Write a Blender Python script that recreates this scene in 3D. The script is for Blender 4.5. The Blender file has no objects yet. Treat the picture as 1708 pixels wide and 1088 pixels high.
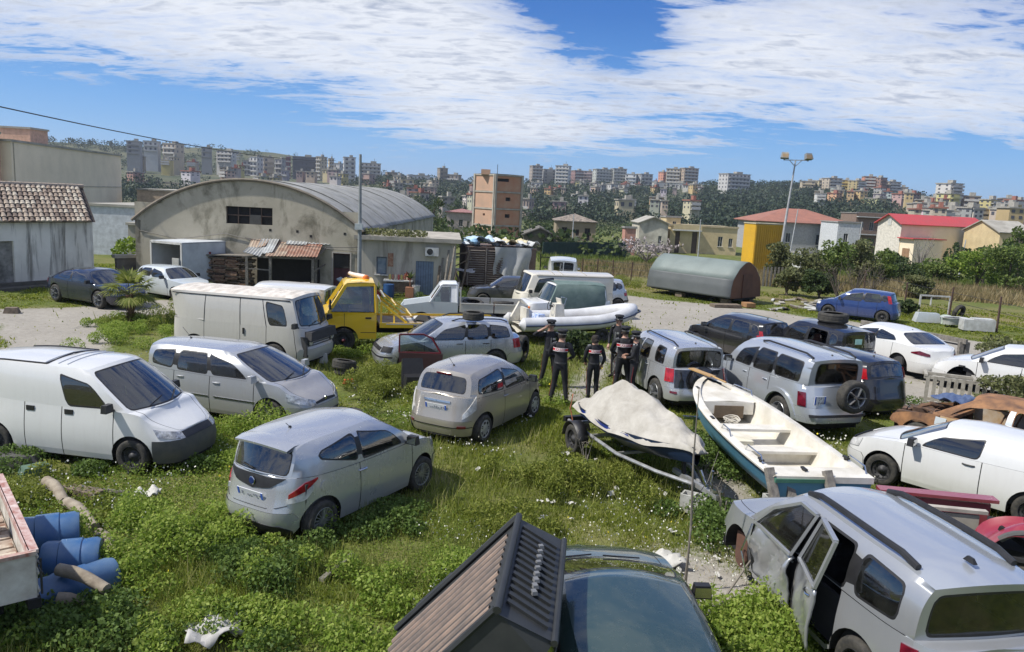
import bpy,bmesh,math,random
import numpy as np
from mathutils import Vector,Matrix
rnd=random.Random(7)
R=math.radians
SC=bpy.context.scene
COL=SC.collection
# camera
CAMH=5.007;PITCH=R(9.377);ROLL=R(2.863)
cd=bpy.data.cameras.new('camera');cam=bpy.data.objects.new('camera',cd);COL.objects.link(cam)
cd.sensor_width=36.0;cd.lens=27.34;cd.clip_start=0.1;cd.clip_end=6000
fw=Vector((0,math.cos(PITCH),-math.sin(PITCH)));up0=Vector((0,math.sin(PITCH),math.cos(PITCH)));rt0=Vector((1,0,0))
rt=rt0*math.cos(ROLL)+up0*math.sin(ROLL);up=up0*math.cos(ROLL)-rt0*math.sin(ROLL)
mw=Matrix((rt,up,-fw)).transposed().to_4x4();mw.translation=Vector((0,0,CAMH));cam.matrix_world=mw
SC.camera=cam
# sun, sky, exposure
SUNV=Vector((-0.62,-0.16,0.84)).normalized()
SUN_STRENGTH=3.6;SKY_STRENGTH=0.145
sd=bpy.data.lights.new('sun','SUN');sun=bpy.data.objects.new('sun',sd);COL.objects.link(sun)
sd.energy=SUN_STRENGTH;sd.angle=R(1.2);sd.color=(1.0,0.955,0.88)
sun.rotation_euler=(-SUNV).to_track_quat('-Z','Y').to_euler();sun.location=(-30,10,60)
SC.view_settings.view_transform='Standard';SC.view_settings.look='None'
SC.view_settings.exposure=0.64;SC.view_settings.gamma=1.0;SC.view_settings.use_curve_mapping=False
W=bpy.data.worlds.new('World');SC.world=W;W.use_nodes=True
nt=W.node_tree;nt.nodes.clear()
def N(nt,t,**kw):
 n=nt.nodes.new(t)
 for k,v in kw.items():
  if k.startswith('i_'):
   n.inputs[k[2:].replace('_',' ')].default_value=v
  else:setattr(n,k,v)
 return n
def math_n(nt,op,a,b=None,clamp=False):
 n=nt.nodes.new('ShaderNodeMath');n.operation=op;n.use_clamp=clamp
 for i,x in enumerate((a,b)):
  if x is None:continue
  if isinstance(x,(int,float)):n.inputs[i].default_value=x
  else:nt.links.new(x,n.inputs[i])
 return n.outputs[0]
def ramp(nt,fac,stops):
 n=nt.nodes.new('ShaderNodeValToRGB');e=n.color_ramp.elements
 while len(e)<len(stops):e.new(0.5)
 for el,(p,c)in zip(e,stops):
  el.position=p;el.color=(c,c,c,1)if isinstance(c,(int,float))else(*c,1)
 nt.links.new(fac,n.inputs[0]);return n.outputs[0]
def mixc(nt,fac,a,b,mode='MIX'):
 n=nt.nodes.new('ShaderNodeMix');n.data_type='RGBA';n.blend_type=mode
 for idx,x in((0,fac),(6,a),(7,b)):
  if isinstance(x,(int,float)):n.inputs[idx].default_value=x
  elif isinstance(x,tuple):n.inputs[idx].default_value=(*x,1)
  else:nt.links.new(x,n.inputs[idx])
 return n.outputs[2]
sky=N(nt,'ShaderNodeTexSky',sky_type='NISHITA',sun_disc=False)
sky.sun_elevation=math.asin(SUNV.z);sky.sun_rotation=math.atan2(SUNV.x,SUNV.y)
sky.air_density=1.0;sky.dust_density=0.1;sky.ozone_density=3.0;sky.altitude=100
tc=N(nt,'ShaderNodeTexCoord');sep=N(nt,'ShaderNodeSeparateXYZ');nt.links.new(tc.outputs['Generated'],sep.inputs[0])
zc=math_n(nt,'MAXIMUM',sep.outputs[2],0.015);zc=math_n(nt,'ADD',zc,0.12)
px=math_n(nt,'DIVIDE',sep.outputs[0],zc);py=math_n(nt,'DIVIDE',sep.outputs[1],zc)
cmb=N(nt,'ShaderNodeCombineXYZ');nt.links.new(px,cmb.inputs[0]);nt.links.new(py,cmb.inputs[1])
mp=N(nt,'ShaderNodeMapping');mp.inputs['Rotation'].default_value=(0,0,R(28));mp.inputs['Scale'].default_value=(0.95,1.9,1)
nt.links.new(cmb.outputs[0],mp.inputs[0])
mp2=N(nt,'ShaderNodeMapping');mp2 .inputs['Location'].default_value=(3.1,7.7,0);mp2 .inputs['Scale'].default_value=(0.42,0.42,1)
nt.links.new(cmb.outputs[0],mp2 .inputs[0])
n1=N(nt,'ShaderNodeTexNoise',i_Scale=2.0,i_Detail=10.0,i_Roughness=0.66,i_Distortion=0.55);nt.links.new(mp.outputs[0],n1 .inputs['Vector'])
n2=N(nt,'ShaderNodeTexNoise',i_Scale=0.8,i_Detail=3.0,i_Roughness=0.5);nt.links.new(mp2 .outputs[0],n2 .inputs['Vector'])
n3=N(nt,'ShaderNodeTexNoise',i_Scale=8.0,i_Detail=7.0,i_Roughness=0.62,i_Distortion=0.6);nt.links.new(mp.outputs[0],n3 .inputs['Vector'])
def blob(cx,cy,sx,sy,rot=0.0):
 a=math_n(nt,'SUBTRACT',px,cx);b=math_n(nt,'SUBTRACT',py,cy)
 c,s=math.cos(rot),math.sin(rot)
 u=math_n(nt,'ADD',math_n(nt,'MULTIPLY',a,c/sx),math_n(nt,'MULTIPLY',b,s/sx))
 v=math_n(nt,'ADD',math_n(nt,'MULTIPLY',a,-s/sy),math_n(nt,'MULTIPLY',b,c/sy))
 d=math_n(nt,'ADD',math_n(nt,'MULTIPLY',u,u),math_n(nt,'MULTIPLY',v,v))
 return math_n(nt,'DIVIDE',1.0,math_n(nt,'ADD',1.0,math_n(nt,'POWER',d,2.0)))
CLOUD_BIAS=[(-0.72,3.2,0.75,0.95,-0.5,0.19),(-0.25,4.6,0.6,0.8,0.0,0.15),(-1.9,3.0,0.9,0.8,0.2,0.14),(1.45,3.35,1.35,0.85,0.25,0.19),(0.6,5.1,1.1,0.7,0.2,0.15),(0.24,2.95,0.24,0.62,-0.25,-0.30),(-2.3,4.8,0.95,0.75,0.0,-0.14),(2.9,5.3,1.7,0.9,0.0,-0.24),(-1.4,6.8,2.6,1.2,0.0,-0.10),(0.0,-2.0,3.5,2.6,0.0,0.10)]
cov=math_n(nt,'ADD',math_n(nt,'MULTIPLY',n1 .outputs[0],0.80),math_n(nt,'MULTIPLY',n2 .outputs[0],0.34))
cov=math_n(nt,'ADD',cov,math_n(nt,'MULTIPLY',n3 .outputs[0],0.36))
for b_ in CLOUD_BIAS:
 cov=math_n(nt,'ADD',cov,math_n(nt,'MULTIPLY',blob(*b_[:5]),b_[5]))
cmask=ramp(nt,cov,[(0.765,0.0),(0.86,0.55),(1.02,0.95)])
cmask=math_n(nt,'MULTIPLY',cmask,ramp(nt,sep.outputs[2],[(0.0,0.0),(0.03,0.45),(0.07,1.0)]))
ctone=ramp(nt,math_n(nt,'ADD',math_n(nt,'MULTIPLY',n3 .outputs[0],0.55),math_n(nt,'MULTIPLY',n1 .outputs[0],0.55)),[(0.40,(4.5,4.6,4.8)),(0.55,(3.9,4.05,4.35)),(0.70,(2.2,2.45,3.0))])
hs=N(nt,'ShaderNodeHueSaturation',i_Saturation=1.35,i_Value=1.0);nt.links.new(sky.outputs[0],hs.inputs['Color'])
grad=N(nt,'ShaderNodeValToRGB');ge=grad.color_ramp.elements;ge[0].position=0.0;ge[0].color=(0.95,2.15,3.9,1);ge[1].position=0.5;ge[1].color=(0.09,0.44,1.85,1);g3=ge.new(0.10);g3 .color=(0.50,1.48,3.4,1);g4=ge.new(0.22);g4 .color=(0.17,0.70,2.35,1)
nt.links.new(sep.outputs[2],grad.inputs[0])
blue=mixc(nt,0.88,hs.outputs[0],grad.outputs[0])
skc=mixc(nt,cmask,blue,ctone)
bg=N(nt,'ShaderNodeBackground',i_Strength=SKY_STRENGTH);nt.links.new(skc,bg.inputs[0])
wo=N(nt,'ShaderNodeOutputWorld');nt.links.new(bg.outputs[0],wo.inputs[0])
# materials
MATS={}
def new_mat(name):
 m=bpy.data.materials.new(name);m.use_nodes=True;t=m.node_tree
 b=t.nodes['Principled BSDF'];return m,t,b
def setp(b,**kw):
 for k,v in kw.items():
  k=k.replace('_',' ')
  b.inputs[k].default_value=(*v,1)if isinstance(v,tuple)and len(v)==3 else v
def objco(t,scale=1.0):
 c=t.nodes.new('ShaderNodeTexCoord');mpp=t.nodes.new('ShaderNodeMapping')
 mpp.inputs['Scale'].default_value=(scale,)*3 if isinstance(scale,(int,float))else scale
 t.links.new(c.outputs['Object'],mpp.inputs[0]);return mpp.outputs[0]
def noise(t,vec,scale,detail=4.0,rough=0.55,dist=0.0):
 n=N(t,'ShaderNodeTexNoise',i_Scale=scale,i_Detail=detail,i_Roughness=rough,i_Distortion=dist);t.links.new(vec,n.inputs['Vector']);return n.outputs[0]
def bump(t,b,h,strength=0.3,dist=0.02):
 n=t.nodes.new('ShaderNodeBump');n.inputs['Strength'].default_value=strength;n.inputs['Distance'].default_value=dist
 t.links.new(h,n.inputs['Height']);t.links.new(n.outputs[0],b.inputs['Normal'])
def mat(name,col=(.3,.3,.3),rough=0.6,metal=0.0,var=0.12,scale=3.0,col2=None,b_str=0.0,b_scale=None,coat=0.0,spec=0.5):
 """surface of one colour with blotchy variation (towards col2 if given), optional fine relief"""
 if name in MATS:return MATS[name]
 m,t,b=new_mat(name);v=objco(t)
 n=noise(t,v,scale,6.0,0.62,0.2)
 c2=col2 if col2 else tuple(max(0,c*(1-var*2.2))for c in col)
 c1=tuple(min(1,c*(1+var*0.5))for c in col)
 f=ramp(t,n,[(0.36,0.0),(0.66,1.0)])
 t.links.new(mixc(t,f,c1,c2),b.inputs['Base Color'])
 setp(b,Roughness=rough,Metallic=metal,Coat_Weight=coat,Specular_IOR_Level=spec)
 if b_str:bump(t,b,noise(t,v,b_scale or scale*6,5.0,0.7),b_str)
 MATS[name]=m;return m
def paint(name,col,metal=0.0,dirt=0.35,rough=0.28,dirtcol=(0.23,0.20,0.155)):
 """car paint under a film of dust, heavier low down, with streaks"""
 if name in MATS:return MATS[name]
 m,t,b=new_mat(name);c=t.nodes.new('ShaderNodeTexCoord')
 v=c.outputs['Object']
 n=noise(t,v,1.7,6.0,0.65,0.3);nf=noise(t,v,38.0,3.0,0.6)
 mpp=N(t,'ShaderNodeMapping');mpp.inputs['Scale'].default_value=(9,9,0.9);t.links.new(v,mpp.inputs[0])
 st=noise(t,mpp.outputs[0],1.6,4.0,0.6)
 s=t.nodes.new('ShaderNodeSeparateXYZ');t.links.new(v,s.inputs[0])
 low=ramp(t,s.outputs[2],[(0.15,1.0),(0.55,0.25),(1.0,0.08)])
 d=math_n(t,'MULTIPLY',ramp(t,n,[(0.3,0.15),(0.72,1.0)]),low)
 d=math_n(t,'ADD',d,math_n(t,'MULTIPLY',ramp(t,st,[(0.5,0.0),(0.75,0.35)]),0.5))
 d=math_n(t,'ADD',d,math_n(t,'MULTIPLY',ramp(t,nf,[(0.6,0.0),(0.8,1.0)]),0.12))
 d=math_n(t,'MULTIPLY',d,dirt,clamp=True)
 t.links.new(mixc(t,d,col,dirtcol),b.inputs['Base Color'])
 rr=math_n(t,'ADD',math_n(t,'MULTIPLY',d,0.5),math_n(t,'ADD',rough-0.06,math_n(t,'MULTIPLY',n,0.1)))
 t.links.new(rr,b.inputs['Roughness'])
 mt=math_n(t,'MULTIPLY',math_n(t,'SUBTRACT',1.0,d),metal);t.links.new(mt,b.inputs['Metallic'])
 setp(b,Coat_Weight=0.9,Coat_Roughness=0.05)
 bump(t,b,noise(t,v,2.3,2.0,0.4),0.05,0.05)
 MATS[name]=m;return m
def glass(name,tint=(0.36,0.43,0.41),refl=1.0):
 if name in MATS:return MATS[name]
 m=bpy.data.materials.new(name);m.use_nodes=True;t=m.node_tree;t.nodes.clear()
 tr=N(t,'ShaderNodeBsdfTransparent');tr.inputs[0].default_value=(*tint,1)
 gl=N(t,'ShaderNodeBsdfGlossy');gl.inputs['Roughness'].default_value=0.03;gl.inputs['Color'].default_value=(refl,refl,refl,1)
 df=N(t,'ShaderNodeBsdfDiffuse');df.inputs[0].default_value=(0.26,0.25,0.21,1)
 fr=N(t,'ShaderNodeFresnel');fr.inputs[0].default_value=1.75
 f2=math_n(t,'MULTIPLY',fr.outputs[0],1.7,clamp=True)
 v=objco(t);n=noise(t,v,3.0,5.0,0.6)
 mx=N(t,'ShaderNodeMixShader');t.links.new(f2,mx.inputs[0]);t.links.new(tr.outputs[0],mx.inputs[1]);t.links.new(gl.outputs[0],mx.inputs[2])
 mx2=N(t,'ShaderNodeMixShader');t.links.new(ramp(t,n,[(0.35,0.01),(0.75,0.07)]),mx2 .inputs[0]);t.links.new(mx.outputs[0],mx2 .inputs[1]);t.links.new(df.outputs[0],mx2 .inputs[2])
 o=N(t,'ShaderNodeOutputMaterial');t.links.new(mx2 .outputs[0],o.inputs[0])
 MATS[name]=m;return m
M_BLACK=mat('black_plastic',(0.018,0.018,0.019),0.5,var=0.2,scale=8)
M_GAP=mat('shut_gap',(0.012,0.012,0.013),0.8)
M_RUBBER=mat('tyre_rubber',(0.022,0.022,0.021),0.85,col2=(0.06,0.055,0.045),scale=6,b_str=0.3,b_scale=60)
M_UNDER=mat('underbody',(0.012,0.012,0.012),0.95)
M_SEAT=mat('seat_cloth',(0.05,0.05,0.055),0.95,var=0.3)
M_ALLOY=mat('alloy',(0.42,0.43,0.44),0.38,0.75,var=0.2)
M_STEEL=mat('steel_wheel',(0.05,0.05,0.052),0.6,0.3,var=0.3)
M_HUBCAP=mat('hubcap',(0.46,0.47,0.47),0.4,0.35,var=0.15)
M_CHROME=mat('chrome',(0.6,0.61,0.62),0.18,1.0,var=0.05)
M_REFL=mat('lamp_reflector',(0.62,0.62,0.6),0.16,0.55,var=0.3,scale=14)
M_CLEARL=mat('clear_lamp',(0.68,0.68,0.66),0.12,0.1,var=0.2,scale=9,coat=0.8)
M_RED=mat('red_lens',(0.42,0.012,0.018),0.15,var=0.25,scale=9,coat=0.7)
M_DRED=mat('dark_red_lens',(0.15,0.008,0.02),0.15,var=0.25,scale=9,coat=0.7)
M_ORANGE=mat('orange_lens',(0.72,0.18,0.02),0.25)
M_PLATE=mat('plate_white',(0.62,0.64,0.66),0.4,var=0.05)
M_PLATEB=mat('plate_blue',(0.04,0.12,0.5),0.4,var=0.05)
M_PLATEC=mat('plate_marks',(0.13,0.14,0.2),0.5,col2=(0.3,0.31,0.36),scale=30)
M_GLASS=glass('car_glass')
M_GLASSD=glass('dark_glass',(0.10,0.12,0.12),0.6)
M_WOODOLD=mat('weathered_wood',(0.20,0.155,0.11),0.9,col2=(0.10,0.08,0.06),scale=9,b_str=0.5)
M_WOODGREY=mat('grey_wood',(0.23,0.21,0.18),0.9,col2=(0.12,0.11,0.095),scale=12,b_str=0.5)
# mesh helpers
class MB:
 """collects faces; build() links them as ONE mesh object"""
 def __init__(s):s.v=[];s.f=[];s.m=[];s.key={}
 def vert(s,p):
  k=(round(p[0]*5000),round(p[1]*5000),round(p[2]*5000));i=s.key.get(k)
  if i is None:i=len(s.v);s.key[k]=i;s.v.append((float(p[0]),float(p[1]),float(p[2])))
  return i
 def face(s,pts,mi=0):
  ids=[]
  for p in pts:
   i=s.vert(p)
   if i not in ids:ids.append(i)
  if len(ids)>=3:s.f.append(ids);s.m.append(mi)
 def grid(s,rows,mi=0,flip=False):
  for a,b in zip(rows[:-1],rows[1:]):
   for i in range(len(a)-1):
    q=[a[i],a[i+1],b[i+1],b[i]]
    s.face(q[::-1]if flip else q,mi)
 def box(s,c,d,rz=0.0,mi=0,M=None,taper=1.0):
  hx,hy,hz=d[0]/2,d[1]/2,d[2]/2;cs,sn=math.cos(rz),math.sin(rz);P=[]
  for z in(-1,1):
   k=taper if z>0 else 1.0
   for x,y in((-1,-1),(1,-1),(1,1),(-1,1)):
    q=Vector((x*hx*k,y*hy*k,z*hz))
    if M is not None:q=M@q
    P.append((c[0]+cs*q.x-sn*q.y,c[1]+sn*q.x+cs*q.y,c[2]+q.z))
  base=len(s.v);s.v+=P
  for q in((3,2,1,0),(4,5,6,7),(0,1,5,4),(1,2,6,5),(2,3,7,6),(3,0,4,7)):s.f.append([base+i for i in q]);s.m.append(mi)
  return s
 def beam(s,a,b,w,h=None,mi=0):
  a=Vector(a);b=Vector(b);h=h or w;d=b-a;L=d.length
  if L<1e-6:return s
  M=d.to_track_quat('X','Z').to_matrix()
  return s.box((a+b)/2,(L,w,h),0,mi,M)
 def tube(s,pts,r,n=8,mi=0,cap=True):
  pts=[Vector(p)for p in pts];rows=[]
  for i,p in enumerate(pts):
   d=(pts[min(i+1,len(pts)-1)]-pts[max(i-1,0)]).normalized()
   a=d.cross(Vector((0,0,1)));
   if a.length<1e-3:a=Vector((1,0,0))
   a.normalize();b=d.cross(a);rr=r[i]if isinstance(r,(list,tuple))else r
   rows.append([p+(a*math.cos(t)+b*math.sin(t))*rr for t in[2*math.pi*k/n for k in range(n)]])
  base=len(s.v)
  for row in rows:s.v+=[tuple(q)for q in row]
  for i in range(len(rows)-1):
   for k in range(n):
    s.f.append([base+i*n+k,base+i*n+(k+1)%n,base+(i+1)*n+(k+1)%n,base+(i+1)*n+k]);s.m.append(mi)
  if cap:
   s.f.append([base+k for k in range(n)][::-1]);s.m.append(mi)
   s.f.append([base+(len(rows)-1)*n+k for k in range(n)]);s.m.append(mi)
  return s
 def lathe(s,prof,n=20,axis='Z',c=(0,0,0),mi=0,arc=2*math.pi,a0=0.0):
  """prof: [(radius, along)]"""
  rows=[]
  k=n if arc>=2*math.pi-1e-6 else n+1
  for i in range(n+1):
   t=a0+arc*i/n;ct,st=math.cos(t),math.sin(t);row=[]
   for r,h in prof:
    if axis=='Z':q=(c[0]+r*ct,c[1]+r*st,c[2]+h)
    elif axis=='Y':q=(c[0]+r*ct,c[1]+h,c[2]+r*st)
    else:q=(c[0]+h,c[1]+r*ct,c[2]+r*st)
    row.append(q)
   rows.append(row)
  s.grid(rows,mi,flip=(axis!='Y'));return s
 def mesh(s,name,mats,smooth=True,angle=38):
  me=bpy.data.meshes.new(name);me.from_pydata(s.v,[],s.f)
  for m in(mats if isinstance(mats,(list,tuple))else[mats]):me.materials.append(m)
  if any(s.m):me.polygons.foreach_set('material_index',s.m)
  me.validate();me.update()
  if smooth:
   me.shade_smooth()
   try:me.set_sharp_from_angle(angle=R(angle))
   except Exception:pass
  return me
 def build(s,name,mats,parent=None,smooth=True,angle=38,loc=None,rz=0.0,**kw):
  o=bpy.data.objects.new(name,s.mesh(name,mats,smooth,angle));COL.objects.link(o)
  if parent is not None:o.parent=parent
  if loc is not None:o.location=loc
  if rz:o.rotation_euler=(0,0,rz)
  for k,v in kw.items():o[k]=v
  return o
def thing(name,label,cat,loc=(0,0,0),rz=0.0,group=None):
 o=bpy.data.objects.new(name,None);COL.objects.link(o);o.empty_display_size=0.2
 o.location=loc;o.rotation_euler=(0,0,rz);o['label']=label;o['category']=cat
 if group:o['group']=group
 return o
def tag(o,label,cat,group=None):
 o['label']=label;o['category']=cat
 if group:o['group']=group
 return o
def inst(name,me,parent=None,loc=(0,0,0),rot=(0,0,0),scale=None):
 o=bpy.data.objects.new(name,me);COL.objects.link(o);o.parent=parent;o.location=loc;o.rotation_euler=rot
 if scale is not None:o.scale=scale if isinstance(scale,(tuple,list,Vector))else(scale,)*3
 return o
def ci(x,pts):
 """smooth interpolation through a table (limited Hermite)"""
 if x<=pts[0][0]:return pts[0][1]
 if x>=pts[-1][0]:return pts[-1][1]
 for i in range(len(pts)-1):
  if x<=pts[i+1][0]:break
 x0,y0=pts[i];x1,y1=pts[i+1];h=x1-x0
 if h<1e-9:return y1
 d=(y1-y0)/h
 def sl(j):
  if j<=0 or j>=len(pts)-1:
   return d if abs(j-i)<=1 else 0
  a=(pts[j][1]-pts[j-1][1])/max(1e-6,pts[j][0]-pts[j-1][0]);b=(pts[j+1][1]-pts[j][1])/max(1e-6,pts[j+1][0]-pts[j][0])
  return 0 if a*b<=0 else 2*a*b/(a+b)
 m0,m1=sl(i),sl(i+1);t=(x-x0)/h
 return(2*t**3-3*t*t+1)*y0+(t**3-2*t*t+t)*h*m0+(-2*t**3+3*t*t)*y1+(t**3-t*t)*h*m1
def li(x,pts):return float(np.interp(x,[p[0]for p in pts],[p[1]for p in pts]))
def orient(mb,c=(0,0,0.75)):
 c=Vector(c)
 for i,f in enumerate(mb.f):
  p=[Vector(mb.v[k])for k in f];n=Vector((0,0,0))
  for a,b in zip(p,p[1:]+p[:1]):n+=a.cross(b)
  ce=sum(p,Vector())/len(p)
  d=ce-c;d.x*=0.45
  if n.dot(d)<0:mb.f[i]=f[::-1]
 return mb
def cloth(name,label,cat,loc,L,W,m,rz=0,amp=0.05,seed=1,thick=True,n=(12,8),droop=0.0):
 rr=random.Random(seed);ph=[rr.uniform(0,6.3)for _ in range(6)];mb=MB();rows=[]
 for i in range(n[0]+1):
  row=[]
  for j in range(n[1]+1):
   u,v=i/n[0],j/n[1];x=(u-.5)*L*(1+0.1*math.sin(3*v*3+ph[4]));y=(v-.5)*W*(1+0.12*math.sin(u*7+ph[5]))
   z=amp*(math.sin(u*9+ph[0]+v*3)+0.7*math.sin(v*11+ph[1]+u*4)+0.5*math.sin((u+v)*17+ph[2]))+rr.uniform(-.15,.15)*amp-droop*((2*u-1)**4+(2*v-1)**4)
   row.append((x,y,z+amp*1.6))
  rows.append(row)
 mb.grid(rows);o=mb.build(name,m,None,loc=loc,rz=rz)
 if thick:s=o.modifiers.new('s','SOLIDIFY');s.thickness=0.012
 tag(o,label,cat);return o
 # sight lines -> places (full-size photo pixels; used only to read off where things stand)
def sight(x,y):
 u=(x-854)/1297.;v=-(y-544)/1297.;return(rt*u+up*v+fw)
def at(x,y,Y):
 d=sight(x,y);return Vector((0,0,CAMH))+d*(Y/d.y)
def onz(x,y,z=0.0):
 d=sight(x,y);return Vector((0,0,CAMH))+d*((z-CAMH)/d.z)
def fbm2(x,y,seed=0,octv=4):
 """cheap smooth noise, numpy"""
 r=np.random.RandomState(seed);out=np.zeros_like(x,dtype=float);amp=1.0;f=1.0;tot=0
 for o in range(octv):
  for k in range(3):
   a=r.uniform(0,2*np.pi);ph=r.uniform(0,6.28);ph2=r.uniform(0,6.28)
   out+=amp*np.sin((x*np.cos(a)+y*np.sin(a))*f+ph+1.3*np.sin((y*np.cos(a)-x*np.sin(a))*f*0.7+ph2))/3
  tot+=amp;amp*=0.55;f*=2.1
 return out/tot
RIDGE=[(-900,30),(200,34),(350,37.7),(450,36.8),(520,33),(565,16),(640,21),(700,18.6),(800,17.5),(900,21),(1000,22.9),(1100,24.7),(1200,27.8),(1260,28.5),(1340,29),(1450,29),(1520,24),(1560,16),(1640,15.5),(1708,17),(2600,20)]
RIX=np.array([p[0]for p in RIDGE],float);RIZ=np.array([p[1]for p in RIDGE],float)
def terr(x,y):
 x=np.asarray(x,float);y=np.asarray(y,float);r=np.hypot(x,y);yy=np.maximum(y,1e-3)
 pxc=854+1297*np.clip(x/np.maximum(yy,r*0.25),-3,3)
 def ss(a,b,v):t=np.clip((v-a)/(b-a),0,1);return t*t*(3-2*t)
 z=-2.4*ss(50,125,r)-1.8*ss(130,260,r)
 zr=np.interp(pxc,RIX,RIZ);t=np.clip((r-290)/(790-290),0,1)
 hill=(zr+4.2)*(t**1.15*(1-0.25*t)+0.25*t*t)
 lw=1-ss(535,590,pxc);hl=15.5*ss(280,700,r)+(zr*1.12+4.2-15.5)*ss(725,900,r);hill=hill*(1-lw)+hl*lw
 terrace=1.1*np.sin(hill*1.25+fbm2(x*0.01,y*0.01,3)*2)*ss(310,420,r)*(1-ss(700,790,r))
 z=z+hill+terrace*0.6+fbm2(x*0.02,y*0.02,5)*1.6*ss(280,420,r)*(1-ss(700,800,r))
 z=z-(r>800)*(r-800)*0.012
 near=fbm2(x*0.9,y*0.9,9)*0.05*ss(3,8,r)*(1-ss(60,120,r))
 return z+near-0.02
def tz(x,y):return float(terr(np.array([x]),np.array([y]))[0])
def inpoly(x,y,poly):
 c=np.zeros(x.shape,bool);n=len(poly)
 for i in range(n):
  x0,y0=poly[i];x1,y1=poly[(i+1)%n]
  m=((y0>y)!=(y1>y))&(x<(x1-x0)*(y-y0)/(y1-y0+1e-12)+x0);c^=m
 return c
def segd(x,y,pts):
 d=np.full(x.shape,1e9)
 for(x0,y0),(x1,y1)in zip(pts[:-1],pts[1:]):
  L=(x1-x0)**2+(y1-y0)**2;t=np.clip(((x-x0)*(x1-x0)+(y-y0)*(y1-y0))/L,0,1);d=np.minimum(d,np.hypot(x-x0-t*(x1-x0),y-y0-t*(y1-y0)))
 return d
def pp(*l):return[tuple(onz(*q)[:2])for q in l]
YARD=pp((985,482),(1100,500),(1300,520),(1500,545),(1708,585),(1760,720),(1600,700),(1440,700),(1250,640),(1150,590),(1050,545),(1000,515))
YARD2=pp((1290,525),(1520,545),(1730,560),(1730,700),(1500,660),(1300,600))
TRACK=pp((-200,530),(0,528),(150,520),(280,512),(420,512))
TRACK2=pp((60,525),(110,560),(80,590),(-60,600))
COBB=pp((960,660),(985,640),(1000,610),(1015,585))
def dirtmask(x,y):
 """0 = full grass, 1 = bare pale ground"""
 n=fbm2(x*0.55,y*0.55,21,5)
 def edge(d,w):return np.clip(0.5-d/w,0,1)
 a=segd(x,y,YARD+[YARD[0]]);ins=inpoly(x,y,YARD);d1=np.where(ins,-a,a)+n*1.2
 m=edge(d1,1.6)
 m=np.maximum(m,edge(segd(x,y,TRACK)-1.7+n*0.9,1.2));m=np.maximum(m,edge(segd(x,y,TRACK2)-1.3+n*0.8,1.2))
 m=np.maximum(m,0.55*edge(segd(x,y,COBB)-0.6+n*0.5,0.9))
 far=(x>8)&(y>44);m=np.where(far,m*0.3,m)
 patch_=np.clip((fbm2(x*0.35+9,y*0.35,33,4)-0.45)*3,0,1)*0.55
 strawy=np.exp(-((x-2.6)/1.3)**2-((y-9.6)/1.6)**2)*0.8+np.exp(-((x-3.9)/0.8)**2-((y-13.5)/2.0)**2)*0.7
 return np.clip(np.maximum(m,np.maximum(patch_,strawy)),0,1)
GCOL=[0]
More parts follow.
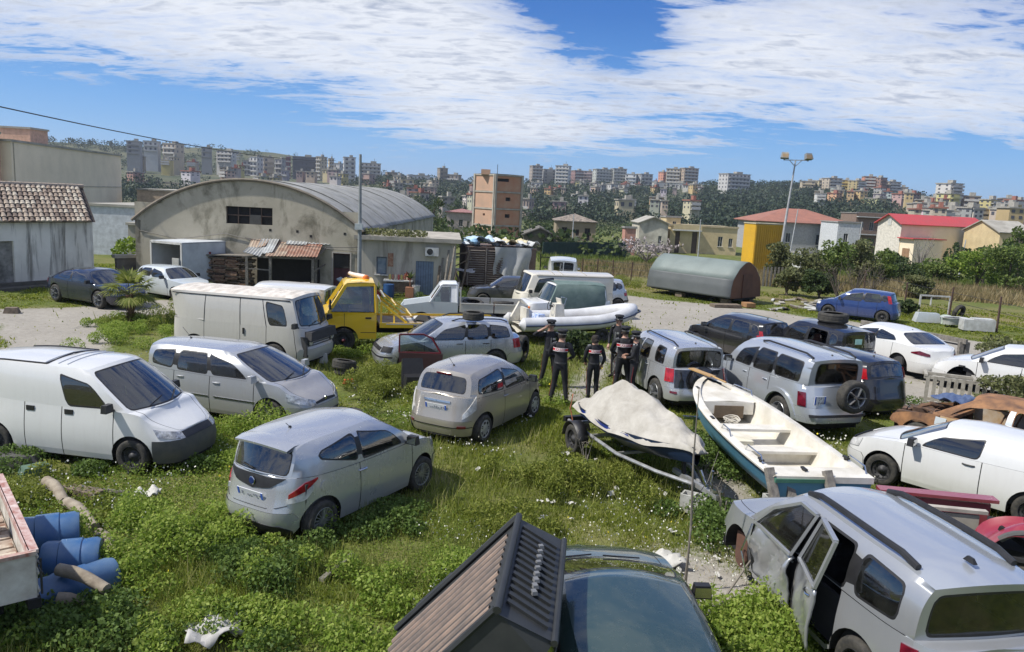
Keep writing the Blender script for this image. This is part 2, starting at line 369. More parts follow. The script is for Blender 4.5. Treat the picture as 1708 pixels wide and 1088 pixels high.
def build_ground():
 rs=np.concatenate([np.linspace(0.0,3.0,6)[:-1],3.0*np.exp(np.linspace(0,math.log(60/3.0),150))[:-1],60*np.exp(np.linspace(0,math.log(900/60.),120))[:-1],900*np.exp(np.linspace(0,math.log(5),10))])
 th=np.concatenate([np.linspace(-180,-50,40)[:-1],np.linspace(-50,50,420),np.linspace(50,180,40)[1:-1]])
 TH,RR=np.meshgrid(np.radians(th),rs);X=RR*np.sin(TH);Y=RR*np.cos(TH);Z=terr(X,Y)
 n,m=X.shape;V=np.stack([X,Y,Z],-1).reshape(-1,3)
 i=np.arange(n-1)[:,None]*m;j=np.arange(m)[None,:];j2=(j+1)%m
 F=np.stack([i+j,i+m+j,i+m+j2,i+j2],-1).reshape(-1,4)
 me=bpy.data.meshes.new('ground');me.vertices.add(len(V));me.vertices.foreach_set('co',V.ravel())
 me.loops.add(F.size);me.loops.foreach_set('vertex_index',F.ravel());me.polygons.add(len(F));me.polygons.foreach_set('loop_start',np.arange(0,F.size,4));me.polygons.foreach_set('loop_total',np.full(len(F),4));me.update(calc_edges=True)
 me.polygons.foreach_set('use_smooth',np.ones(len(F),bool))
 a=me.attributes.new('bare','FLOAT','POINT');D=dirtmask(X,Y)*(RR<70);a.data.foreach_set('value',D.ravel())
 hill=np.clip((RR-230)/120,0,1);a=me.attributes.new('hill','FLOAT','POINT');a.data.foreach_set('value',hill.ravel())
 dry=np.clip(1-np.abs(RR-47)/9,0,1)*(X>2.5)*np.clip((RR-44+0*X)/3,0,1);a=me.attributes.new('dry','FLOAT','POINT');a.data.foreach_set('value',dry.ravel())
 m_,t,b=new_mat('ground_soil_and_grass');at_=lambda n_:N(t,'ShaderNodeAttribute',attribute_name=n_).outputs['Fac']
 v=objco(t);n1=noise(t,v,0.5,8,0.65);n2=noise(t,v,6.0,6,0.7);n3=noise(t,v,0.035,8,0.62,0.3);n4=noise(t,v,45.0,3,0.6)
 gr=mixc(t,ramp(t,n2,[(0.35,0),(0.65,1)]),(0.060,0.082,0.020),(0.135,0.165,0.034));gr=mixc(t,ramp(t,n1,[(0.45,0),(0.7,0.8)]),gr,(0.20,0.175,0.075))
 di=mixc(t,ramp(t,n1,[(0.3,0),(0.7,1)]),(0.36,0.335,0.29),(0.27,0.25,0.215));di=mixc(t,ramp(t,n2,[(0.45,0),(0.75,0.7)]),di,(0.20,0.185,0.155));di=mixc(t,ramp(t,n4,[(0.6,0),(0.72,0.6)]),di,(0.5,0.48,0.43))
 ba=math_n(t,'ADD',at_('bare'),math_n(t,'MULTIPLY',math_n(t,'SUBTRACT',n2,0.5),0.9))
 c=mixc(t,ramp(t,ba,[(0.32,0),(0.58,1)]),gr,di)
 c=mixc(t,at_('dry'),c,mixc(t,n2,(0.24,0.19,0.09),(0.13,0.12,0.05)))
 hc=mixc(t,ramp(t,n3,[(0.42,0),(0.62,1)]),(0.060,0.075,0.042),(0.12,0.12,0.072));hc=mixc(t,ramp(t,noise(t,v,0.12,6,0.7),[(0.55,0),(0.72,0.6)]),hc,(0.15,0.14,0.10))
 c=mixc(t,at_('hill'),c,hc);t.links.new(c,b.inputs['Base Color']);setp(b,Roughness=0.95,Specular_IOR_Level=0.2)
 bump(t,b,math_n(t,'ADD',n2,math_n(t,'MULTIPLY',n4,0.4)),0.6,0.05)
 me.materials.append(m_);o=bpy.data.objects.new('ground',me);COL.objects.link(o);o['kind']='structure';return o
GROUND=build_ground()
# foliage helpers (all numpy)
def tri_mesh(name,V,mats,F=None,col=None):
 """V: (n,3,3) triangles or (n,4,3) quads"""
 n,k=V.shape[:2];me=bpy.data.meshes.new(name);me.vertices.add(n*k);me.vertices.foreach_set('co',V.reshape(-1).astype(np.float32))
 me.loops.add(n*k);me.loops.foreach_set('vertex_index',np.arange(n*k));me.polygons.add(n);me.polygons.foreach_set('loop_start',np.arange(0,n*k,k));me.polygons.foreach_set('loop_total',np.full(n,k));me.update(calc_edges=True)
 me.materials.append(mats)
 if col is not None:
  a=me.attributes.new('tone','FLOAT','POINT');a.data.foreach_set('value',np.repeat(col,k).astype(np.float32))
 return me
def leafmat(name,c1,c2,c3=None,trans=0.35,rough=0.6):
 if name in MATS:return MATS[name]
 m,t,b=new_mat(name);a=N(t,'ShaderNodeAttribute',attribute_name='tone').outputs['Fac']
 e=[(0.0,c1),(0.6,c2),(1.0,c3 or c2)];c=ramp(t,a,e);t.links.new(c,b.inputs['Base Color']);setp(b,Roughness=rough,Specular_IOR_Level=0.3)
 tl=t.nodes.new('ShaderNodeBsdfTranslucent');t.links.new(c,tl.inputs[0]);mx=t.nodes.new('ShaderNodeMixShader');mx.inputs[0].default_value=trans
 t.links.new(b.outputs[0],mx.inputs[1]);t.links.new(tl.outputs[0],mx.inputs[2]);t.links.new(mx.outputs[0],t.nodes['Material Output'].inputs[0]);MATS[name]=m;return m
def leaf_quads(P,size,rs,aspect=1.7,up_bias=0.3):
 """rhombic leaves at points P (n,3)"""
 n=len(P);a=rs.normal(size=(n,3));a[:,2]+=up_bias;a/=np.linalg.norm(a,axis=1)[:,None];b=rs.normal(size=(n,3));b-=(b*a).sum(1)[:,None]*a;b/=np.linalg.norm(b,axis=1)[:,None]
 s=(size*rs.uniform(0.6,1.35,n))[:,None]if np.isscalar(size)else(size*rs.uniform(0.7,1.3,n))[:,None]
 return np.stack([P-b*s*0.5,P+a*s*0.5*aspect-b*0,P+b*s*0.5,P-a*s*0.5*aspect],1)
def crown_points(rs,n,centres,radii):
 k=rs.randint(0,len(centres),n);d=rs.normal(size=(n,3));d/=np.linalg.norm(d,axis=1)[:,None];r=rs.uniform(0.35,1.0,n)**0.6
 return centres[k]+d*r[:,None]*radii[k]
M_LEAF_DK=leafmat('dark_leaves',(0.025,0.045,0.016),(0.062,0.095,0.028),(0.12,0.15,0.045))
M_LEAF_MID=leafmat('mid_leaves',(0.055,0.09,0.02),(0.135,0.19,0.042),(0.25,0.30,0.08))
M_LEAF_OLIVE=leafmat('olive_leaves',(0.075,0.088,0.034),(0.165,0.18,0.07),(0.27,0.27,0.13))
M_LEAF_BR=leafmat('bright_weed_leaves',(0.09,0.15,0.018),(0.21,0.31,0.04),(0.40,0.47,0.11),0.5)
M_STRAW=leafmat('dry_grass',(0.16,0.12,0.05),(0.28,0.22,0.11),(0.38,0.32,0.18),0.3)
M_HILLV=leafmat('hill_foliage',(0.022,0.040,0.024),(0.045,0.070,0.034),(0.085,0.11,0.055),0.2)
M_BARK=mat('bark',(0.12,0.10,0.075),0.95,col2=(0.06,0.05,0.04),scale=8,b_str=0.5)
M_BARKP=mat('pale_bark',(0.26,0.23,0.21),0.95,col2=(0.15,0.13,0.12),scale=8)
def tree(name,label,cat,x,y,h,w,leaf,m=None,n=900,seed=1,trunk=0.25,group=None,z=None,bark=None,flat=0.8,lobes=9,zb=None):
 rs=np.random.RandomState(seed);z=tz(x,y)if z is None else z;o=thing(name,label,cat,(x,y,z),0,group)
 th=h*trunk;cz=th+(h-th)/2
 ang=rs.uniform(0,6.28,lobes);rr_=rs.uniform(0.15,0.95,lobes)*w/2;C_=np.stack([np.cos(ang)*rr_,np.sin(ang)*rr_,rs.uniform(th+0.15*h,h*0.86,lobes)],1);rad=np.stack([rs.uniform(.13,.30,lobes)*w,rs.uniform(.13,.30,lobes)*w,rs.uniform(.10,.22,lobes)*h*flat],1)
 P=crown_points(rs,n,C_,rad);P[:,2]=np.maximum(P[:,2],0.03*h)
 inst('crown',tri_mesh('crown',leaf_quads(P,leaf,rs),m or M_LEAF_MID,col=np.clip(rs.normal(0.45,0.25,n)+0.0*P[:,2],0,1)),o)
 mb=MB();tr=h*0.03+0.02;mb.tube([(0,0,-0.3),(0.02*h,0,th*0.6),(0,0.01*h,th+0.15*h),(0.02*h,0,h*0.6)],[tr*1.3,tr,tr*0.75,tr*0.3],7)
 for k in range(min(lobes,6)):mb.tube([(0,0,th*rs.uniform(.6,1.1)),tuple(C_[k]*np.array([.5,.5,1])*np.array([1,1,.85])),tuple(C_[k])],[tr*0.5,tr*0.32,tr*0.12],5)
 mb.build('trunk',bark or M_BARK,o);return o
 # buildings
def wallgrid(mb,w,h,holes,top=None,depth=0.22,mi=0,xcuts=(),y=0.0):
 """wall in the x-z plane at y (outside = -y) with real openings and reveals"""
 xs=sorted(set([0,w]+[a for q in holes for a in(q[0],q[0]+q[2])]+list(xcuts)));zs=sorted(set([0,h]+[a for q in holes for a in(q[1],q[1]+q[3])]))
 for x0,x1 in zip(xs[:-1],xs[1:]):
  for z0,z1 in zip(zs[:-1],zs[1:]):
   xm,zm=(x0+x1)/2,(z0+z1)/2
   if any(q[0]<xm<q[0]+q[2]and q[1]<zm<q[1]+q[3]for q in holes):continue
   t0=t1=z1
   if top and z1==zs[-1]:t0,t1=top(x0),top(x1)
   mb.face([(x0,y,z0),(x1,y,z0),(x1,y,t1),(x0,y,t0)],mi)
 for x,z,ww,hh in holes[:]:
  mb.face([(x,y,z),(x,y+depth,z),(x,y+depth,z+hh),(x,y,z+hh)],mi);mb.face([(x+ww,y,z),(x+ww,y,z+hh),(x+ww,y+depth,z+hh),(x+ww,y+depth,z)],mi)
  mb.face([(x,y,z),(x+ww,y,z),(x+ww,y+depth,z),(x,y+depth,z)],mi);mb.face([(x,y,z+hh),(x,y+depth,z+hh),(x+ww,y+depth,z+hh),(x+ww,y,z+hh)],mi)
M_PANE=mat('window_pane',(0.045,0.055,0.065),0.12,var=0.3,scale=2,spec=0.7)
M_DARKIN=mat('dark_opening',(0.02,0.02,0.02),0.9)
M_FRAMEW=mat('white_frame',(0.55,0.55,0.52),0.6)
M_FRAMEB=mat('brown_frame',(0.09,0.06,0.045),0.7)
def window(parent,x,z,w,h,y=0.12,fr=None,pane=None,name='window',bars=1,sill=True):
 f=0.05;mb=MB();y0=y-0.04
 mb.box((x+w/2,y0,z+f/2),(w,0.06,f));mb.box((x+w/2,y0,z+h-f/2),(w,0.06,f));mb.box((x+f/2,y0,z+h/2),(f,0.06,h-2*f));mb.box((x+w-f/2,y0,z+h/2),(f,0.06,h-2*f))
 for k in range(bars):mb.box((x+w*(k+1)/(bars+1),y0,z+h/2),(f*0.8,0.05,h-2*f))
 o=mb.build(name,fr or M_FRAMEW,parent,smooth=False);p=MB();p.box((x+w/2,y,z+h/2),(w,0.02,h));p.build('pane',pane or M_PANE,o,smooth=False)
 if sill:s_=MB();s_.box((x+w/2,-0.05,z-0.03),(w+0.16,0.14,0.05));s_.build('sill',M_FRAMEW,o,smooth=False)
 return o
def place(px0,y0,px1,y1,D,name,label,cat,group=None,zb=None,yaw=0.0,D1=None):
 """an empty at the left bottom corner of a facade whose bottom corners are seen at those pixels"""
 a=at(px0,y0,D);b=at(px1,y1,D1 or D);w=math.hypot(b.x-a.x,b.y-a.y);z=zb if zb is not None else min(a.z,b.z)
 o=thing(name,label,cat,(a.x,a.y,z),math.atan2(b.y-a.y,b.x-a.x)+yaw,group);return o,w
def house(px0,px1,ytop,ybase,D,label,colm,depth=8,wins=(),doors=(),roof='flat',roofm=None,yaw=0.0,name='house',cat='house',D1=None,rise=1.5,pane=None,fr=None,over=0.3,side_wins=(),group=None,balcs=()):
 zt=at((px0+px1)/2,ytop,D).z;yb=ybase;a=at(px0,yb,D);b=at(px1,yb,D1 or D);a.z=b.z=0
 w=(b-a).length/max(0.3,math.cos(yaw))if yaw else(b-a).length;zb=tz(a.x,a.y)-0.3;H=zt-zb
 o=thing(name,label,cat,(a.x,a.y,zb),math.atan2(b.y-a.y,b.x-a.x)+yaw,group)
 W_=[(x*w,z*H,ww*w,hh*H)for x,z,ww,hh in wins];D_=[(x*w,0.3,ww*w,hh*H)for x,ww,hh in doors];S_=[(x*depth,z*H,ww*depth,hh*H)for x,z,ww,hh in side_wins]
 mb=MB();wallgrid(mb,w,H,W_+D_);mb.build('wall',colm,o,smooth=False)
 for side in(0,1):
  mb=MB();wallgrid(mb,depth,H,S_ if side else[]);s=mb.build('wall',colm,o,smooth=False)
  if side:s.location=(w,0,0);s.rotation_euler=(0,0,math.pi/2)
  else:s.location=(0,depth,0);s.rotation_euler=(0,0,-math.pi/2)
  if side:
   for x,z,ww,hh in S_:ob=window(o,x,z,ww,hh,fr=fr,pane=pane);ob.matrix_local=Matrix.Translation((w,0,0))@Matrix.Rotation(math.pi/2,4,'Z')
 mb=MB();mb.face([(0,depth,0),(0,depth,H),(w,depth,H),(w,depth,0)]);mb.build('wall',colm,o,smooth=False)
 for q in W_:window(o,*q,fr=fr,pane=pane)
 for x,z,ww,hh in D_:
  mb=MB();mb.box((x+ww/2,0.14,z+hh/2),(ww,0.04,hh));mb.build('door',fr or M_FRAMEB,o,smooth=False)
 for z,x0,x1,out in balcs:
  mb=MB();mb.box((w*(x0+x1)/2,-out/2,H*z),(w*(x1-x0),out,0.18));sl=mb.build('balcony',M_FRAMEW,o,smooth=False)
  mb=MB();mb.box((w*(x0+x1)/2,-out+0.03,H*z+0.5),(w*(x1-x0),0.04,0.75));mb.build('parapet',colm,sl,smooth=False)
 rm=roofm or mat('flat_roof',(0.3,0.29,0.27),0.9);mb=MB();e=over
 if roof=='flat':
  mb.box((w/2,depth/2,H+0.06),(w+2*e*0.5,depth+2*e*0.5,0.16));mb.box((w/2,-e*0.2,H+0.2),(w+e,0.14,0.16))
 elif roof=='gable':
  A=[(-e,-e,H-0.05),(w+e,-e,H-0.05),(w+e,depth/2,H+rise),(-e,depth/2,H+rise),(-e,depth+e,H-0.05),(w+e,depth+e,H-0.05)]
  mb.face([A[0],A[1],A[2],A[3]]);mb.face([A[3],A[2],A[5],A[4]])
  g=MB();g.face([(0,0,H),(0,depth,H),(0,depth/2,H+rise-0.12)]);g.face([(w,0,H),(w,depth/2,H+rise-0.12),(w,depth,H)]);g.build('gable',colm,o,smooth=False)
 elif roof=='gablef':
  A=[(-e,-e,H-0.05),(w/2,-e,H+rise),(w+e,-e,H-0.05),(-e,depth+e,H-0.05),(w/2,depth+e,H+rise),(w+e,depth+e,H-0.05)]
  mb.face([A[0],A[1],A[4],A[3]]);mb.face([A[1],A[2],A[5],A[4]]);g=MB();g.face([(0,0,H),(w,0,H),(w/2,0,H+rise-0.1)]);g.build('gable',colm,o,smooth=False)
 elif roof=='hip':
  q=min(w,depth)/2;A=[(-e,-e,H),(w+e,-e,H),(w+e,depth+e,H),(-e,depth+e,H)];r0,r1=(q,depth/2,H+rise),(w-q,depth/2,H+rise)
  mb.face([A[0],A[1],r1,r0]);mb.face([A[1],A[2],r1]);mb.face([A[2],A[3],r0,r1]);mb.face([A[3],A[0],r0]);
 rf=mb.build('roof',rm,o,smooth=False)
 if roof!='flat':s=rf.modifiers.new('s','SOLIDIFY');s.thickness=0.14
 return o,w,H
M_CREAMW=mat('cream_render',(0.78,0.67,0.50),0.85,col2=(0.71,0.61,0.45),scale=0.4)
M_OCHREW=mat('ochre_render',(0.58,0.47,0.27),0.85,col2=(0.48,0.38,0.22),scale=0.6)
M_WHITEW=mat('white_render',(0.66,0.66,0.63),0.85,col2=(0.52,0.52,0.49),scale=0.7)
M_PALEC=mat('pale_concrete',(0.36,0.345,0.30),0.9,col2=(0.24,0.225,0.19),scale=0.5,b_str=0.15)
M_STAINW=None
def streak_mat(name,c1,c2,c3,sc=(0.9,0.9,0.16)):
 if name in MATS:return MATS[name]
 m,t,b=new_mat(name);v=objco(t);mpp=N(t,'ShaderNodeMapping');mpp.inputs['Scale'].default_value=sc;t.links.new(v,mpp.inputs[0])
 n1=noise(t,mpp.outputs[0],1.6,7,0.66,0.4);n2=noise(t,v,0.7,7,0.6,0.2);n3=noise(t,v,14,4,0.6)
 c=mixc(t,ramp(t,n2,[(0.38,0),(0.66,0.85)]),c1,c2);c=mixc(t,ramp(t,n1,[(0.50,0),(0.66,0.85)]),c,c3);t.links.new(c,b.inputs['Base Color']);setp(b,Roughness=0.92,Specular_IOR_Level=0.2);bump(t,b,n3,0.25,0.02);MATS[name]=m;return m
M_HANG=streak_mat('hangar_render',(0.48,0.44,0.345),(0.36,0.33,0.255),(0.15,0.14,0.10),(0.6,0.6,0.35))
M_ANNEX=streak_mat('annex_render',(0.50,0.465,0.385),(0.41,0.385,0.32),(0.24,0.22,0.18))
M_OLDWH=streak_mat('stained_whitewash',(0.78,0.755,0.69),(0.60,0.575,0.51),(0.12,0.11,0.095),(1.9,1.9,0.16))
M_ETERNIT=mat('fibre_cement_sheet',(0.30,0.30,0.285),0.9,col2=(0.20,0.20,0.18),scale=1.2,b_str=0.2)
# vaulted hangar
a=onz(228,467,0);b_=onz(600,486,0);a.z=b_.z=0;HW=(b_-a).length;HA=math.atan2(b_.y-a.y,b_.x-a.x)
HG=thing('hangar','long vaulted hangar with a stained pale gable wall and grey barrel roof','warehouse',(a.x,a.y,0),HA)
HE,HC=3.0,5.15;rise=HC-HE;Rr=(HW*HW/4+rise*rise)/(2*rise)
def harc(x):return HE+math.sqrt(max(0,Rr*Rr-(x-HW/2)**2))-(Rr-rise)
holes=[(4.55,3.05,2.3,0.85),(HW-1.35,0.0,0.85,1.85)]
xc=[HW*i/40 for i in range(1,40)]
mb=MB();zs_=sorted({0,1.85,3.0,3.05,3.9})
xs_=sorted(set([0,HW]+xc+[4.55,6.85,HW-1.35,HW-0.5]))
for x0,x1 in zip(xs_[:-1],xs_[1:]):
 lev=[0,1.85,3.0,3.05,3.9];tops=[harc(x0),harc(x1)]
 for i in range(len(lev)):
  z0=lev[i];z1=lev[i+1]if i+1<len(lev)else None;xm=(x0+x1)/2
  if z0>=min(tops)and z1:
   continue
  zz=[z1,z1]if z1 and z1<min(tops)else tops
  if any(q[0]<xm<q[0]+q[2]and q[1]-1e-3<=z0 and(z1 or 99)<=q[1]+q[3]+1e-3 for q in holes):continue
  mb.face([(x0,0,z0),(x1,0,z0),(x1,0,zz[1]),(x0,0,zz[0])])
for x,z,ww,hh in holes:
 for q in([(x,0,z),(x,.3,z),(x,.3,z+hh),(x,0,z+hh)],[(x+ww,0,z),(x+ww,0,z+hh),(x+ww,.3,z+hh),(x+ww,.3,z)],[(x,0,z),(x+ww,0,z),(x+ww,.3,z),(x,.3,z)],[(x,0,z+hh),(x,.3,z+hh),(x+ww,.3,z+hh),(x+ww,0,z+hh)]):mb.face(q)
mb.build('gable_wall',M_HANG,HG,smooth=False)
HL=31.0
for x in(0.0,HW):
 mb=MB();mb.box((x+(0.15 if x==0 else-0.15),HL/2,HE/2),(0.3,HL,HE));mb.build('side_wall',M_HANG,HG,smooth=False)
mb=MB();mb.grid([[(HW*i/20,HL,z)for z in(0,harc(HW*i/20))]for i in range(21)]);mb.build('rear_wall',M_HANG,HG,smooth=False)
NB=12
for k in range(NB):
 y0,y1=-0.06+k*(HL+0.3)/NB,-0.06+(k+1)*(HL+0.3)/NB+0.12;mb=MB();dz=0.03*(k%2)
 mb.grid([[Vector((HW/2+(Rr+0.06+dz)*math.sin(t),y,HC-Rr+(Rr+0.06+dz)*math.cos(t)+0.012*math.sin(j*1.9+k)))for j,y in enumerate(np.linspace(y0,y1,7))]for t in np.linspace(-math.asin(HW/2/Rr)*1.02,math.asin(HW/2/Rr)*1.02,45)]);o=mb.build('roof_sheet',M_ETERNIT,HG);s=o.modifiers.new('s','SOLIDIFY');s.thickness=0.03
mb=MB();pts=[Vector((HW/2+(Rr+0.05)*math.sin(t),-0.08,HC-Rr+(Rr+0.05)*math.cos(t)+0.03))for t in np.linspace(-math.asin(HW/2/Rr)*1.02,math.asin(HW/2/Rr)*1.02,40)];mb.tube(pts,0.075,6);mb.build('roof_edge',mat('roof_edge',(0.22,0.19,0.15),0.9),HG)
wf=MB();x,z,ww,hh=holes[0]
for k in range(5):wf.box((x+ww*k/4,0.10,z+hh/2),(0.04,0.04,hh))
wf.box((x+ww/2,0.1,z+hh*0.5),(ww,0.04,0.04));wo_=wf.build('window',M_FRAMEB,HG,smooth=False);mb=MB();mb.box((x+ww/2,0.2,z+hh/2),(ww,0.02,hh));mb.build('pane',M_DARKIN,wo_,smooth=False)
mb=MB();mb.box((x+ww*0.62,0.07,z+hh*0.28),(ww*0.24,0.02,hh*0.55));mb.build('grey_panel',mat('dull_panel',(0.07,0.07,0.065),0.8),wo_,smooth=False)
x,z,ww,hh=holes[1]
mb=MB();mb.box((x+ww/2,0.15,hh/2),(ww,0.05,hh));dr=mb.build('door',mat('maroon_door',(0.075,0.025,0.03),0.7),HG,smooth=False)
mb=MB();mb.box((x+ww/2,0.10,hh*0.78),(ww*0.96,0.03,hh*0.36));mb.build('dark_shutter',mat('dark_shutter',(0.03,0.028,0.026),0.8),dr,smooth=False)
mb=MB();mb.box((x-0.03,-0.02,hh/2),(0.07,0.05,hh));mb.box((x+ww+0.03,-0.02,hh/2),(0.07,0.05,hh));mb.box((x+ww/2,-0.02,hh+0.03),(ww+0.13,0.05,0.07));mb.build('door_frame',mat('pale_door_frame',(0.5,0.46,0.40),0.8),HG,smooth=False)
mb=MB();mb.tube([(0.2,-0.05,2.5),(2.2,-0.05,2.15),(4.5,-0.05,2.55),(6.3,-0.05,2.2),(7.6,-0.05,2.3),(9.5,-0.05,2.05),(HW,-0.05,1.98)],0.018,5);mb.build('wall_cable',mat('cable_grey',(0.2,0.19,0.17),0.7),HG)
for x in(HW*0.60,HW*0.72,HW*0.93,HW*0.78):mb=MB();mb.box((x,0.02,2.82-0.2*(x==HW*0.78)),(0.12,0.06,0.12));mb.build('vent_hole',M_DARKIN,HG,smooth=False)
# low annex
a2=onz(602,488,0);b2=onz(758,494,0);AW=math.hypot(b2 .x-a2 .x,b2 .y-a2 .y);AA=math.atan2(b2 .y-a2 .y,b2 .x-a2 .x)
AN=thing('annex','low flat-roofed annex with a blue door and a small window, right of the hangar','building',(a2 .x,a2 .y,0),AA)
AH=2.62;holes=[(0.73,0.95,0.50,0.86),(2.66,0.0,0.88,1.68)]
mb=MB();wallgrid(mb,AW,AH,holes,depth=0.15);mb.build('front_wall',M_ANNEX,AN,smooth=False)
mb=MB();mb.box((AW-0.1,3.6,AH/2),(0.2,7.0,AH));mb.build('side_wall',M_ANNEX,AN,smooth=False)
mb=MB();mb.box((AW/2-0.05,3.6,AH+0.09),(AW+0.6,7.8,0.18));mb.box((AW/2-0.05,-0.32,AH+0.12),(AW+0.6,0.08,0.20));mb.build('roof_slab',mat('roof_slab',(0.40,0.37,0.31),0.9,col2=(0.25,0.23,0.19),scale=1.5),AN,smooth=False)
window(AN,*holes[0],fr=mat('blue_grey_frame',(0.10,0.13,0.17),0.6),bars=0,pane=mat('pale_blue_pane',(0.14,0.19,0.24),0.2,col2=(0.3,0.34,0.36),scale=3))
x,z,ww,hh=holes[1];dr=None
for k in range(7):mb=MB();mb.box((x+ww*(k+.5)/7,0.06,hh/2),(ww/7-0.015,0.03,hh));dr=mb.build('door_plank',mat('faded_blue_door',(0.17,0.23,0.31),0.6,col2=(0.12,0.16,0.22),scale=3),AN,smooth=False)
mb=MB();mb.box((x+ww/2,0.10,hh/2),(ww,0.03,hh));mb.build('door_back',mat('door_back',(0.06,0.08,0.11),0.7),AN,smooth=False)
mb=MB();mb.box((1.42,-0.015,1.68),(0.26,0.02,0.66));mb.build('notice_board',mat('faded_red_board',(0.22,0.09,0.05),0.8,col2=(0.38,0.26,0.17),scale=6),AN,smooth=False)
acp=(a2 .x+math.cos(AA)*3.46,a2 .y+math.sin(AA)*3.46-0.2,2.0)
AC=thing('air_conditioner','white air conditioning unit on the wall above the blue door','air conditioner',acp,AA)
MB().box((0,0,0.18),(0.66,0.26,0.42)).build('case',M_FRAMEW,AC,smooth=False);mb=MB()
for r_ in(0.06,0.10,0.14):mb.tube([(-0.10+r_*math.cos(t),-0.135,0.18+r_*math.sin(t))for t in np.linspace(0,6.28,17)],0.006,4,cap=False)
mb.lathe([(0.155,0),(0.0,0)],18,'Y',(-0.10,-0.131,0.18));mb.build('fan_grille',mat('grille_dark',(0.05,0.05,0.05),0.6),AC);MB().box((-0.2,0.02,-0.05),(0.03,0.3,0.03)).box((0.2,0.02,-0.05),(0.03,0.3,0.03)).build('bracket',M_STEEL,AC,smooth=False)
def leaf_tuft(name,label,cat,x,y,z,r,h,n,size,m,seed,spiky=False,group=None):
 rs=np.random.RandomState(seed);o=thing(name,label,cat,(x,y,z),0,group)
 if spiky:
  Q=[];tone=[]
  for k in range(n):
   a_=rs.uniform(0,6.28);el=rs.uniform(0.15,1.3);L=r*rs.uniform(.7,1.1);d=np.array([math.cos(a_)*math.cos(el),math.sin(a_)*math.cos(el),math.sin(el)]);s_=np.array([-math.sin(a_),math.cos(a_),0])*size
   p0=np.zeros(3);p1=d*L*.55;p2=d*L+np.array([0,0,-0.25*L*math.cos(el)]);Q+=[[p0-s_*.5,p0+s_*.5,p1+s_,p1-s_],[p1-s_,p1+s_,p2+s_*.1,p2-s_*.1]];tone+=[rs.uniform(.1,.9)]*2
  inst('foliage',tri_mesh('foliage',np.array(Q),m,col=np.array(tone)),o)
 else:
  P=rs.normal(size=(n,3));P/=np.linalg.norm(P,axis=1)[:,None];P*=(rs.uniform(.3,1,n)**.5)[:,None]*np.array([r,r,h/2]);P[:,2]+=h/2
  inst('foliage',tri_mesh('foliage',leaf_quads(P,size,rs),m,col=np.clip(rs.normal(.5,.25,n),0,1)),o)
 return o
def pot(name,label,x,y,r,h,m,group=None):
 o=MB().lathe([(0,0.01),(r*0.75,0),(r,h),(r*1.08,h),(r*1.08,h*0.92)],14).build(name,m,None,loc=(x,y,0));return tag(o,label,'pot',group)
def an(x,y,z=0):return(a2 .x+math.cos(AA)*x-math.sin(AA)*y,a2 .y+math.sin(AA)*x+math.cos(AA)*y)
q=an(0.95,-1.3);leaf_tuft('spiky_plant','spiky dark agave-like plant in front of the annex window','plant',q[0],q[1],0.3,0.55,0.5,26,0.035,M_LEAF_DK,5,True);pot('plant_pot','red pot holding the spiky plant by the annex',q[0],q[1],0.2,0.34,mat('red_pot',(0.30,0.03,0.03),0.6))
q=an(1.45,-1.3);o=MB().lathe([(0,0),(0.26,0),(0.28,0.3),(0.26,0.62),(0.0,0.62)],18).build('blue_drum',mat('dark_blue_plastic',(0.02,0.07,0.19),0.4),None,loc=(q[0],q[1],0));tag(o,'dark blue plastic drum beside the annex flower box','drum')
q=an(1.95,-0.6);o=thing('flower_table','low brown bench carrying a white tray below the notice board','table',(q[0],q[1],0),AA);MB().box((0,0,0.45),(1.3,0.4,0.5)).build('body',M_WOODOLD,o,smooth=False);MB().box((-0.1,-0.05,0.74),(1.4,0.5,0.06)).build('tray',M_FRAMEW,o,smooth=False)
for k in range(8):
 q=an(1.45+k*0.14,-0.6);c_=[(0.55,0.45,0.12),(0.35,0.16,0.10),(0.6,0.5,0.35),(0.5,0.1,0.08)][k%4];o=MB().lathe([(0,0),(0.055,0),(0.06,0.2),(0.03,0.26),(0,0.26)],10).build('jar',mat('jar_%d'%(k%4),c_,0.5),None,loc=(q[0],q[1],0.77));tag(o,'small %s jar in the row on the white tray by the annex wall'%('yellow','brown','sand','red')[k%4],'jar','jars on the tray')
q=an(2.45,-1.2);leaf_tuft('potted_palm','small dark potted palm left of the blue door','plant',q[0],q[1],0.9,0.5,0.5,24,0.04,M_LEAF_DK,6,True);o=MB().box((0,0,0.25),(0.4,0.35,0.5)).box((0,0,0.7),(0.05,0.05,0.5)).build('plant_box',mat('terracotta_box',(0.28,0.13,0.07),0.8),None,loc=(q[0],q[1],0),smooth=False);tag(o,'terracotta coloured box under the potted palm','pot')
q=an(2.3,-0.55);leaf_tuft('red_flowers','red flowers on the bench end left of the blue door','flowers',q[0],q[1],0.78,0.22,0.35,120,0.06,leafmat('red_petals',(0.35,0.03,0.03),(0.45,0.10,0.06)),7)
q=an(2.75,-1.15);pot('paint_tub','tall pale tub beside the pickup cab and the potted palm',q[0],q[1],0.19,0.6,M_FRAMEW)
for k,(x,y)in enumerate(((4.0,-1.3),(4.32,-1.3))):q=an(x,y);pot('paint_tub',('smaller' if k==0 else'larger')+' of two white tubs right of the blue door',q[0],q[1],0.13+0.03*k,0.3+0.08*k,M_FRAMEW)
for k in range(7):
 q=an(3.72+k*0.11,-0.35-0.05*k);L=[1.5,1.9,1.2,2.3,1.7,2.5,1.4][k];o=MB().beam((0,0,0),(0.10+0.03*k,0.28,L),0.10,0.035).build('leaning_plank',M_WOODGREY if k%2 else M_WOODOLD,None,loc=(q[0],q[1],0),smooth=False);tag(o,'old plank leaning among others against the annex corner','plank','planks at the annex corner')
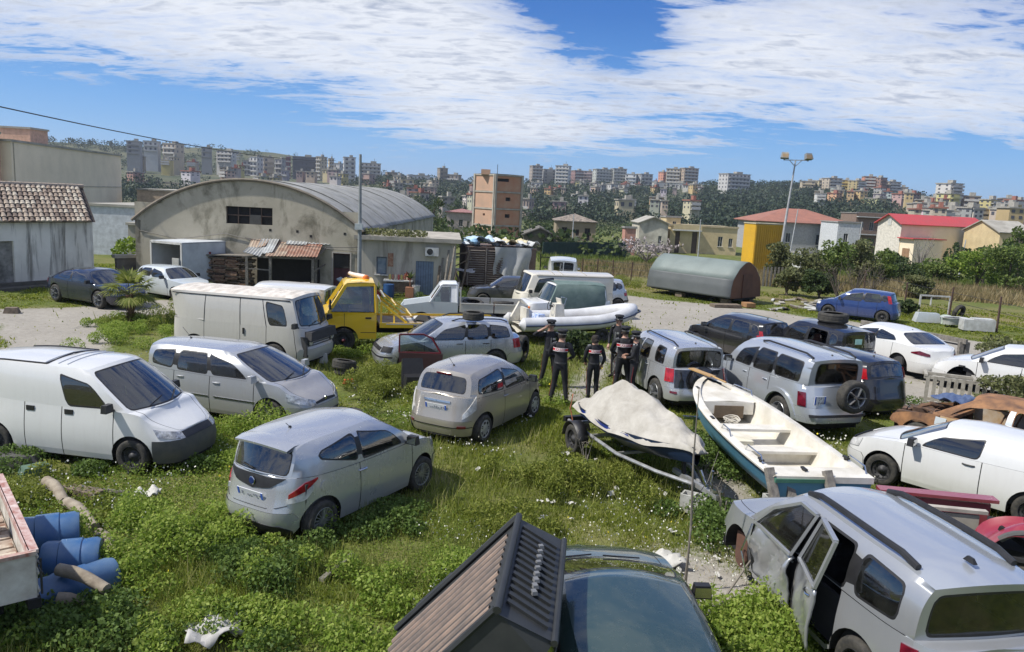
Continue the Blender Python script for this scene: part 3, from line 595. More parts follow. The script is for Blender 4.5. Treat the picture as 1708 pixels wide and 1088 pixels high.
for k,(x0,z0,x1,z1,w_)in enumerate(((4.2,2.3,5.0,0.3,.09),(4.3,2.0,5.3,2.2,.07),(5.3,2.3,4.9,0.0,.08),(4.5,1.4,5.4,1.9,.06))):
 p0,p1=an(x0,0.5),an(x1,0.3);o=MB().beam((p0[0],p0[1],z0),(p1[0],p1[1],z1),w_,w_).build('timber_brace',M_WOODOLD,None,smooth=False);tag(o,'dark timber brace in the gap between annex and slatted container','timber','braces between annex and container')
q=an(4.9,1.4);cloth('hung_sheet','pale sheet hanging in the gap between annex and slatted container','sheet',(q[0],q[1],1.1),1.4,1.2,mat('pale_sheet',(0.42,0.41,0.39),0.85),AA,0.05,9)if'cloth' in globals()else None
o=MB().beam((0,0,0),(0,0,5.9),0.11,0.11).build('shaft',M_DARKIN,None);bpy.data.objects.remove(o)
PO=thing('utility_pole','slim grey pole with a meter box in front of the hangar and annex corner','pole',(onz(599,492)[0],onz(599,492)[1],0));MB().tube([(0,0,0),(-0.02,0,3.0),(-0.05,0,6.65)],[0.11,0.09,0.06],10).build('shaft',mat('grey_pole',(0.26,0.28,0.28),0.7),PO);MB().box((-0.04,-0.14,3.28),(0.36,0.18,0.28)).build('meter_box',mat('grey_box',(0.42,0.46,0.46),0.6),PO,smooth=False)
rw0=np.random.RandomState(3);P=np.stack([rw0 .uniform(0,3.6,900),rw0 .uniform(0.2,1.6,900),rw0 .uniform(0,0.3,900)],1);o=inst('roof_weeds',tri_mesh('roof_weeds',leaf_quads(P,0.09,rw0),M_LEAF_OLIVE,col=rw0 .uniform(0,1,900)),None,(a2 .x-0.6,a2 .y+0.3,2.82));o['kind']='stuff';tag(o,'moss and weeds growing on the annex roof beside the vault','weeds')
# open truck box, wood stack, shed
a=at(253,440,36.9);TB=thing('truck_box','open white truck box body standing on the ground before the hangar','container',(a.x,a.y,0),R(-24));Wb,Lb,Hb=2.0,2.7,2.15
M_BOXW=mat('dirty_white_panel',(0.50,0.53,0.55),0.7,col2=(0.38,0.40,0.42),scale=1.2)
for nm,c_,d_ in(('roof',(Wb/2,Lb/2,Hb),(Wb,Lb,0.06)),('side_panel',(0.03,Lb/2,Hb/2),(0.06,Lb,Hb)),('side_panel',(Wb-0.03,Lb/2,Hb/2),(0.06,Lb,Hb)),('rear_panel',(Wb/2,Lb-0.03,Hb/2),(Wb,0.06,Hb)),('floor',(Wb/2,Lb/2,0.15),(Wb,Lb,0.1))):MB().box(c_,d_).build(nm,M_BOXW if nm!='floor' else M_WOODOLD,TB,smooth=False)
MB().box((0.03,-0.03,Hb/2),(0.09,0.06,Hb)).box((Wb-0.03,-0.03,Hb/2),(0.09,0.06,Hb)).box((Wb/2,-0.03,Hb-0.03),(Wb,0.06,0.1)).build('door_frame',M_FRAMEW,TB,smooth=False)
MB().box((Wb-0.32,-0.1,0.72),(0.42,0.06,1.45)).build('door_leaf',mat('grey_leaf',(0.42,0.42,0.39),0.8),TB,smooth=False)
MB().box((Wb*0.45,1.8,0.5),(1.0,0.8,0.7)).build('stored_junk',M_WOODOLD,TB,smooth=False)
a=onz(335,478,0);WS=thing('wood_stack','tall stack of weathered timber between the truck box and the shed','timber',(a.x,a.y,0),R(6));rr=random.Random(4)
plm=MB().box((0,0,0),(0.75,0.5,0.07)).mesh('plank',M_WOODOLD,False);plm2=MB().box((0,0,0),(0.55,0.6,0.09)).mesh('plank',mat('red_brown_wood',(0.17,0.085,0.05),0.9,col2=(0.26,0.20,0.14),scale=6),False)
for row in range(15):
 for c_ in range(4):inst('plank',plm if rr.random()<.55 else plm2,WS,(0.3+c_*0.58+rr.uniform(-.07,.07),0.3+rr.uniform(-.12,.12),0.06+row*0.098),(rr.uniform(-.04,.04),rr.uniform(-.05,.05),rr.uniform(-.2,.2)))
MB().box((1.2,0.3,1.56),(2.7,0.8,0.05),0.03).build('top_board',M_WOODGREY,WS,smooth=False);MB().box((0.2,0.2,1.62),(0.5,0.4,0.14),0.2).build('red_sheet',mat('dark_red_sheet',(0.16,0.02,0.02),0.8),WS,smooth=False)
a=onz(412,484,0);SH=thing('lean_to_shed','dark open lean-to shed with a rusty corrugated roof against the hangar','shed',(a.x,a.y,0),R(5));SW=3.6
for x,y,h in((0,0,1.65),(1.1,0,1.6),(3.1,0,1.62),(SW,1.9,2.25),(3.1,0.9,1.9),(0,1.9,2.2)):MB().box((x,y,h/2),(0.12,0.12,h)).build('post',M_WOODGREY,SH,smooth=False)
MB().beam((0,0,1.62),(3.15,0,1.62),0.08).beam((3.15,0,1.6),(SW,1.9,2.25),0.08).beam((3.1,0,1.0),(SW,1.9,1.35),0.06).beam((0,0,1.05),(1.1,0,1.0),0.10,0.05).build('rail',M_WOODGREY,SH,smooth=False)
MB().box((1.7,1.2,0.75),(3.0,0.05,1.5)).box((3.2,1.4,0.5),(0.05,1.0,1.0)).build('back_board',mat('black_board',(0.025,0.022,0.02),0.9),SH,smooth=False)
MR=[mat('rusty_sheet',(0.20,0.075,0.045),0.8,col2=(0.34,0.24,0.18),scale=2.2),mat('pale_rust_sheet',(0.36,0.30,0.23),0.8,col2=(0.22,0.12,0.08),scale=2.2),mat('zinc_sheet',(0.40,0.42,0.42),0.7,col2=(0.26,0.26,0.25),scale=2)]
for k,(x0,w_,y0,dy,z0,z1,mi_,tw_)in enumerate(((0.9,0.95,-0.25,2.3,1.70,2.42,1,0.02),(1.7,0.9,-0.2,2.2,1.70,2.44,0,0.0),(2.45,0.9,-0.25,2.2,1.72,2.42,0,0.0),(1.6,1.0,1.1,1.0,2.18,2.48,2,0.0),(2.5,1.2,1.3,0.9,2.22,2.46,2,0.0),(0.3,0.9,0.1,2.0,1.72,2.52,2,0.12),(-0.1,0.8,-0.3,1.2,1.70,1.95,2,-0.1),(-0.2,0.9,0.8,1.2,1.9,2.4,1,0.15))):
 mb=MB();mb.grid([[Vector((x0+w_*i/12,y0+dy*j/6,z0+(z1-z0)*j/6+0.022*math.cos(i*math.pi)+tw_*(i/12-.5)*2*(1-j/6)+0.008*k))for j in range(7)]for i in range(13)]);o=mb.build('roof_sheet',MR[mi_],SH,smooth=False);s=o.modifiers.new('s','SOLIDIFY');s.thickness=0.015
a=onz(505,495,0);o=thing('small_table','small pale metal table in front of the shed','table',(a.x,a.y,0),R(12));MB().box((0,0,0.62),(0.62,0.5,0.05)).build('table_top',M_FRAMEW,o,smooth=False)
for x,y in((-.28,-.22),(.28,-.22),(-.28,.22),(.28,.22)):MB().box((x,y,0.3),(0.035,0.035,0.6)).build('leg',M_FRAMEW,o,smooth=False)
a=onz(582,500,0);o=MB().box((0,0,0),(1.5,0.85,0.05),0,0,Matrix.Rotation(R(33),3,'Y')).build('solar_panel',mat('blue_grey_panel',(0.12,0.17,0.24),0.25),None,loc=(a.x,a.y+0.6,0.50),smooth=False);tag(o,'tilted blue-grey flat panel leaning over a heap before the maroon door','panel')
rr=random.Random(2);mb=MB();mb.lathe([(1.0,0),(0.75,0.25),(0.4,0.5),(0.0,0.62)],12);
for i,v in enumerate(mb.v):mb.v[i]=(v[0]*1.0,v[1]*0.6,max(0,v[2]+rr.uniform(-.06,.06)))
o=mb.build('stone_heap',mat('stone_heap',(0.26,0.24,0.2),0.95,col2=(0.16,0.15,0.12),scale=9,b_str=0.6),None,loc=(a.x-0.35,a.y+0.9,0));tag(o,'low heap of stones under the tilted panel','heap')
# container with louvred side, tarpaulin and heap on top
a=onz(775,480,0);CN=thing('slatted_container','brown slatted container piled with coloured bags on its roof','container',(a.x,a.y,0),R(10));CW,CD,CH=3.9,3.4,2.15
M_CONT=mat('brown_container',(0.085,0.055,0.045),0.8,col2=(0.14,0.10,0.08),scale=3);M_CONTL=mat('pale_slat',(0.24,0.21,0.18),0.8,col2=(0.15,0.12,0.10),scale=3)
MB().box((CW/2,CD/2,CH/2+0.1),(CW,CD,CH-0.1)).build('body',M_CONT,CN,smooth=False)
for s_ in range(2):
 MB().box((0.12+s_*1.0,-0.03,CH/2+0.1),(0.07,0.08,CH-0.1)).build('corner_post',M_CONTL,CN,smooth=False)
 for k in range(15):MB().box((0.62+s_*1.0,-0.03,0.30+k*0.125),(0.86,0.05,0.045),0,0,Matrix.Rotation(0.5,3,'X')).build('slat',M_CONTL,CN,smooth=False)
MB().box((CW/2,CD/2,CH+0.08),(CW+0.06,CD+0.06,0.06)).build('roof',M_CONT,CN,smooth=False)
q=(a.x+math.cos(R(10))*2.7,a.y+math.sin(R(10))*2.7-0.12)
mb=MB();rows=[];rr=random.Random(6)
for i in range(25):
 row=[]
 for j in range(15):
  u,v=i/24,j/14;x=1.55+2.35*u+0.05*math.sin(v*6);z=CH+0.15-v*(1.55+0.3*math.sin(u*3.1)-0.25*math.sin(u*9));y=-0.10-0.10*math.sin(u*22+v*2)*v-0.06*math.sin(u*9+v*5)
  if u>0.85:y+=(u-0.85)*6
  row.append(Vector((x,y,z)))
 rows.append(row)
mb.grid(rows);M_TARP=mat('grey_tarp',(0.27,0.28,0.28),0.6,col2=(0.36,0.37,0.37),scale=1.6,b_str=0.4,b_scale=5);o=mb.build('tarpaulin',M_TARP,None,loc=(a.x,a.y,0),rz=R(10));tag(o,'grey tarpaulin draped over the right half of the slatted container','tarpaulin')
BC=[(0.16,0.36,0.62),(0.55,0.62,0.68),(0.62,0.63,0.62),(0.45,0.07,0.08),(0.05,0.07,0.12),(0.55,0.45,0.2),(0.30,0.5,0.68),(0.5,0.46,0.38)]
for k_,(u_,c_,L_w,W_w,lab)in enumerate(((0.16,(0.42,0.55,0.66),1.5,1.3,'pale blue cloth spread over the left end of the container heap'),(0.42,(0.58,0.60,0.60),1.3,1.4,'white cloth in the middle of the container heap'),(0.66,(0.55,0.48,0.30),1.5,1.2,'yellowish foam sheet on the right of the container heap'),(0.88,(0.50,0.51,0.50),1.2,1.6,'off-white sheet over the right end of the container heap'))):cloth('cloth_sheet',lab,'cloth',(a.x+math.cos(R(10))*CW*u_,a.y+1.0+math.sin(R(10))*CW*u_,CH+0.34-0.06*k_),L_w,W_w,mat('heap_cloth_%d'%k_,c_,0.8,col2=tuple(q*.75 for q in c_),scale=5),R(10),0.10,40+k_)
rr=random.Random(11)
for k in range(22):
 u=rr.random();x=a.x+math.cos(R(10))*(-0.1+3.7*u)+rr.uniform(-.1,.1);y=a.y+0.5+rr.uniform(-0.3,1.6)+0.7*u;z=CH+0.16+rr.uniform(0,0.34)*(1-abs(u-.35))
 ci_=(rr.choice([0,6,1,2,6,1])if u<0.5 else rr.choice([5,7,2,2,1]));mb=MB();mb.lathe([(0,-0.10),(0.22,-0.08),(0.30,0.02),(0.18,0.12),(0,0.14)],8)
 for i,v in enumerate(mb.v):mb.v[i]=(v[0]*rr.uniform(.85,1.2)*1.1,v[1]*rr.uniform(.8,1.1)*.8,v[2]+rr.uniform(-.04,.04))
 o=mb.build('bag',mat('bag_colour_%d'%ci_,BC[ci_],0.6,col2=tuple(c*.7 for c in BC[ci_]),scale=6),None,loc=(x,y,z),rz=rr.uniform(0,3));tag(o,'crumpled %s bag heaped on the slatted container roof'%('mid-blue','pale grey-blue','light grey','dark red','near-black','mustard','sky blue','beige')[ci_],'bag','bags heaped on the container')
q=onz(905,478,0);o=MB().box((0,0,0.95),(0.06,0.06,1.9)).box((0.35,0,1.7),(0.7,0.05,0.05)).box((0.35,0,0.8),(0.7,0.05,0.05)).box((0.4,0.05,0.4),(0.7,0.4,0.75)).build('bin_rack',M_BLACK,None,loc=(q.x-0.2,q.y,0),smooth=False);tag(o,'black rack with a dark bin right of the grey tarpaulin','rack')
# stained white house with a tiled roof (left)
c1=onz(158,470,0);c0=onz(-60,486,0);c0 .z=c1 .z=0;dirv=(c1-c0).normalized();Lw=(c1-c0).length;nl=Vector((-dirv.y,dirv.x,0))
WH=thing('old_house','old whitewashed house with black stains and a clay tiled roof at the left edge','house',(c0 .x,c0 .y,0),math.atan2(dirv.y,dirv.x));EH=3.02
mb=MB();wallgrid(mb,Lw,EH,[(1.1,0.0,1.0,2.05)],xcuts=[Lw*i/6 for i in range(1,6)]);mb.build('front_wall',M_OLDWH,WH,smooth=False)
mb=MB();mb.box((Lw-0.15,1.7,EH/2),(0.3,3.3,EH));mb.build('side_wall',M_OLDWH,WH,smooth=False)
MB().box((1.6,0.15,1.02),(1.0,0.05,2.04)).build('door',mat('grey_door',(0.28,0.27,0.25),0.8,col2=(0.1,0.1,0.09),scale=3),WH,smooth=False)
MB().box((Lw/2,-0.12,0.09),(Lw,0.25,0.3)).box((Lw/2,-0.5,0.02),(Lw,0.7,0.14)).build('step',mat('dark_step',(0.10,0.095,0.08),0.95),WH,smooth=False)
TD=2.3;TZ=1.42;sk=0.95
def roofpt(s,t):return Vector((s+sk*t/TD,t,EH+TZ*t/TD))
mb=MB();mb.face([roofpt(-0.2,-0.25),roofpt(Lw+0.1,-0.25),roofpt(Lw+0.1,TD),roofpt(-0.2,TD)]);mb.face([roofpt(-0.2,TD),roofpt(Lw+0.1,TD),(Lw+1.0,TD*2.2,EH),(0,TD*2.2,EH)]);mb.build('roof_deck',mat('roof_shadow',(0.05,0.04,0.035),0.95),WH,smooth=False)
tm=[]
for cc in((0.40,0.33,0.26),(0.30,0.235,0.185),(0.17,0.13,0.105),(0.48,0.43,0.35)):
 mb=MB();rows=[[Vector((w_*0.105*math.cos(t),y,h_+0.085*math.sin(t)*w_))for t in np.linspace(0,math.pi,7)]for y,w_,h_ in((0,1.12,0.03),(0.33,0.9,0.0))];mb.grid(rows);mb.face([rows[0][k]for k in range(7)]);orient(mb,(0,0.2,-1))if'orient' in globals()else None;tm.append(mb.mesh('roof_tile',mat('clay_tile_%d'%int(cc[0]*100),cc,0.9,col2=tuple(c*.55 for c in cc),scale=9),True,60))
rr=random.Random(9);sl=math.atan2(TZ,TD);nrow=9;ncol=int((Lw+0.3)/0.235)
for j in range(nrow):
 for i in range(ncol):
  p=roofpt(-0.1+i*0.235+rr.uniform(-.012,.012),-0.28+j*0.285);inst('roof_tile',tm[rr.choice([0,0,1,1,2,3])],WH,(p.x,p.y,p.z+0.02),(sl+rr.uniform(-.03,.03),rr.uniform(-.05,.05),-math.atan2(sk,TD)*0.9+rr.uniform(-.04,.04)))
mb=MB();mb.tube([roofpt(-0.2,TD)+Vector((0,0,0.05)),roofpt(Lw+0.1,TD)+Vector((0,0,0.05))],0.11,8);mb.build('ridge',mat('clay_tile_40',(0.40,0.33,0.26)),WH)
# left background blocks
def slab(name,label,p0,p1,ztop,zbot,depth,m,cat='building',parapet=None):
 a,b=Vector(p0),Vector(p1);L=(b-a).length;o=thing(name,label,cat,(a.x,a.y,zbot),math.atan2(b.y-a.y,b.x-a.x));mb=MB();mb.box((L/2,depth/2,(ztop-zbot)/2),(L,depth,ztop-zbot));mb.build('wall',m,o,smooth=False)
 mb=MB();mb.box((L/2,depth/2,ztop-zbot+0.08),(L+0.2,depth+0.2,0.16));mb.build('roof',parapet or M_PALEC,o,smooth=False);return o,L
p0=at(27,400,56);p1=at(204,345,80);o,L=slab('apartment_block','tall cream apartment block with a blank side wall behind the tiled house',(p0 .x,p0 .y,0),(p1 .x,p1 .y,0),7.15,-1.5,12,M_CREAMW)
MB().box((L/2,-0.02,5.6),(L,0.05,0.05)).box((0.3,-0.03,4.3),(0.06,0.06,8.6)).build('string_course',mat('course',(0.42,0.38,0.30),0.8),o,smooth=False)
p0b=at(-120,400,52);o2,L2=slab('apartment_block','peach coloured apartment front with a balcony at the far left edge',(p0b.x,p0b.y,0),(p0 .x-0.4,p0 .y-0.6,0),7.6,-1.5,10,mat('peach_render',(0.55,0.36,0.25),0.85))
MB().box((L2-1.2,-0.5,4.75),(2.4,1.1,0.18)).build('balcony',M_PALEC,o2,smooth=False);mb=MB()
for k in range(16):mb.box((L2-2.3+k*0.15,-1.0,5.2),(0.02,0.02,0.8))
mb.box((L2-1.2,-1.0,5.62),(2.4,0.04,0.05));mb.build('railing',M_FRAMEB,o2,smooth=False);MB().box((L2-1.0,-0.02,5.9),(1.1,0.06,2.0)).build('shutter',M_FRAMEB,o2,smooth=False);MB().box((L2-1.0,-0.02,3.3),(1.1,0.06,1.9)).build('shutter',M_FRAMEB,o2,smooth=False)
p0=at(-10,300,66);p1=at(42,300,66);slab('roof_room','salmon roof-top storey of the far left block',(p0 .x,p0 .y+1,0),(p1 .x,p1 .y+1,0),at(40,214,66).z,6.8,2.5,mat('salmon_render',(0.60,0.38,0.27),0.85))
p0=at(150,400,52);p1=at(228,400,52);slab('garage','low white rendered building between the tiled house and the hangar',(p0 .x,p0 .y,0),(p1 .x+0.6,p1 .y,0),at(190,345,52).z,-0.5,7,mat('bluish_white_render',(0.54,0.57,0.60),0.8))
p0=at(214,400,48);p1=at(240,400,48);slab('outhouse','small pale outhouse at the hangar left corner',(p0 .x,p0 .y,0),(p1 .x,p1 .y,0),at(225,376,48).z,-0.2,4,M_PALEC)
p0=at(230,380,80);p1=at(300,380,80);slab('house','beige house showing above the hangar left shoulder',(p0 .x,p0 .y,0),(p1 .x,p1 .y,0),at(250,318,80).z,-1,9,mat('beige_render',(0.50,0.39,0.28),0.85))
p0=onz(160,473,0);p1=onz(232,470,0);p0 .y+=2;p1 .y+=2;o,L=slab('boundary_wall','low dark boundary wall between tiled house and hangar',(p0 .x,p0 .y,0),(p1 .x,p1 .y,0),1.05,-0.2,0.25,mat('dark_wall',(0.09,0.085,0.075),0.95,col2=(0.16,0.15,0.13),scale=2),'wall')
q=onz(180,462,0);leaf_tuft('yellow_green_bush','yellow-green bush above the low dark wall by the tiled house','bush',q.x,q.y+2.5,0.2,1.0,1.7,900,0.13,M_LEAF_BR,17)
# brick building
def brickblock():
 D=140;pl,pm,pr=at(788,383,D+4),at(822,388,D),at(867,396,D+2.5);zt=at(822,290,D).z;zb=tz(pm.x,pm.y)-0.5;H=zt-zb
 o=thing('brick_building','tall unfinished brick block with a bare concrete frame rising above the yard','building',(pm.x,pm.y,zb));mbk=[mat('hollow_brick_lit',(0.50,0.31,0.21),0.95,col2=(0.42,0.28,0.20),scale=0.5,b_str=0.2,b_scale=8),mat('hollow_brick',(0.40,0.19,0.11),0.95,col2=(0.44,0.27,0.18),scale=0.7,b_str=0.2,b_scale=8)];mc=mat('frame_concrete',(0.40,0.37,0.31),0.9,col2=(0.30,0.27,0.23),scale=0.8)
 nf=4
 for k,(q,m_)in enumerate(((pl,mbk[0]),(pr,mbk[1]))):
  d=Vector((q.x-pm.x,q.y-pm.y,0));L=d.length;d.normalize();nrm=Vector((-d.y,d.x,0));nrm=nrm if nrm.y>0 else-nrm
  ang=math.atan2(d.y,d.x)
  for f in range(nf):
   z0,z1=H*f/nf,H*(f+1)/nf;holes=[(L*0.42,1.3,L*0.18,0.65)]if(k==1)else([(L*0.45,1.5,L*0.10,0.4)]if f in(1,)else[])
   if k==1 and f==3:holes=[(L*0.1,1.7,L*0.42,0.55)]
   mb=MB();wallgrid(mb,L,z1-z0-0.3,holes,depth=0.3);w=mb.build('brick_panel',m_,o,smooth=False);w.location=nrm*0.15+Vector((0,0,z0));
   if k==0:
    for i,v in enumerate(w.data.vertices):v.co.y=-v.co.y
   w.rotation_euler=(0,0,ang)
   for hx,hz,hw,hh in holes:
    mb=MB();mb.box((hx+hw/2,0.32 if k else-0.32,hz+hh/2),(hw,0.03,hh));p_=mb.build('opening',M_DARKIN,o,smooth=False);p_.location=nrm*0.15+Vector((0,0,z0));p_.rotation_euler=(0,0,ang)
   c_=d*(L/2);mb=MB();mb.box((L/2,0,0),(L+0.1,0.36,0.26));b_=mb.build('floor_slab',mc,o,smooth=False);b_.location=nrm*0.2+Vector((0,0,z1-0.15));b_.rotation_euler=(0,0,ang)
  for t in(0,L):mb=MB();mb.box((0,0,H/2),(0.42,0.42,H));b_=mb.build('column',mc,o,smooth=False);b_.location=d*t+nrm*0.15;b_.rotation_euler=(0,0,ang)
 top=MB();a_,b2_=Vector((pl.x-pm.x,pl.y-pm.y,H)),Vector((pr.x-pm.x,pr.y-pm.y,H));c4=a_+b2_-Vector((0,0,H));hz_=Vector((0,0,H));top.face([(0,0,H+0.05),b2_+Vector((0,0,.05)),c4+Vector((0,0,.05)),a_+Vector((0,0,.05))]);top.face([b2_,c4,c4-hz_,b2_-hz_]);top.face([a_,c4,c4-hz_,a_-hz_]);top.build('flat_roof',mc,o,smooth=False)
 MB().tube([(0.3,1,H),(0.3,1,H+1.7)],0.05,5).build('aerial_mast',M_STEEL,o);MB().box((-1.8,2.0,H+0.3),(1.6,1.6,0.9)).build('stair_head',mbk[0],o,smooth=False)
brickblock()
M_REDR=mat('red_sheet_roof',(0.46,0.055,0.06),0.6,col2=(0.40,0.07,0.07),scale=0.5);M_TILER=mat('terracotta_roof',(0.30,0.13,0.09),0.85,col2=(0.24,0.11,0.08),scale=0.6)
gl=at(1474,425,122);g0=at(1497,430,118);g1=at(1640,432,124);zt=at(1500,372,118).z;zb=tz(g0 .x,g0 .y)-0.6;HH=zt-zb;d=Vector((g1 .x-g0 .x,g1 .y-g0 .y,0));L=d.length;ang=math.atan2(d.y,d.x);dep=4.6
o=thing('red_roof_house','cream house with a bright red sheet roof behind the shrubs at the right','house',(g0 .x,g0 .y,zb),ang)
mb=MB();wallgrid(mb,L,HH,[(L*0.78,2.7,1.0,1.1)]);mb.build('long_wall',M_CREAMW,o,smooth=False);window(o,L*0.78,2.7,1.0,1.1,pane=M_DARKIN,fr=M_FRAMEB)
mb=MB();mb.face([(0,0,0),(0,0,HH),(0,dep/2,HH+1.25),(0,dep,HH),(0,dep,0)]);mb.build('gable_wall',mat('white_gable',(0.66,0.62,0.54),0.8),o,smooth=False);mb=MB();mb.face([(L,0,0),(L,dep,0),(L,dep,HH),(L,dep/2,HH+1.25),(L,0,HH)]);mb.build('gable_wall',mat('white_gable',(0.66,0.62,0.54),0.8),o,smooth=False)
MB().box((-0.03,dep/2,HH+0.1),(0.06,0.7,1.0)).build('gable_window',M_FRAMEW,o,smooth=False)
mb=MB();mb.face([(-0.5,-0.4,HH-0.15),(L+0.4,-0.4,HH-0.15),(L-0.3,dep/2,HH+1.35),(-0.5,dep/2,HH+1.35)]);mb.face([(-0.5,dep/2,HH+1.35),(L-0.3,dep/2,HH+1.35),(L+0.4,dep+0.4,HH-0.15),(-0.5,dep+0.4,HH-0.15)]);rf=mb.build('roof',M_REDR,o,smooth=False);s=rf.modifiers.new('s','SOLIDIFY');s.thickness=0.12
mb=MB();mb.box((2.9,-1.3,HH*0.34),(5.6,2.6,HH*0.68));po=mb.build('porch',M_CREAMW,o,smooth=False);MB().box((2.9,-1.3,HH*0.68+0.1),(6.6,3.0,0.14)).build('porch_roof',M_REDR,po,smooth=False);MB().box((0.08,-1.3,HH*0.38),(0.1,1.3,1.5)).box((0.05,-1.3,0.6),(0.08,2.4,1.0)).build('porch_blind',mat('brown_blind',(0.30,0.18,0.10),0.8),po,smooth=False)
MB().box((L+1.6,2,HH*0.30),(3.4,3.6,HH*0.62)).build('side_shed',M_CREAMW,o,smooth=False)
house(1262,1420,372,405,150,'wide grey-walled house under a broad terracotta hipped roof',mat('grey_render',(0.36,0.36,0.37),0.85),14,wins=[(0.12,0.35,0.05,0.3),(0.3,0.35,0.05,0.3),(0.62,0.3,0.07,0.35)],roof='hip',roofm=M_TILER,rise=2.6,over=0.8)
house(1395,1432,372,402,140,'white walled block at the end of the hipped-roof house',mat('cool_white',(0.58,0.6,0.62),0.8),8,wins=[(0.3,0.4,0.2,0.3)])
house(1424,1482,357,400,165,'brown two storey house with long balconies',mat('brown_render',(0.24,0.17,0.13),0.9),8,wins=[(0.1,0.12,0.12,0.2),(0.35,0.12,0.12,0.2),(0.65,0.12,0.15,0.2),(0.1,0.6,0.12,0.2),(0.4,0.6,0.12,0.2),(0.7,0.6,0.12,0.2)],balcs=[(0.5,0,1,1.0),(0.92,0,1,1.0)])
house(1116,1228,379,410,125,'long yellow single storey house with two shuttered doors',M_OCHREW,9,wins=[(0.72,0.35,0.07,0.35),(0.88,0.35,0.06,0.3)],doors=[(0.08,0.07,0.75),(0.33,0.08,0.75)],roofm=mat('ochre_edge',(0.46,0.38,0.24),0.85),balcs=[(0.86,0.03,0.45,1.0)])
house(1108,1132,363,410,128,'small square yellow upper storey with one dark window',M_OCHREW,5,wins=[(0.45,0.78,0.25,0.12)])
house(1064,1112,372,412,122,'small white gabled house with a grey wall left of the yellow house',mat('offwhite_gable',(0.60,0.56,0.46),0.85,col2=(0.3,0.27,0.22),scale=0.5),8,roof='gablef',rise=1.0,roofm=M_PALEC,wins=[(0.68,0.35,0.12,0.25)])
house(926,992,369,410,112,'roofless-looking old stone house with a tiled hipped roof and two tall openings',mat('old_stone',(0.23,0.185,0.12),0.95,col2=(0.32,0.26,0.18),scale=0.6,b_str=0.4),8,wins=[(0.14,0.42,0.14,0.38),(0.5,0.55,0.08,0.2),(0.72,0.4,0.14,0.4)],roof='hip',rise=1.0,roofm=mat('broken_tiles',(0.30,0.25,0.20),0.95,col2=(0.08,0.07,0.06),scale=2.5,b_str=0.6),pane=M_DARKIN,fr=M_FRAMEB)
house(872,926,392,425,92,'grey ruined stone building with a low gable beside the old stone house',mat('ruin_stone',(0.17,0.155,0.12),0.95,col2=(0.10,0.09,0.07),scale=0.8,b_str=0.5),7,roof='gablef',rise=0.9,roofm=mat('ruin_roof',(0.14,0.13,0.11),0.95))
house(925,944,398,425,86,'small dark outbuilding with a white window under the ruin',mat('ruin_stone'),4,wins=[(0.3,0.5,0.4,0.25)])if False else None
house(744,790,354,385,150,'pale pink roofed house left of the brick building',mat('pinkish_render',(0.42,0.36,0.33),0.9),9,wins=[(0.15,0.4,0.1,0.25),(0.45,0.4,0.15,0.3),(0.75,0.4,0.1,0.25)],roof='hip',rise=0.6,roofm=mat('pink_roof',(0.30,0.15,0.14),0.9))
house(1663,1720,388,425,112,'cream house with a white balcony at the right edge',M_OCHREW,9,roof='gable',rise=1.6,wins=[(0.3,0.6,0.12,0.25),(0.1,0.15,0.2,0.25)],balcs=[(0.45,0,1,1.3)],roofm=M_PALEC)
house(1042,1060,381,397,110,'tiny pink shed with a blue tank beside it',mat('pink_shed',(0.50,0.26,0.20),0.85),3,cat='shed',name='shed')
house(1338,1362,425,440,78,'small white hut among the shrubs with a brown opening',M_WHITEW,3,wins=[(0.55,0.3,0.35,0.5)],cat='shed',name='hut')
YC=onz(1242,434,0);a=at(1256,426,66);b=at(1304,428,67);a.z=b.z=0;L=(b-a).length;zb=tz(a.x,a.y);o=thing('yellow_container','tall bright yellow storage container by the floodlight poles','container',(a.x,a.y,zb),math.atan2(b.y-a.y,b.x-a.x));H_=at(1270,374,66).z-zb
m_y=mat('container_yellow',(0.62,0.36,0.02),0.5,col2=(0.55,0.32,0.03),scale=1);MB().box((L/2,0.8,H_/2),(L,1.6,H_)).build('body',m_y,o,smooth=False)
for k in range(14):MB().box((L*(k+.5)/14,-0.02,H_/2),(L/28,0.05,H_*0.94)).build('rib',m_y,o,smooth=False)
MB().box((L/2,0.8,H_+0.03),(L+.1,1.7,0.08)).build('roof',mat('pale_top',(0.5,0.45,0.3),0.7),o,smooth=False)
ARX=onz(1218,508,0);AR=thing('arched_wagon','long grey arched metal wagon with a brown end wall, on blocks by the road','wagon',(11.35,40.6,0),math.atan2(43.9-40.6,8.45-11.35));LW=math.hypot(3.3,2.9)+0.4;Wd=2.9
def arch(t):
 P_=[(0,0.0),(0.02,0.6),(0.06,1.0),(0.22,1.55),(0.40,1.86),(0.5,1.93),(0.60,1.86),(0.78,1.55),(0.94,1.0),(0.98,0.6),(1,0.0)];i=min(9,int(t*10));f=t*10-i;return(P_[i][0]+(P_[i+1][0]-P_[i][0])*f,P_[i][1]+(P_[i+1][1]-P_[i][1])*f)
sgn=1.0
mA=mat('grey_green_sheet',(0.17,0.205,0.19),0.6,col2=(0.14,0.17,0.16),scale=0.8);mS=mat('dark_grey_side',(0.075,0.085,0.085),0.6,col2=(0.10,0.11,0.11),scale=0.8)
for(t0,t1,mm_,nm)in((0,0.2,mS,'side_panel'),(0.2,0.8,mA,'roof'),(0.8,1.0,mS,'side_panel')):
 mb=MB();mb.grid([[Vector((x,sgn*(arch(t)[0]*Wd-Wd),0.32+arch(t)[1]))for x in np.linspace(0,5.6,9)]for t in np.linspace(t0,t1,12)]);o=mb.build(nm,mm_,AR);s=o.modifiers.new('s','SOLIDIFY');s.thickness=0.04
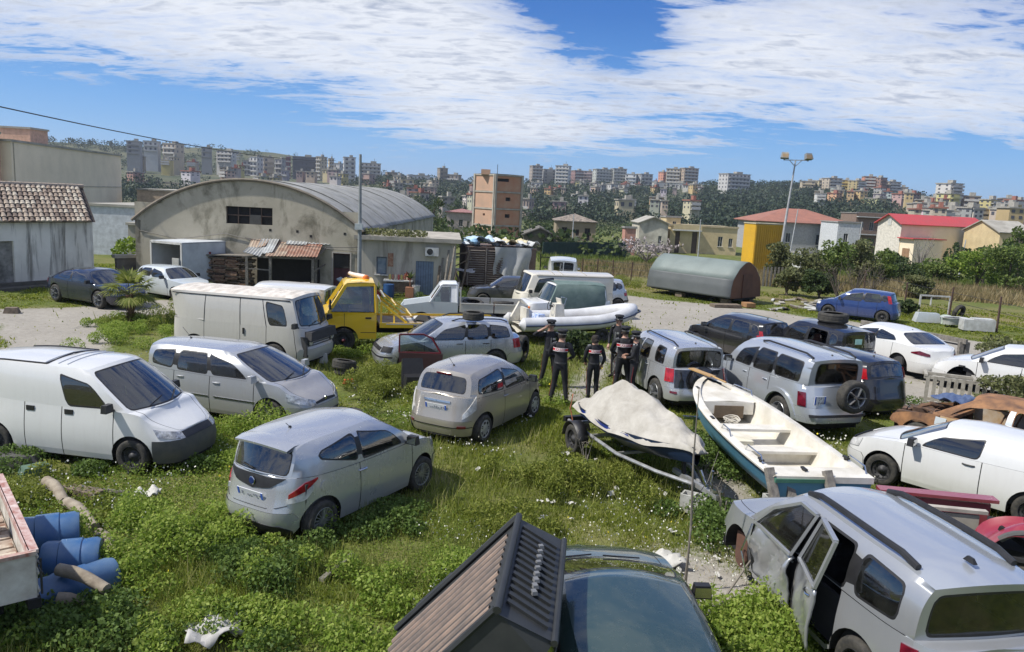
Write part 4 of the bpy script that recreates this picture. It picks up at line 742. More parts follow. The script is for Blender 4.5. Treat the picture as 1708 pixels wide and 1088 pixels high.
mb=MB();mb.face([Vector((-0.02,sgn*(arch(t)[0]*Wd-Wd)*0.985,0.32+arch(t)[1]*0.985))for t in np.linspace(0,1,31)]);mb.build('end_wall',mat('brown_end',(0.13,0.062,0.034),0.75,col2=(0.10,0.045,0.026),scale=1.2),AR,smooth=False)
mb=MB();mb.face([Vector((5.6,sgn*(arch(t)[0]*Wd-Wd),0.32+arch(t)[1]))for t in np.linspace(0,1,31)]);mb.build('end_wall',mS,AR,smooth=False)
MB().box((-0.05,-Wd*0.5,0.95),(0.03,0.9,1.25)).build('end_door',mat('brown_door',(0.10,0.045,0.026),0.7),AR,smooth=False)
MB().box((2.8,-Wd/2,0.27),(5.6,Wd*0.7,0.12)).build('chassis',M_UNDER,AR,smooth=False)
for x in(3.6,4.3):
 for y in(-0.25,-Wd+0.25):add_w=(x,y)
for x,y in((3.4,-0.3),(3.4,-Wd+0.3),(0.5,-0.4),(0.5,-Wd+0.4)):MB().box((x,y,0.12),(0.45,0.35,0.24)).build('block',M_WOODOLD,AR,smooth=False)
for i,(x,y,h)in enumerate(((1210,512,0.14),(1248,512,0.22))):
 q=onz(x,y,0);o=MB().box((0,0,h/2),(1.5 if i==0 else 0.5,0.6,h),0.2).build('timber_baulk',M_WOODOLD if i==0 else mat('orange_brown_wood',(0.33,0.18,0.08),0.9),None,loc=(q.x,q.y,0),smooth=False);tag(o,['dark timber baulk on the ground under the brown end of the wagon','orange-brown wood block near the brown end of the wagon'][i],'timber')
def mast(px,py,pt,D,label,lamps=True,lean=0.0):
 b=at(px,py,D);t_=at(*pt,D);zb=tz(b.x,b.y);o=thing('floodlight_mast' if lamps else'utility_pole',label,'lamp post' if lamps else'pole',(b.x,b.y,zb));tx,tz_=t_.x-b.x,t_.z-zb
 MB().tube([(0,0,0),(tx*0.5,0,tz_*0.5),(tx,0,tz_)],[0.13,0.10,0.06]if lamps else[0.10,0.08,0.06],8).build('shaft',mat('mast_grey',(0.42,0.43,0.44),0.6),o)
 if lamps:
  MB().beam((tx-1.0,0,tz_),(tx+1.1,0,tz_+0.06),0.07).beam((tx,0,tz_-0.5),(tx+0.5,0,tz_),0.05).beam((tx,0,tz_-0.5),(tx-0.5,0,tz_),0.05).build('cross_arm',mat('mast_grey'),o)
  for sx,rz_ in((-0.95,-0.4),(1.0,0.25)):
   h=MB();h.box((tx+sx,-0.1,tz_+0.36),(0.66,0.35,0.5),rz_,0,Matrix.Rotation(-0.35,3,'X'),0.8).box((tx+sx,0,tz_+0.1),(0.1,0.1,0.25));ho=h.build('floodlight',mat('lamp_case',(0.22,0.23,0.23),0.5),o,smooth=False);g_=MB();g_.box((tx+sx,-0.29,tz_+0.34),(0.5,0.03,0.36),rz_,0,Matrix.Rotation(-0.35,3,'X'));g_.build('lamp_glass',mat('brownish_lamp_glass',(0.30,0.22,0.13),0.2),ho,smooth=False)
mast(1296,452,(1327,268),66,'tall floodlight mast with two lamps behind the shrubs')
mast(1317,412,(1331,350),100,'shorter bare pole right of the floodlight mast',False);mast(1430,415,(1438,370),110,'bare pole between brown house and shrubs',False);mast(1602,440,(1611,400),90,'white pole in front of the red roofed house',False);mast(955,405,(957,358),108,'white pole in front of the old stone house',False);mast(1166,407,(1169,366),118,'thin pole before the yellow house',False);mast(1160,352,(1163,330),400,'thin mast on the wooded slope',False)if False else None
# the hillside town
M_BALC=mat('pale_balcony',(0.55,0.53,0.49),0.8);M_WINF=mat('far_window',(0.09,0.09,0.10),0.5)
def block(px0,px1,ytop,ybase,D,label,col,floors=None,yaw=0.25,depth=None,balc=True,top=None,group=None,style=0,dark=False):
 m_=mat('town_%02d%02d%02d'%tuple(int(c*99)for c in col),col,0.9,col2=tuple(c*0.86 for c in col),scale=0.15)
 a,b=at(px0,ybase,D),at(px1,ybase,D);zt=at((px0+px1)/2,ytop,D).z;zb=min(a.z,b.z,tz(a.x,a.y))-5;w=(b.x-a.x);dp=depth or max(10,w*0.55)
 ww=max(4,(w-abs(math.sin(yaw))*dp)/math.cos(yaw))if w>dp*0.5 else w*0.8
 o=thing('apartment_block',label,'building',((a.x+b.x)/2,a.y+dp/2,zb),yaw,group);H=zt-zb;vis=zt-min(a.z,b.z);fl=floors or max(2,int(round(vis/3.1)))
 MB().box((0,0,H/2),(ww,dp,H)).build('wall',m_,o,smooth=False);fh=vis/fl;z0=H-vis
 MB().box((0,0,H+0.25),(ww+0.8,dp+0.8,0.5)).box((ww*0.15,0,H+1.2),(ww*0.28,dp*0.35,2.0)).build('roof',M_PALEC if not top else top,o,smooth=False)
 sy=-dp/2;sx=(ww/2)if yaw<0 else(-ww/2)
 wm=MB();n=max(2,int(ww/3.2))
 for f in range(fl):
  z=z0+f*fh+fh*0.5
  for k in range(n):
   if style==1 and k%3==1:continue
   wm.box((-ww/2+ww*(k+.5)/n,sy-0.03,z+0.1),(ww/n*0.42,0.14,fh*0.5))
  for k in range(max(2,int(dp/4))):wm.box((sx+(0.03 if yaw<0 else-0.03),-dp/2+dp*(k+.5)/max(2,int(dp/4)),z+0.1),(0.14,1.3,fh*0.42))
 w_=wm.build('windows',M_WINF,o,smooth=False);w_['kind']='stuff'
 if vis>9 and int(px0)%2:MB().tube([(ww*.2,0,H),(ww*.2,0,H+4.5)],0.12,4).build('aerial_mast',M_STEEL,o)
 if balc:
  for f in range(fl):
   z=z0+f*fh+0.15;bm=MB();bm.box((0,sy-0.75,z),(ww*0.92,1.5,0.25));bm.box((0,sy-1.45,z+0.55),(ww*0.92,0.12,0.95 if style==0 else 0.5));bm.build('balcony',M_BALC if style==0 else m_,o,smooth=False)
 return o
GREYW,CRM,PNK,GRY,BGE,OCH,SAL,WHT,YEL=(0.50,0.49,0.46),(0.52,0.45,0.32),(0.42,0.30,0.25),(0.33,0.32,0.30),(0.46,0.39,0.30),(0.54,0.40,0.20),(0.55,0.26,0.17),(0.60,0.60,0.58),(0.56,0.44,0.16)
TOWN=[(402,418,268,292,700,'small grey block left of the white pair on the left hill',GRY,3),(416,434,262,294,700,'white balconied block on the left hill, left of the pair',WHT,4),(434,456,263,296,690,'beige balconied block on the left hill, right of the pair',BGE,4),(458,474,266,290,720,'slim grey block left of the wine red block',GRY,3),(472,484,262,305,690,'slim wine red block on the left hill',(0.25,0.10,0.11),5),(484,526,262,300,680,'long dark grey block with rows of balconies on the left hill',(0.13,0.13,0.14),5),(527,541,262,300,660,'tall cream tower with balconies right of the long dark block',CRM,6),(543,556,265,298,680,'second cream tower a little lower than its neighbour',CRM,6),(556,570,273,290,760,'small bluish house between the cream and white towers',GREYW,2),(568,592,263,305,640,'tall white tower left of the utility pole top',WHT,6),(597,634,273,302,660,'broad cream six storey block right of the utility pole top',(0.56,0.52,0.44),5),(600,622,290,308,610,'low mauve-grey house below the broad cream block',PNK,2),(640,662,288,304,720,'low brown building on the hill gap',(0.33,0.26,0.2),2),(655,672,293,310,640,'small cream house with a terrace in the hill gap',CRM,2),(676,716,293,308,700,'long low white-grey building in the hill gap',(0.52,0.52,0.52),2),(664,690,300,316,560,'yellowish house below the long low building',(0.50,0.42,0.25),2),(700,722,306,318,560,'small cream house right of the yellowish one',CRM,2),(727,746,281,306,700,'brown-grey block with a roof tower left of the brick building',(0.30,0.26,0.2),4),(744,768,292,308,700,'lower wing beside the brown-grey block',(0.35,0.30,0.24),2),(882,904,277,309,760,'grey-beige end block of the central row, with blank side wall',(0.36,0.31,0.26),6),(903,926,283,309,770,'grey block in the central row right of the end block',GRY,5),(925,952,277,310,755,'tall pale block in the central row with six balcony rows',(0.50,0.53,0.53),6),(952,974,285,310,770,'dark pink block in the central row',(0.30,0.19,0.18),5),(972,990,286,310,770,'narrow pinkish grey block in the central row',(0.38,0.31,0.3),5),(988,1020,283,312,760,'pale green-grey block in the central row',(0.44,0.46,0.42),6),(1018,1044,282,312,760,'grey block with a flat overhanging roof in the central row',(0.40,0.41,0.37),6),(1042,1064,291,314,755,'white lower block in the central row',WHT,4),(1062,1088,291,314,755,'grey end block of the central row at the right',(0.36,0.37,0.37),4),(885,905,305,320,620,'pale house below the central row at its left end',GREYW,2),(1012,1032,308,322,600,'small pale house below the central row middle',GREYW,2),(954,970,325,338,480,'little white cube house alone on the slope',WHT,1),(970,985,330,339,480,'low grey shed beside the little white cube house',GRY,1),(1100,1112,287,300,800,'small salmon block at the left of the beige pair',SAL,3),(1110,1136,282,310,770,'cream block of the beige pair on the centre-right ridge',CRM,5),(1134,1164,281,312,765,'brown-beige block of the beige pair on the centre-right ridge',(0.40,0.32,0.24),6),(1090,1112,305,316,700,'low white house at the foot of the beige pair',WHT,1),(1112,1150,306,316,690,'long low white building at the foot of the beige pair',GREYW,1),(1202,1252,291,315,600,'broad white-grey block standing alone above the wood',(0.50,0.49,0.47),4),(1337,1362,303,318,640,'cream terraced block at the left end of the right hill',CRM,3),(1358,1382,302,318,640,'cream block with open balconies on the right hill',(0.50,0.44,0.28),3),(1376,1404,298,318,630,'beige block left of the bright yellow ones',BGE,4),(1402,1424,301,316,640,'bright yellow block on the right hill',YEL,3),(1420,1444,302,318,630,'yellow and brown balconied block on the right hill',(0.42,0.35,0.18),4),(1440,1462,295,320,640,'salmon red tower on top of the right hill',SAL,5),(1460,1478,297,322,635,'brown tower beside the salmon red one',(0.30,0.2,0.16),5),(1476,1502,304,322,640,'grey-beige stepped block right of the towers',(0.42,0.38,0.32),4),(1496,1518,313,328,640,'low beige block at the right end of the right hill',BGE,2),(1452,1484,332,340,480,'long low yellow-green house on the wooded slope',(0.45,0.45,0.25),1),(1486,1510,333,340,480,'low bluish house on the wooded slope',(0.42,0.45,0.46),1),(1573,1606,307,330,420,'white balconied tower above the yellow wall at far right',(0.56,0.54,0.5),4),(1575,1600,324,346,410,'plain pale yellow block under the white balconied tower',(0.56,0.52,0.24),3),(1606,1640,328,352,420,'brown terraced block right of the pale yellow one',(0.36,0.27,0.2),3),(1556,1577,330,345,420,'brown low block left of the pale yellow one',(0.34,0.26,0.2),2),(1522,1562,341,356,380,'long beige house at the foot of the far right town',BGE,2),(1580,1612,346,358,330,'blue-white house in the far right town',(0.48,0.54,0.58),2),(1610,1650,349,364,320,'ochre house in the far right town',(0.44,0.34,0.18),2),(1672,1700,332,350,420,'salmon block at the extreme right',(0.5,0.26,0.18),3),(1690,1720,336,352,400,'brown block at the extreme right edge',(0.36,0.22,0.16),3),(1650,1674,340,352,440,'small grey house left of the salmon block',GRY,2),(206,232,236,256,560,'grey block peeping over the cream wall at left',GRY,3),(236,262,236,252,620,'pale block on the far left ridge',GREYW,2),(270,300,240,256,620,'beige block on the far left ridge',BGE,2),(330,352,246,262,620,'grey low block on the left ridge',GRY,2),(360,392,252,270,640,'white-grey block on the left ridge beside the cluster',GREYW,3)]
for k,q in enumerate(TOWN):
 block(*q[:7],floors=q[7],yaw=[0.22,-0.28,0.34,-0.2,0.28][k%5],style=(1 if k%3==2 else 0),balc=q[7]>1)
rr=random.Random(19)
for nm_,x0,x1,y0,y1,D0,D1,n_ in(('on the terraced left hill',205,420,258,300,380,620,12),('low on the left hill above the hangar',420,620,290,312,360,600,12),('in the gap between the hills',625,790,306,345,280,560,18),('just below the central row',880,1175,308,325,520,700,26),('on the slope left of the wood',870,1150,326,352,300,480,9),('below the blocks of the right hill',1335,1520,320,334,440,600,16),('in the lower far right town',1520,1708,345,372,240,380,20)):
 for k in range(n_):
  cn,cc=rr.choice((('cream',CRM),('white',WHT),('grey',GRY),('ochre',OCH),('brownish',BGE),('pinkish',PNK)));px_=rr.uniform(x0,x1);t=rr.random();yb_=y0+(y1-y0)*t;D_=D1+(D0-D1)*t;w_=rr.uniform(9,24)*450/D_;h_=rr.uniform(6,12)*450/D_
  tp=rr.choice((None,None,mat('terracotta_roof')));third=('left','middle','right')[min(2,int(3*(px_-x0)/(x1-x0)))];lb='%s %s %s house, %s roof, %s, %s'%(('wide' if w_>1.9*h_ else'narrow'),('low' if t>.5 else'high'),cn,'tiled' if tp else'flat',nm_,third)
  block(px_,px_+w_,yb_-h_,yb_,D_,lb,tuple(c*rr.uniform(.85,1.1)for c in cc),floors=rr.choice((1,2,2)),yaw=rr.uniform(-.4,.4),depth=rr.uniform(6,9),balc=rr.random()<.4,top=tp,group='small houses on the slopes')
for k,(px0,px1,y,D)in enumerate(((880,1000,322,560),(900,1060,330,520),(870,960,340,470),(1010,1110,325,540),(640,700,345,300),(600,760,330,380),(210,330,292,420),(210,340,300,400),(210,330,310,380))):
 a,b=at(px0,y,D),at(px1,y,D);n_=14;mb=MB();P=[]
 for i in range(n_+1):
  t=i/n_;x,y_=a.x+(b.x-a.x)*t,a.y+6*math.sin(t*3+k);P.append((x,y_,tz(x,y_)))
 for p,q in zip(P[:-1],P[1:]):mb.face([(p[0],p[1],p[2]-1),(q[0],q[1],q[2]-1),(q[0],q[1],q[2]+1.1),(p[0],p[1],p[2]+1.1)]);mb.face([(p[0],p[1],p[2]+1.1),(q[0],q[1],q[2]+1.1),(q[0],q[1]+1,q[2]+1.1),(p[0],p[1]+1,p[2]+1.1)])
 o=mb.build('terrace_wall',mat('terrace_stone',(0.24,0.225,0.18),0.95),None,smooth=False);tag(o,'dry stone terrace wall on the far slope','wall','terrace walls on the slopes')
 # vegetation
rs=np.random.RandomState(42)
def polar(n,r0,r1,a0=-40,a1=41):
 r=r0*np.exp(rs.uniform(0,math.log(r1/r0),n));th=np.radians(rs.uniform(a0,a1,n));return r*np.sin(th),r*np.cos(th),r
def stuff(name,me,label=None):
 o=inst(name,me,None);o['kind']='stuff';return o
def keep_soft(x,y,lo=0.25,hi=0.6):
 d=dirtmask(x,y);return rs.uniform(0,1,len(x))>np.clip((d-lo)/(hi-lo),0,0.985)
x,y,r=polar(520000,6.0,52);k=keep_soft(x,y);x,y,r=x[k],y[k],r[k];n=len(x);z=terr(x,y)
tuft=np.clip(fbm2(x*2.3,y*2.3,51,4)*0.9+0.55,0.15,1.4)*np.clip(fbm2(x*0.4,y*0.4,52,3)*1.2+0.8,0.35,1.5);h=rs.uniform(0.05,0.13,n)*tuft*np.clip(r/14,1,2.2)**0.5;w=0.010*np.clip(r/9,0.8,4.5)
a=rs.uniform(0,6.28,n);ln=rs.normal(0,0.45,(n,2))*h[:,None];b=np.stack([np.cos(a)*w,np.sin(a)*w,0*a],1);P=np.stack([x,y,z-0.01],1)
T_=np.stack([P-b,P+b,P+np.concatenate([ln,h[:,None]],1)],1);tone=np.clip(0.45+0.35*fbm2(x*0.5,y*0.5,53,4)+rs.normal(0,0.2,n),0,1)
M_GRASS=leafmat('grass_blades',(0.11,0.15,0.018),(0.24,0.285,0.032),(0.43,0.43,0.10),0.55)
stuff('grass',tri_mesh('grass',T_,M_GRASS,col=tone))
x,y,r=polar(90000,6.2,34);k=(fbm2(x*0.55+4,y*0.55,57,4)>0.06+rs.uniform(-.2,.2,len(x)))&keep_soft(x,y);x,y,r=x[k],y[k],r[k];n=len(x);h=rs.uniform(0.14,0.36,n)*np.clip(fbm2(x*2,y*2,58,3)+.8,.5,1.3);w=0.006*np.clip(r/9,.8,3.5);a=rs.uniform(0,6.28,n);ln=rs.normal(0,.33,(n,2))*h[:,None];b=np.stack([np.cos(a)*w,np.sin(a)*w,0*a],1);P=np.stack([x,y,terr(x,y)],1)
stuff('tall_grass',tri_mesh('tall_grass',np.stack([P-b,P+b,P+np.concatenate([ln,h[:,None]],1)],1),leafmat('tall_blades',(0.13,0.17,0.03),(0.27,0.31,0.06),(0.45,0.42,0.18),.5),col=np.clip(.5+rs.normal(0,.28,n),0,1)))
x,y,r=polar(420000,6.0,40);dens=fbm2(x*0.8,y*0.8,61,5)+0.55*np.exp(-((x+4.2)/2.8)**2-((y-9.8)/3.2)**2)+0.35*np.exp(-((x+6)/4)**2-((y-13)/3)**2)-0.25*np.exp(-((x-1)/2.2)**2-((y-14)/3.5)**2);k=(dens>0.40+rs.uniform(-.25,.25,len(x)))&keep_soft(x,y,0.2,0.45);x,y,r,dens=x[k],y[k],r[k],dens[k];n=len(x)
hh=np.clip(0.07+0.22*np.clip(dens,0,1),0.05,0.30)*(0.6+0.6*np.clip(fbm2(x*3,y*3,62,3)+.4,0,1));P=np.stack([x,y,terr(x,y)+hh*rs.uniform(0,1,n)**0.6],1)
stuff('ground_weeds',tri_mesh('ground_weeds',leaf_quads(P,0.021*np.clip(r/10,0.8,3.0),rs,1.3,0.0),leafmat('weed_leaves',(0.075,0.125,0.018),(0.21,0.30,0.04),(0.42,0.48,0.12),0.5),col=np.clip(0.45+0.42*fbm2(x*0.9,y*0.9,63,4)+rs.normal(0,.22,n),0,1)))
CL=[]
def patchc(px_,py_,sx,sy,n_,h,m=0,s=0.3):
 c=onz(px_,py_,0)
 for _ in range(n_):CL.append((c.x+rs.normal(0,sx),c.y+rs.normal(0,sy),h*rs.uniform(.6,1.15),s*rs.uniform(.7,1.3),m))
patchc(290,930,0.9,0.9,36,0.50);patchc(230,1040,0.9,0.6,18,0.4,2);patchc(400,1050,0.8,0.6,22,0.32);patchc(100,1070,0.8,0.4,16,0.4,2);patchc(430,730,0.35,0.3,10,0.65);patchc(380,770,0.8,0.4,12,0.3);patchc(70,850,0.9,0.7,12,0.3,1)
patchc(580,880,1.0,0.35,18,0.26,2);patchc(620,860,0.6,0.25,10,0.3,2);patchc(440,940,0.6,0.35,14,0.34,2);patchc(690,1020,0.6,0.8,22,0.38);patchc(850,890,0.4,0.5,8,0.3,1);patchc(620,660,0.7,0.9,18,0.5,1);patchc(600,590,1.2,0.5,12,0.35);patchc(655,640,0.5,0.5,14,0.6,1)
patchc(985,810,0.55,0.35,20,0.55,1,0.22);patchc(930,800,0.5,0.3,10,0.35,1);patchc(1290,1060,0.45,0.5,26,0.55);patchc(1240,1088,0.3,0.4,12,0.4);patchc(1185,770,0.25,0.7,18,0.45,2);patchc(1200,880,0.3,0.3,12,0.4,2);patchc(1050,760,0.4,0.6,8,0.3)
patchc(255,560,1.2,1.8,20,0.45);patchc(270,530,0.6,2.0,12,0.5,1);patchc(180,555,0.9,0.7,10,0.3);patchc(160,780,1.5,0.35,20,0.3,2);patchc(900,650,0.8,1.0,6,0.25);patchc(440,500,2.5,1,18,0.4,2);patchc(960,470,3,1.0,22,0.45,1);patchc(1100,478,1.5,0.8,16,0.6,1);patchc(1500,690,1.4,0.6,12,0.3,2);patchc(820,500,2,0.8,12,0.4,2)
for mi,(nm,m_,sz,asp)in enumerate((('leafy_weeds',M_LEAF_BR,0.030,1.7),('feathery_weeds',leafmat('feathery',(0.07,0.10,0.015),(0.17,0.21,0.03),(0.30,0.32,0.07),.45),0.024,2.6),('dark_weeds',leafmat('dark_weed',(0.035,0.07,0.015),(0.09,0.15,0.028),(0.15,0.22,0.05),.35),0.036,1.4))):
 C_=np.array([q[:4]for q in CL if q[4]==mi]);per=420 if mi!=1 else 420;n=len(C_)*per;i=np.repeat(np.arange(len(C_)),per);t=rs.uniform(0,1,n)**0.7;a=rs.uniform(0,6.28,n);rad=C_[i,3]*np.sqrt(rs.uniform(0,1,n))*(0.35+0.65*np.sin(np.clip(t,0,1)*2.6))
 X,Y=C_[i,0]+np.cos(a)*rad,C_[i,1]+np.sin(a)*rad;P=np.stack([X,Y,terr(X,Y)+t*C_[i,2]*(1-0.3*(rad/C_[i,3])**2)],1)
 stuff(nm,tri_mesh(nm,leaf_quads(P,sz,rs,asp,0.5 if mi==1 else 0.1),m_,col=np.clip(0.28+0.5*t+rs.normal(0,.2,n),0,1)))
for nm,cnt,col_,sz in(('white_flowers',6500,(0.75,0.74,0.66),0.024),('yellow_flowers',380,(0.75,0.62,0.03),0.03)):
 x,y,r=polar(cnt*3,6.5,24);k=fbm2(x*0.7,y*0.7,71+cnt,3)>0.12;x,y,r=x[k][:cnt],y[k][:cnt],r[k][:cnt];P=np.stack([x,y,terr(x,y)+rs.uniform(.08,.26,len(x))],1);stuff(nm,tri_mesh(nm,leaf_quads(P,sz*np.clip(r/11,.9,1.6),rs,1.0,2.5),mat(nm,col_,0.7)))
c=onz(1245,965,0);P=np.stack([c.x+rs.normal(0,.32,260),c.y+rs.normal(0,.45,260),rs.uniform(.1,.35,260)],1);stuff('daisies',tri_mesh('daisies',leaf_quads(P,0.026,rs,1.0,2.5),mat('white_flowers')))
x,y,r=polar(9000,6.5,22);d=dirtmask(x,y);k=(d>0.3);x,y,r=x[k],y[k],r[k];n=len(x);a=rs.uniform(0,6.28,n);L=rs.uniform(.05,.18,n);dv=np.stack([np.cos(a)*L,np.sin(a)*L,rs.uniform(0,.06,n)],1);wv=np.stack([-np.sin(a)*.004,np.cos(a)*.004,0*a],1);P=np.stack([x,y,terr(x,y)+0.012],1);stuff('straw',tri_mesh('straw',np.stack([P-wv,P+wv,P+dv],1),M_STRAW,col=rs.uniform(0,1,n)))
def field(name,n,x0,x1,y0,y1,h,m,wd,seed,sel=None):
 x=rs.uniform(x0,x1,n);y=rs.uniform(y0,y1,n)
 if sel is not None:k=sel(x,y);x,y=x[k],y[k]
 n=len(x);hh=h*rs.uniform(.5,1.2,n)*np.clip(fbm2(x*.5,y*.5,seed,4)+.75,.25,1.4);a=rs.uniform(0,6.28,n);b=np.stack([np.cos(a)*wd,np.sin(a)*wd,0*a],1);P=np.stack([x,y,terr(x,y)],1);ln=rs.normal(0,.3,(n,2))*hh[:,None]
 stuff(name,tri_mesh(name,np.stack([P-b,P+b,P+np.concatenate([ln,hh[:,None]],1)],1),m,col=np.clip(.5+.4*fbm2(x*.3,y*.3,seed+1,4)+rs.normal(0,.2,n),0,1)))
beyond=lambda x,y:(y>53.5-0.30*np.clip(x-12,0,99)*1.0)&(x>3.5)&(x/y<0.72)
field('dry_grass',42000,4,42,38,66,0.75,M_STRAW,0.035,81,beyond)
field('field_grass',26000,2,60,56,95,0.55,leafmat('field_green',(0.07,0.10,0.02),(0.13,0.18,0.03),(0.24,0.24,0.08),.4),0.06,83,lambda x,y:x/y<.72)
N_=7000;r=rs.uniform(300,900,N_*3);th=np.radians(rs.uniform(-37,37,N_*3));X,Y=r*np.sin(th),r*np.cos(th);PX=854+1297*X/Y;w_=0.26+0.45*((PX>1150)&(PX<1590))-0.22*((PX<560)&(r<705))-1.0*((PX<560)&(r>560)&(r<735))-1.0*((PX<1590)&(PX>560)&(r>800))+0.30*np.clip(fbm2(X*.02,Y*.02,91,4)*3,-1,1)
k=rs.uniform(0,1,len(X))<w_;X,Y,r=X[k][:N_],Y[k][:N_],r[k][:N_];per=34;i=np.repeat(np.arange(len(X)),per);S=rs.uniform(1.3,3.9,len(X));d=rs.normal(size=(len(i),3));d/=np.linalg.norm(d,axis=1)[:,None];d*=rs.uniform(.4,1,len(i))[:,None]**.5;P=np.stack([X[i]+d[:,0]*S[i]*1.15,Y[i]+d[:,1]*S[i]*1.15,terr(X,Y)[i]+S[i]*.75+d[:,2]*S[i]*.85],1)
stuff('hill_woodland',tri_mesh('hill_woodland',leaf_quads(P,0.95*(S[i]/3),rs,1.2,.2),M_HILLV,col=np.clip(0.35+.25*rs.normal(size=len(X))[i]+rs.normal(0,.15,len(i)),0,1)))
N_=900;r=rs.uniform(85,290,N_*3);th=np.radians(rs.uniform(-37,37,N_*3));X,Y=r*np.sin(th),r*np.cos(th);PX=854+1297*X/Y;k=(rs.uniform(0,1,len(X))<.25+.6*(PX>1180))&~((r<170)&(PX>1050)&(PX<1660));X,Y=X[k][:N_],Y[k][:N_];per=60;i=np.repeat(np.arange(len(X)),per);S=rs.uniform(.8,2.2,len(X));d=rs.normal(size=(len(i),3));d/=np.linalg.norm(d,axis=1)[:,None];P=np.stack([X[i]+d[:,0]*S[i]*1.2,Y[i]+d[:,1]*S[i]*1.2,terr(X,Y)[i]+S[i]*.7+d[:,2]*S[i]*.8],1)
stuff('valley_scrub',tri_mesh('valley_scrub',leaf_quads(P,0.42*(S[i]/1.5),rs,1.3,.2),M_LEAF_DK,col=np.clip(.45+.2*rs.normal(size=len(X))[i]+rs.normal(0,.2,len(i)),0,1)))
SHR=[(1296,478,400,56,44,'M_LEAF_OLIVE','tall thin olive-green shrub beside the brown end of the wagon'),(1345,485,408,52,62,'M_LEAF_OLIVE','loose olive-green shrub left in the thicket behind the blue car'),(1390,480,398,55,60,'M_LEAF_MID','mid-green tall shrub in the middle of the thicket behind the blue car'),(1432,470,392,58,70,'M_LEAF_OLIVE','tallest wispy shrub of the thicket, left of the red-roofed house'),(1470,470,410,60,52,'M_LEAF_MID','wispy shrub directly before the white gable of the red-roofed house'),(1365,500,450,46,64,'M_LEAF_DK','dark low bush behind the bonnet of the blue car'),(1310,498,440,47,42,'M_LEAF_OLIVE','low bush between the wagon and the blue car'),(1495,478,428,64,70,'M_LEAF_DK','dark low bush at the foot of the red-roofed house'),(1560,470,432,66,80,'M_LEAF_MID','rounded bush before the long cream wall'),(1630,466,412,64,84,'M_LEAF_BR','bright green bush right of the white pole'),(1680,470,404,60,80,'M_LEAF_MID','broad green bush at the right edge beyond the fence'),(1640,455,400,76,90,'M_LEAF_DK','dark clipped hedge-like tree behind the bright green bush'),(1470,450,418,75,60,'M_LEAF_DK','dark bush at the back of the thicket'),(1590,428,400,100,26,'M_LEAF_DK','small dark round tree against the cream wall of the red-roofed house'),(1702,420,372,80,50,'M_LEAF_MID','leafy palm-like tree at the extreme right edge'),(1530,480,455,50,50,'M_LEAF_OLIVE','low olive bush beyond the fence near the blue car tail'),(1510,530,500,40,34,'M_LEAF_DK','dark bush touching the tail of the blue car'),(1672,600,563,27,110,'M_LEAF_OLIVE','spreading olive bush at the right edge beyond the white coupe'),(1690,668,622,19,110,'M_LEAF_OLIVE','branchy olive bush at the right edge in front of the white hatchback'),(720,392,322,150,40,'M_LEAF_DK','dark tree behind the hangar left of the brick block'),(760,360,330,240,40,'M_LEAF_DK','second dark tree on the slope left of the brick block'),(690,350,318,260,42,'M_LEAF_DK','rounded dark tree above the hangar roof end'),(640,330,300,300,44,'M_LEAF_DK','dark tree on the slope above the hangar roof'),(800,415,385,80,46,'M_LEAF_OLIVE','scrubby bush at the foot of the brick block'),(845,420,392,75,40,'M_LEAF_MID','second scrubby bush right of the brick block foot'),(965,600,553,24.5,66,'M_LEAF_DK','dark blue-green bush between the officers and the inflatable boat')]
for k,(px_,yb_,yt_,D,wpx,m_,lab)in enumerate(SHR):
 b=at(px_,yb_,D);t_=at(px_,yt_,D);zb=tz(b.x,b.y);h=max(0.8,t_.z-zb);w_=wpx*D/1297.
 tree('shrub' if h<4.5 else'tree',lab,'shrub' if h<4.5 else'tree',b.x,b.y,h,w_,0.03+D*0.0016 if D<70 else 0.22,globals()[m_],3000 if D<70 else 1200,100+k,trunk=0.10,lobes=22 if D<70 else 12)
def bare(name,label,x,y,h,w,seed,n=22,m=None,blossom=0,gap=0.2):
 rr=random.Random(seed);z=tz(x,y);o=thing(name,label,'tree',(x,y,z));mb=MB();tips=[]
 mb.tube([(0,0,-.2),(0,0,h*gap),(0.03*h,0,h*.5)],[h*.03,h*.024,h*.012],6)
 for k in range(n):
  a=rr.uniform(0,6.28);r_=w/2*rr.uniform(.4,1);z1=h*rr.uniform(.5,1);p=(math.cos(a)*r_*.45,math.sin(a)*r_*.45,h*gap+(z1-h*gap)*.55);q=(math.cos(a)*r_,math.sin(a)*r_,z1);mb.tube([(0,0,h*gap*rr.uniform(.6,1.3)),p,q],[h*.011,h*.007,h*.002],4,cap=False)
  for j in range(4):t=rr.uniform(.3,1);s0=Vector(p).lerp(Vector(q),t);e_=s0+Vector((rr.uniform(-.18,.18)*w,rr.uniform(-.18,.18)*w,rr.uniform(.02,.2)*h));mb.tube([s0,e_],[h*.005,h*.0015],3,cap=False);tips+=[s0 .lerp(e_,rr.random())for _ in range(blossom)]
 mb.build('branches',m or M_BARKP,o)
 if blossom:P=np.array([tuple(t)for t in tips])+np.random.RandomState(seed).normal(0,.06,(len(tips),3));inst('blossom',tri_mesh('blossom',leaf_quads(P,0.15,np.random.RandomState(seed)),mat('pinkish_blossom',(0.40,0.35,0.35),0.8)),o)
 return o
p=at(1078,440,72);bare('almond_tree','bare greyish-pink blossoming tree in the field before the yellow house',p.x,p.y,at(1078,400,72).z-tz(p.x,p.y),6.2,5,34,blossom=5);p=at(1535,435,96);bare('bare_tree','bare branching tree against the cream wall of the red-roofed house',p.x,p.y,4.8,3.6,8,16)
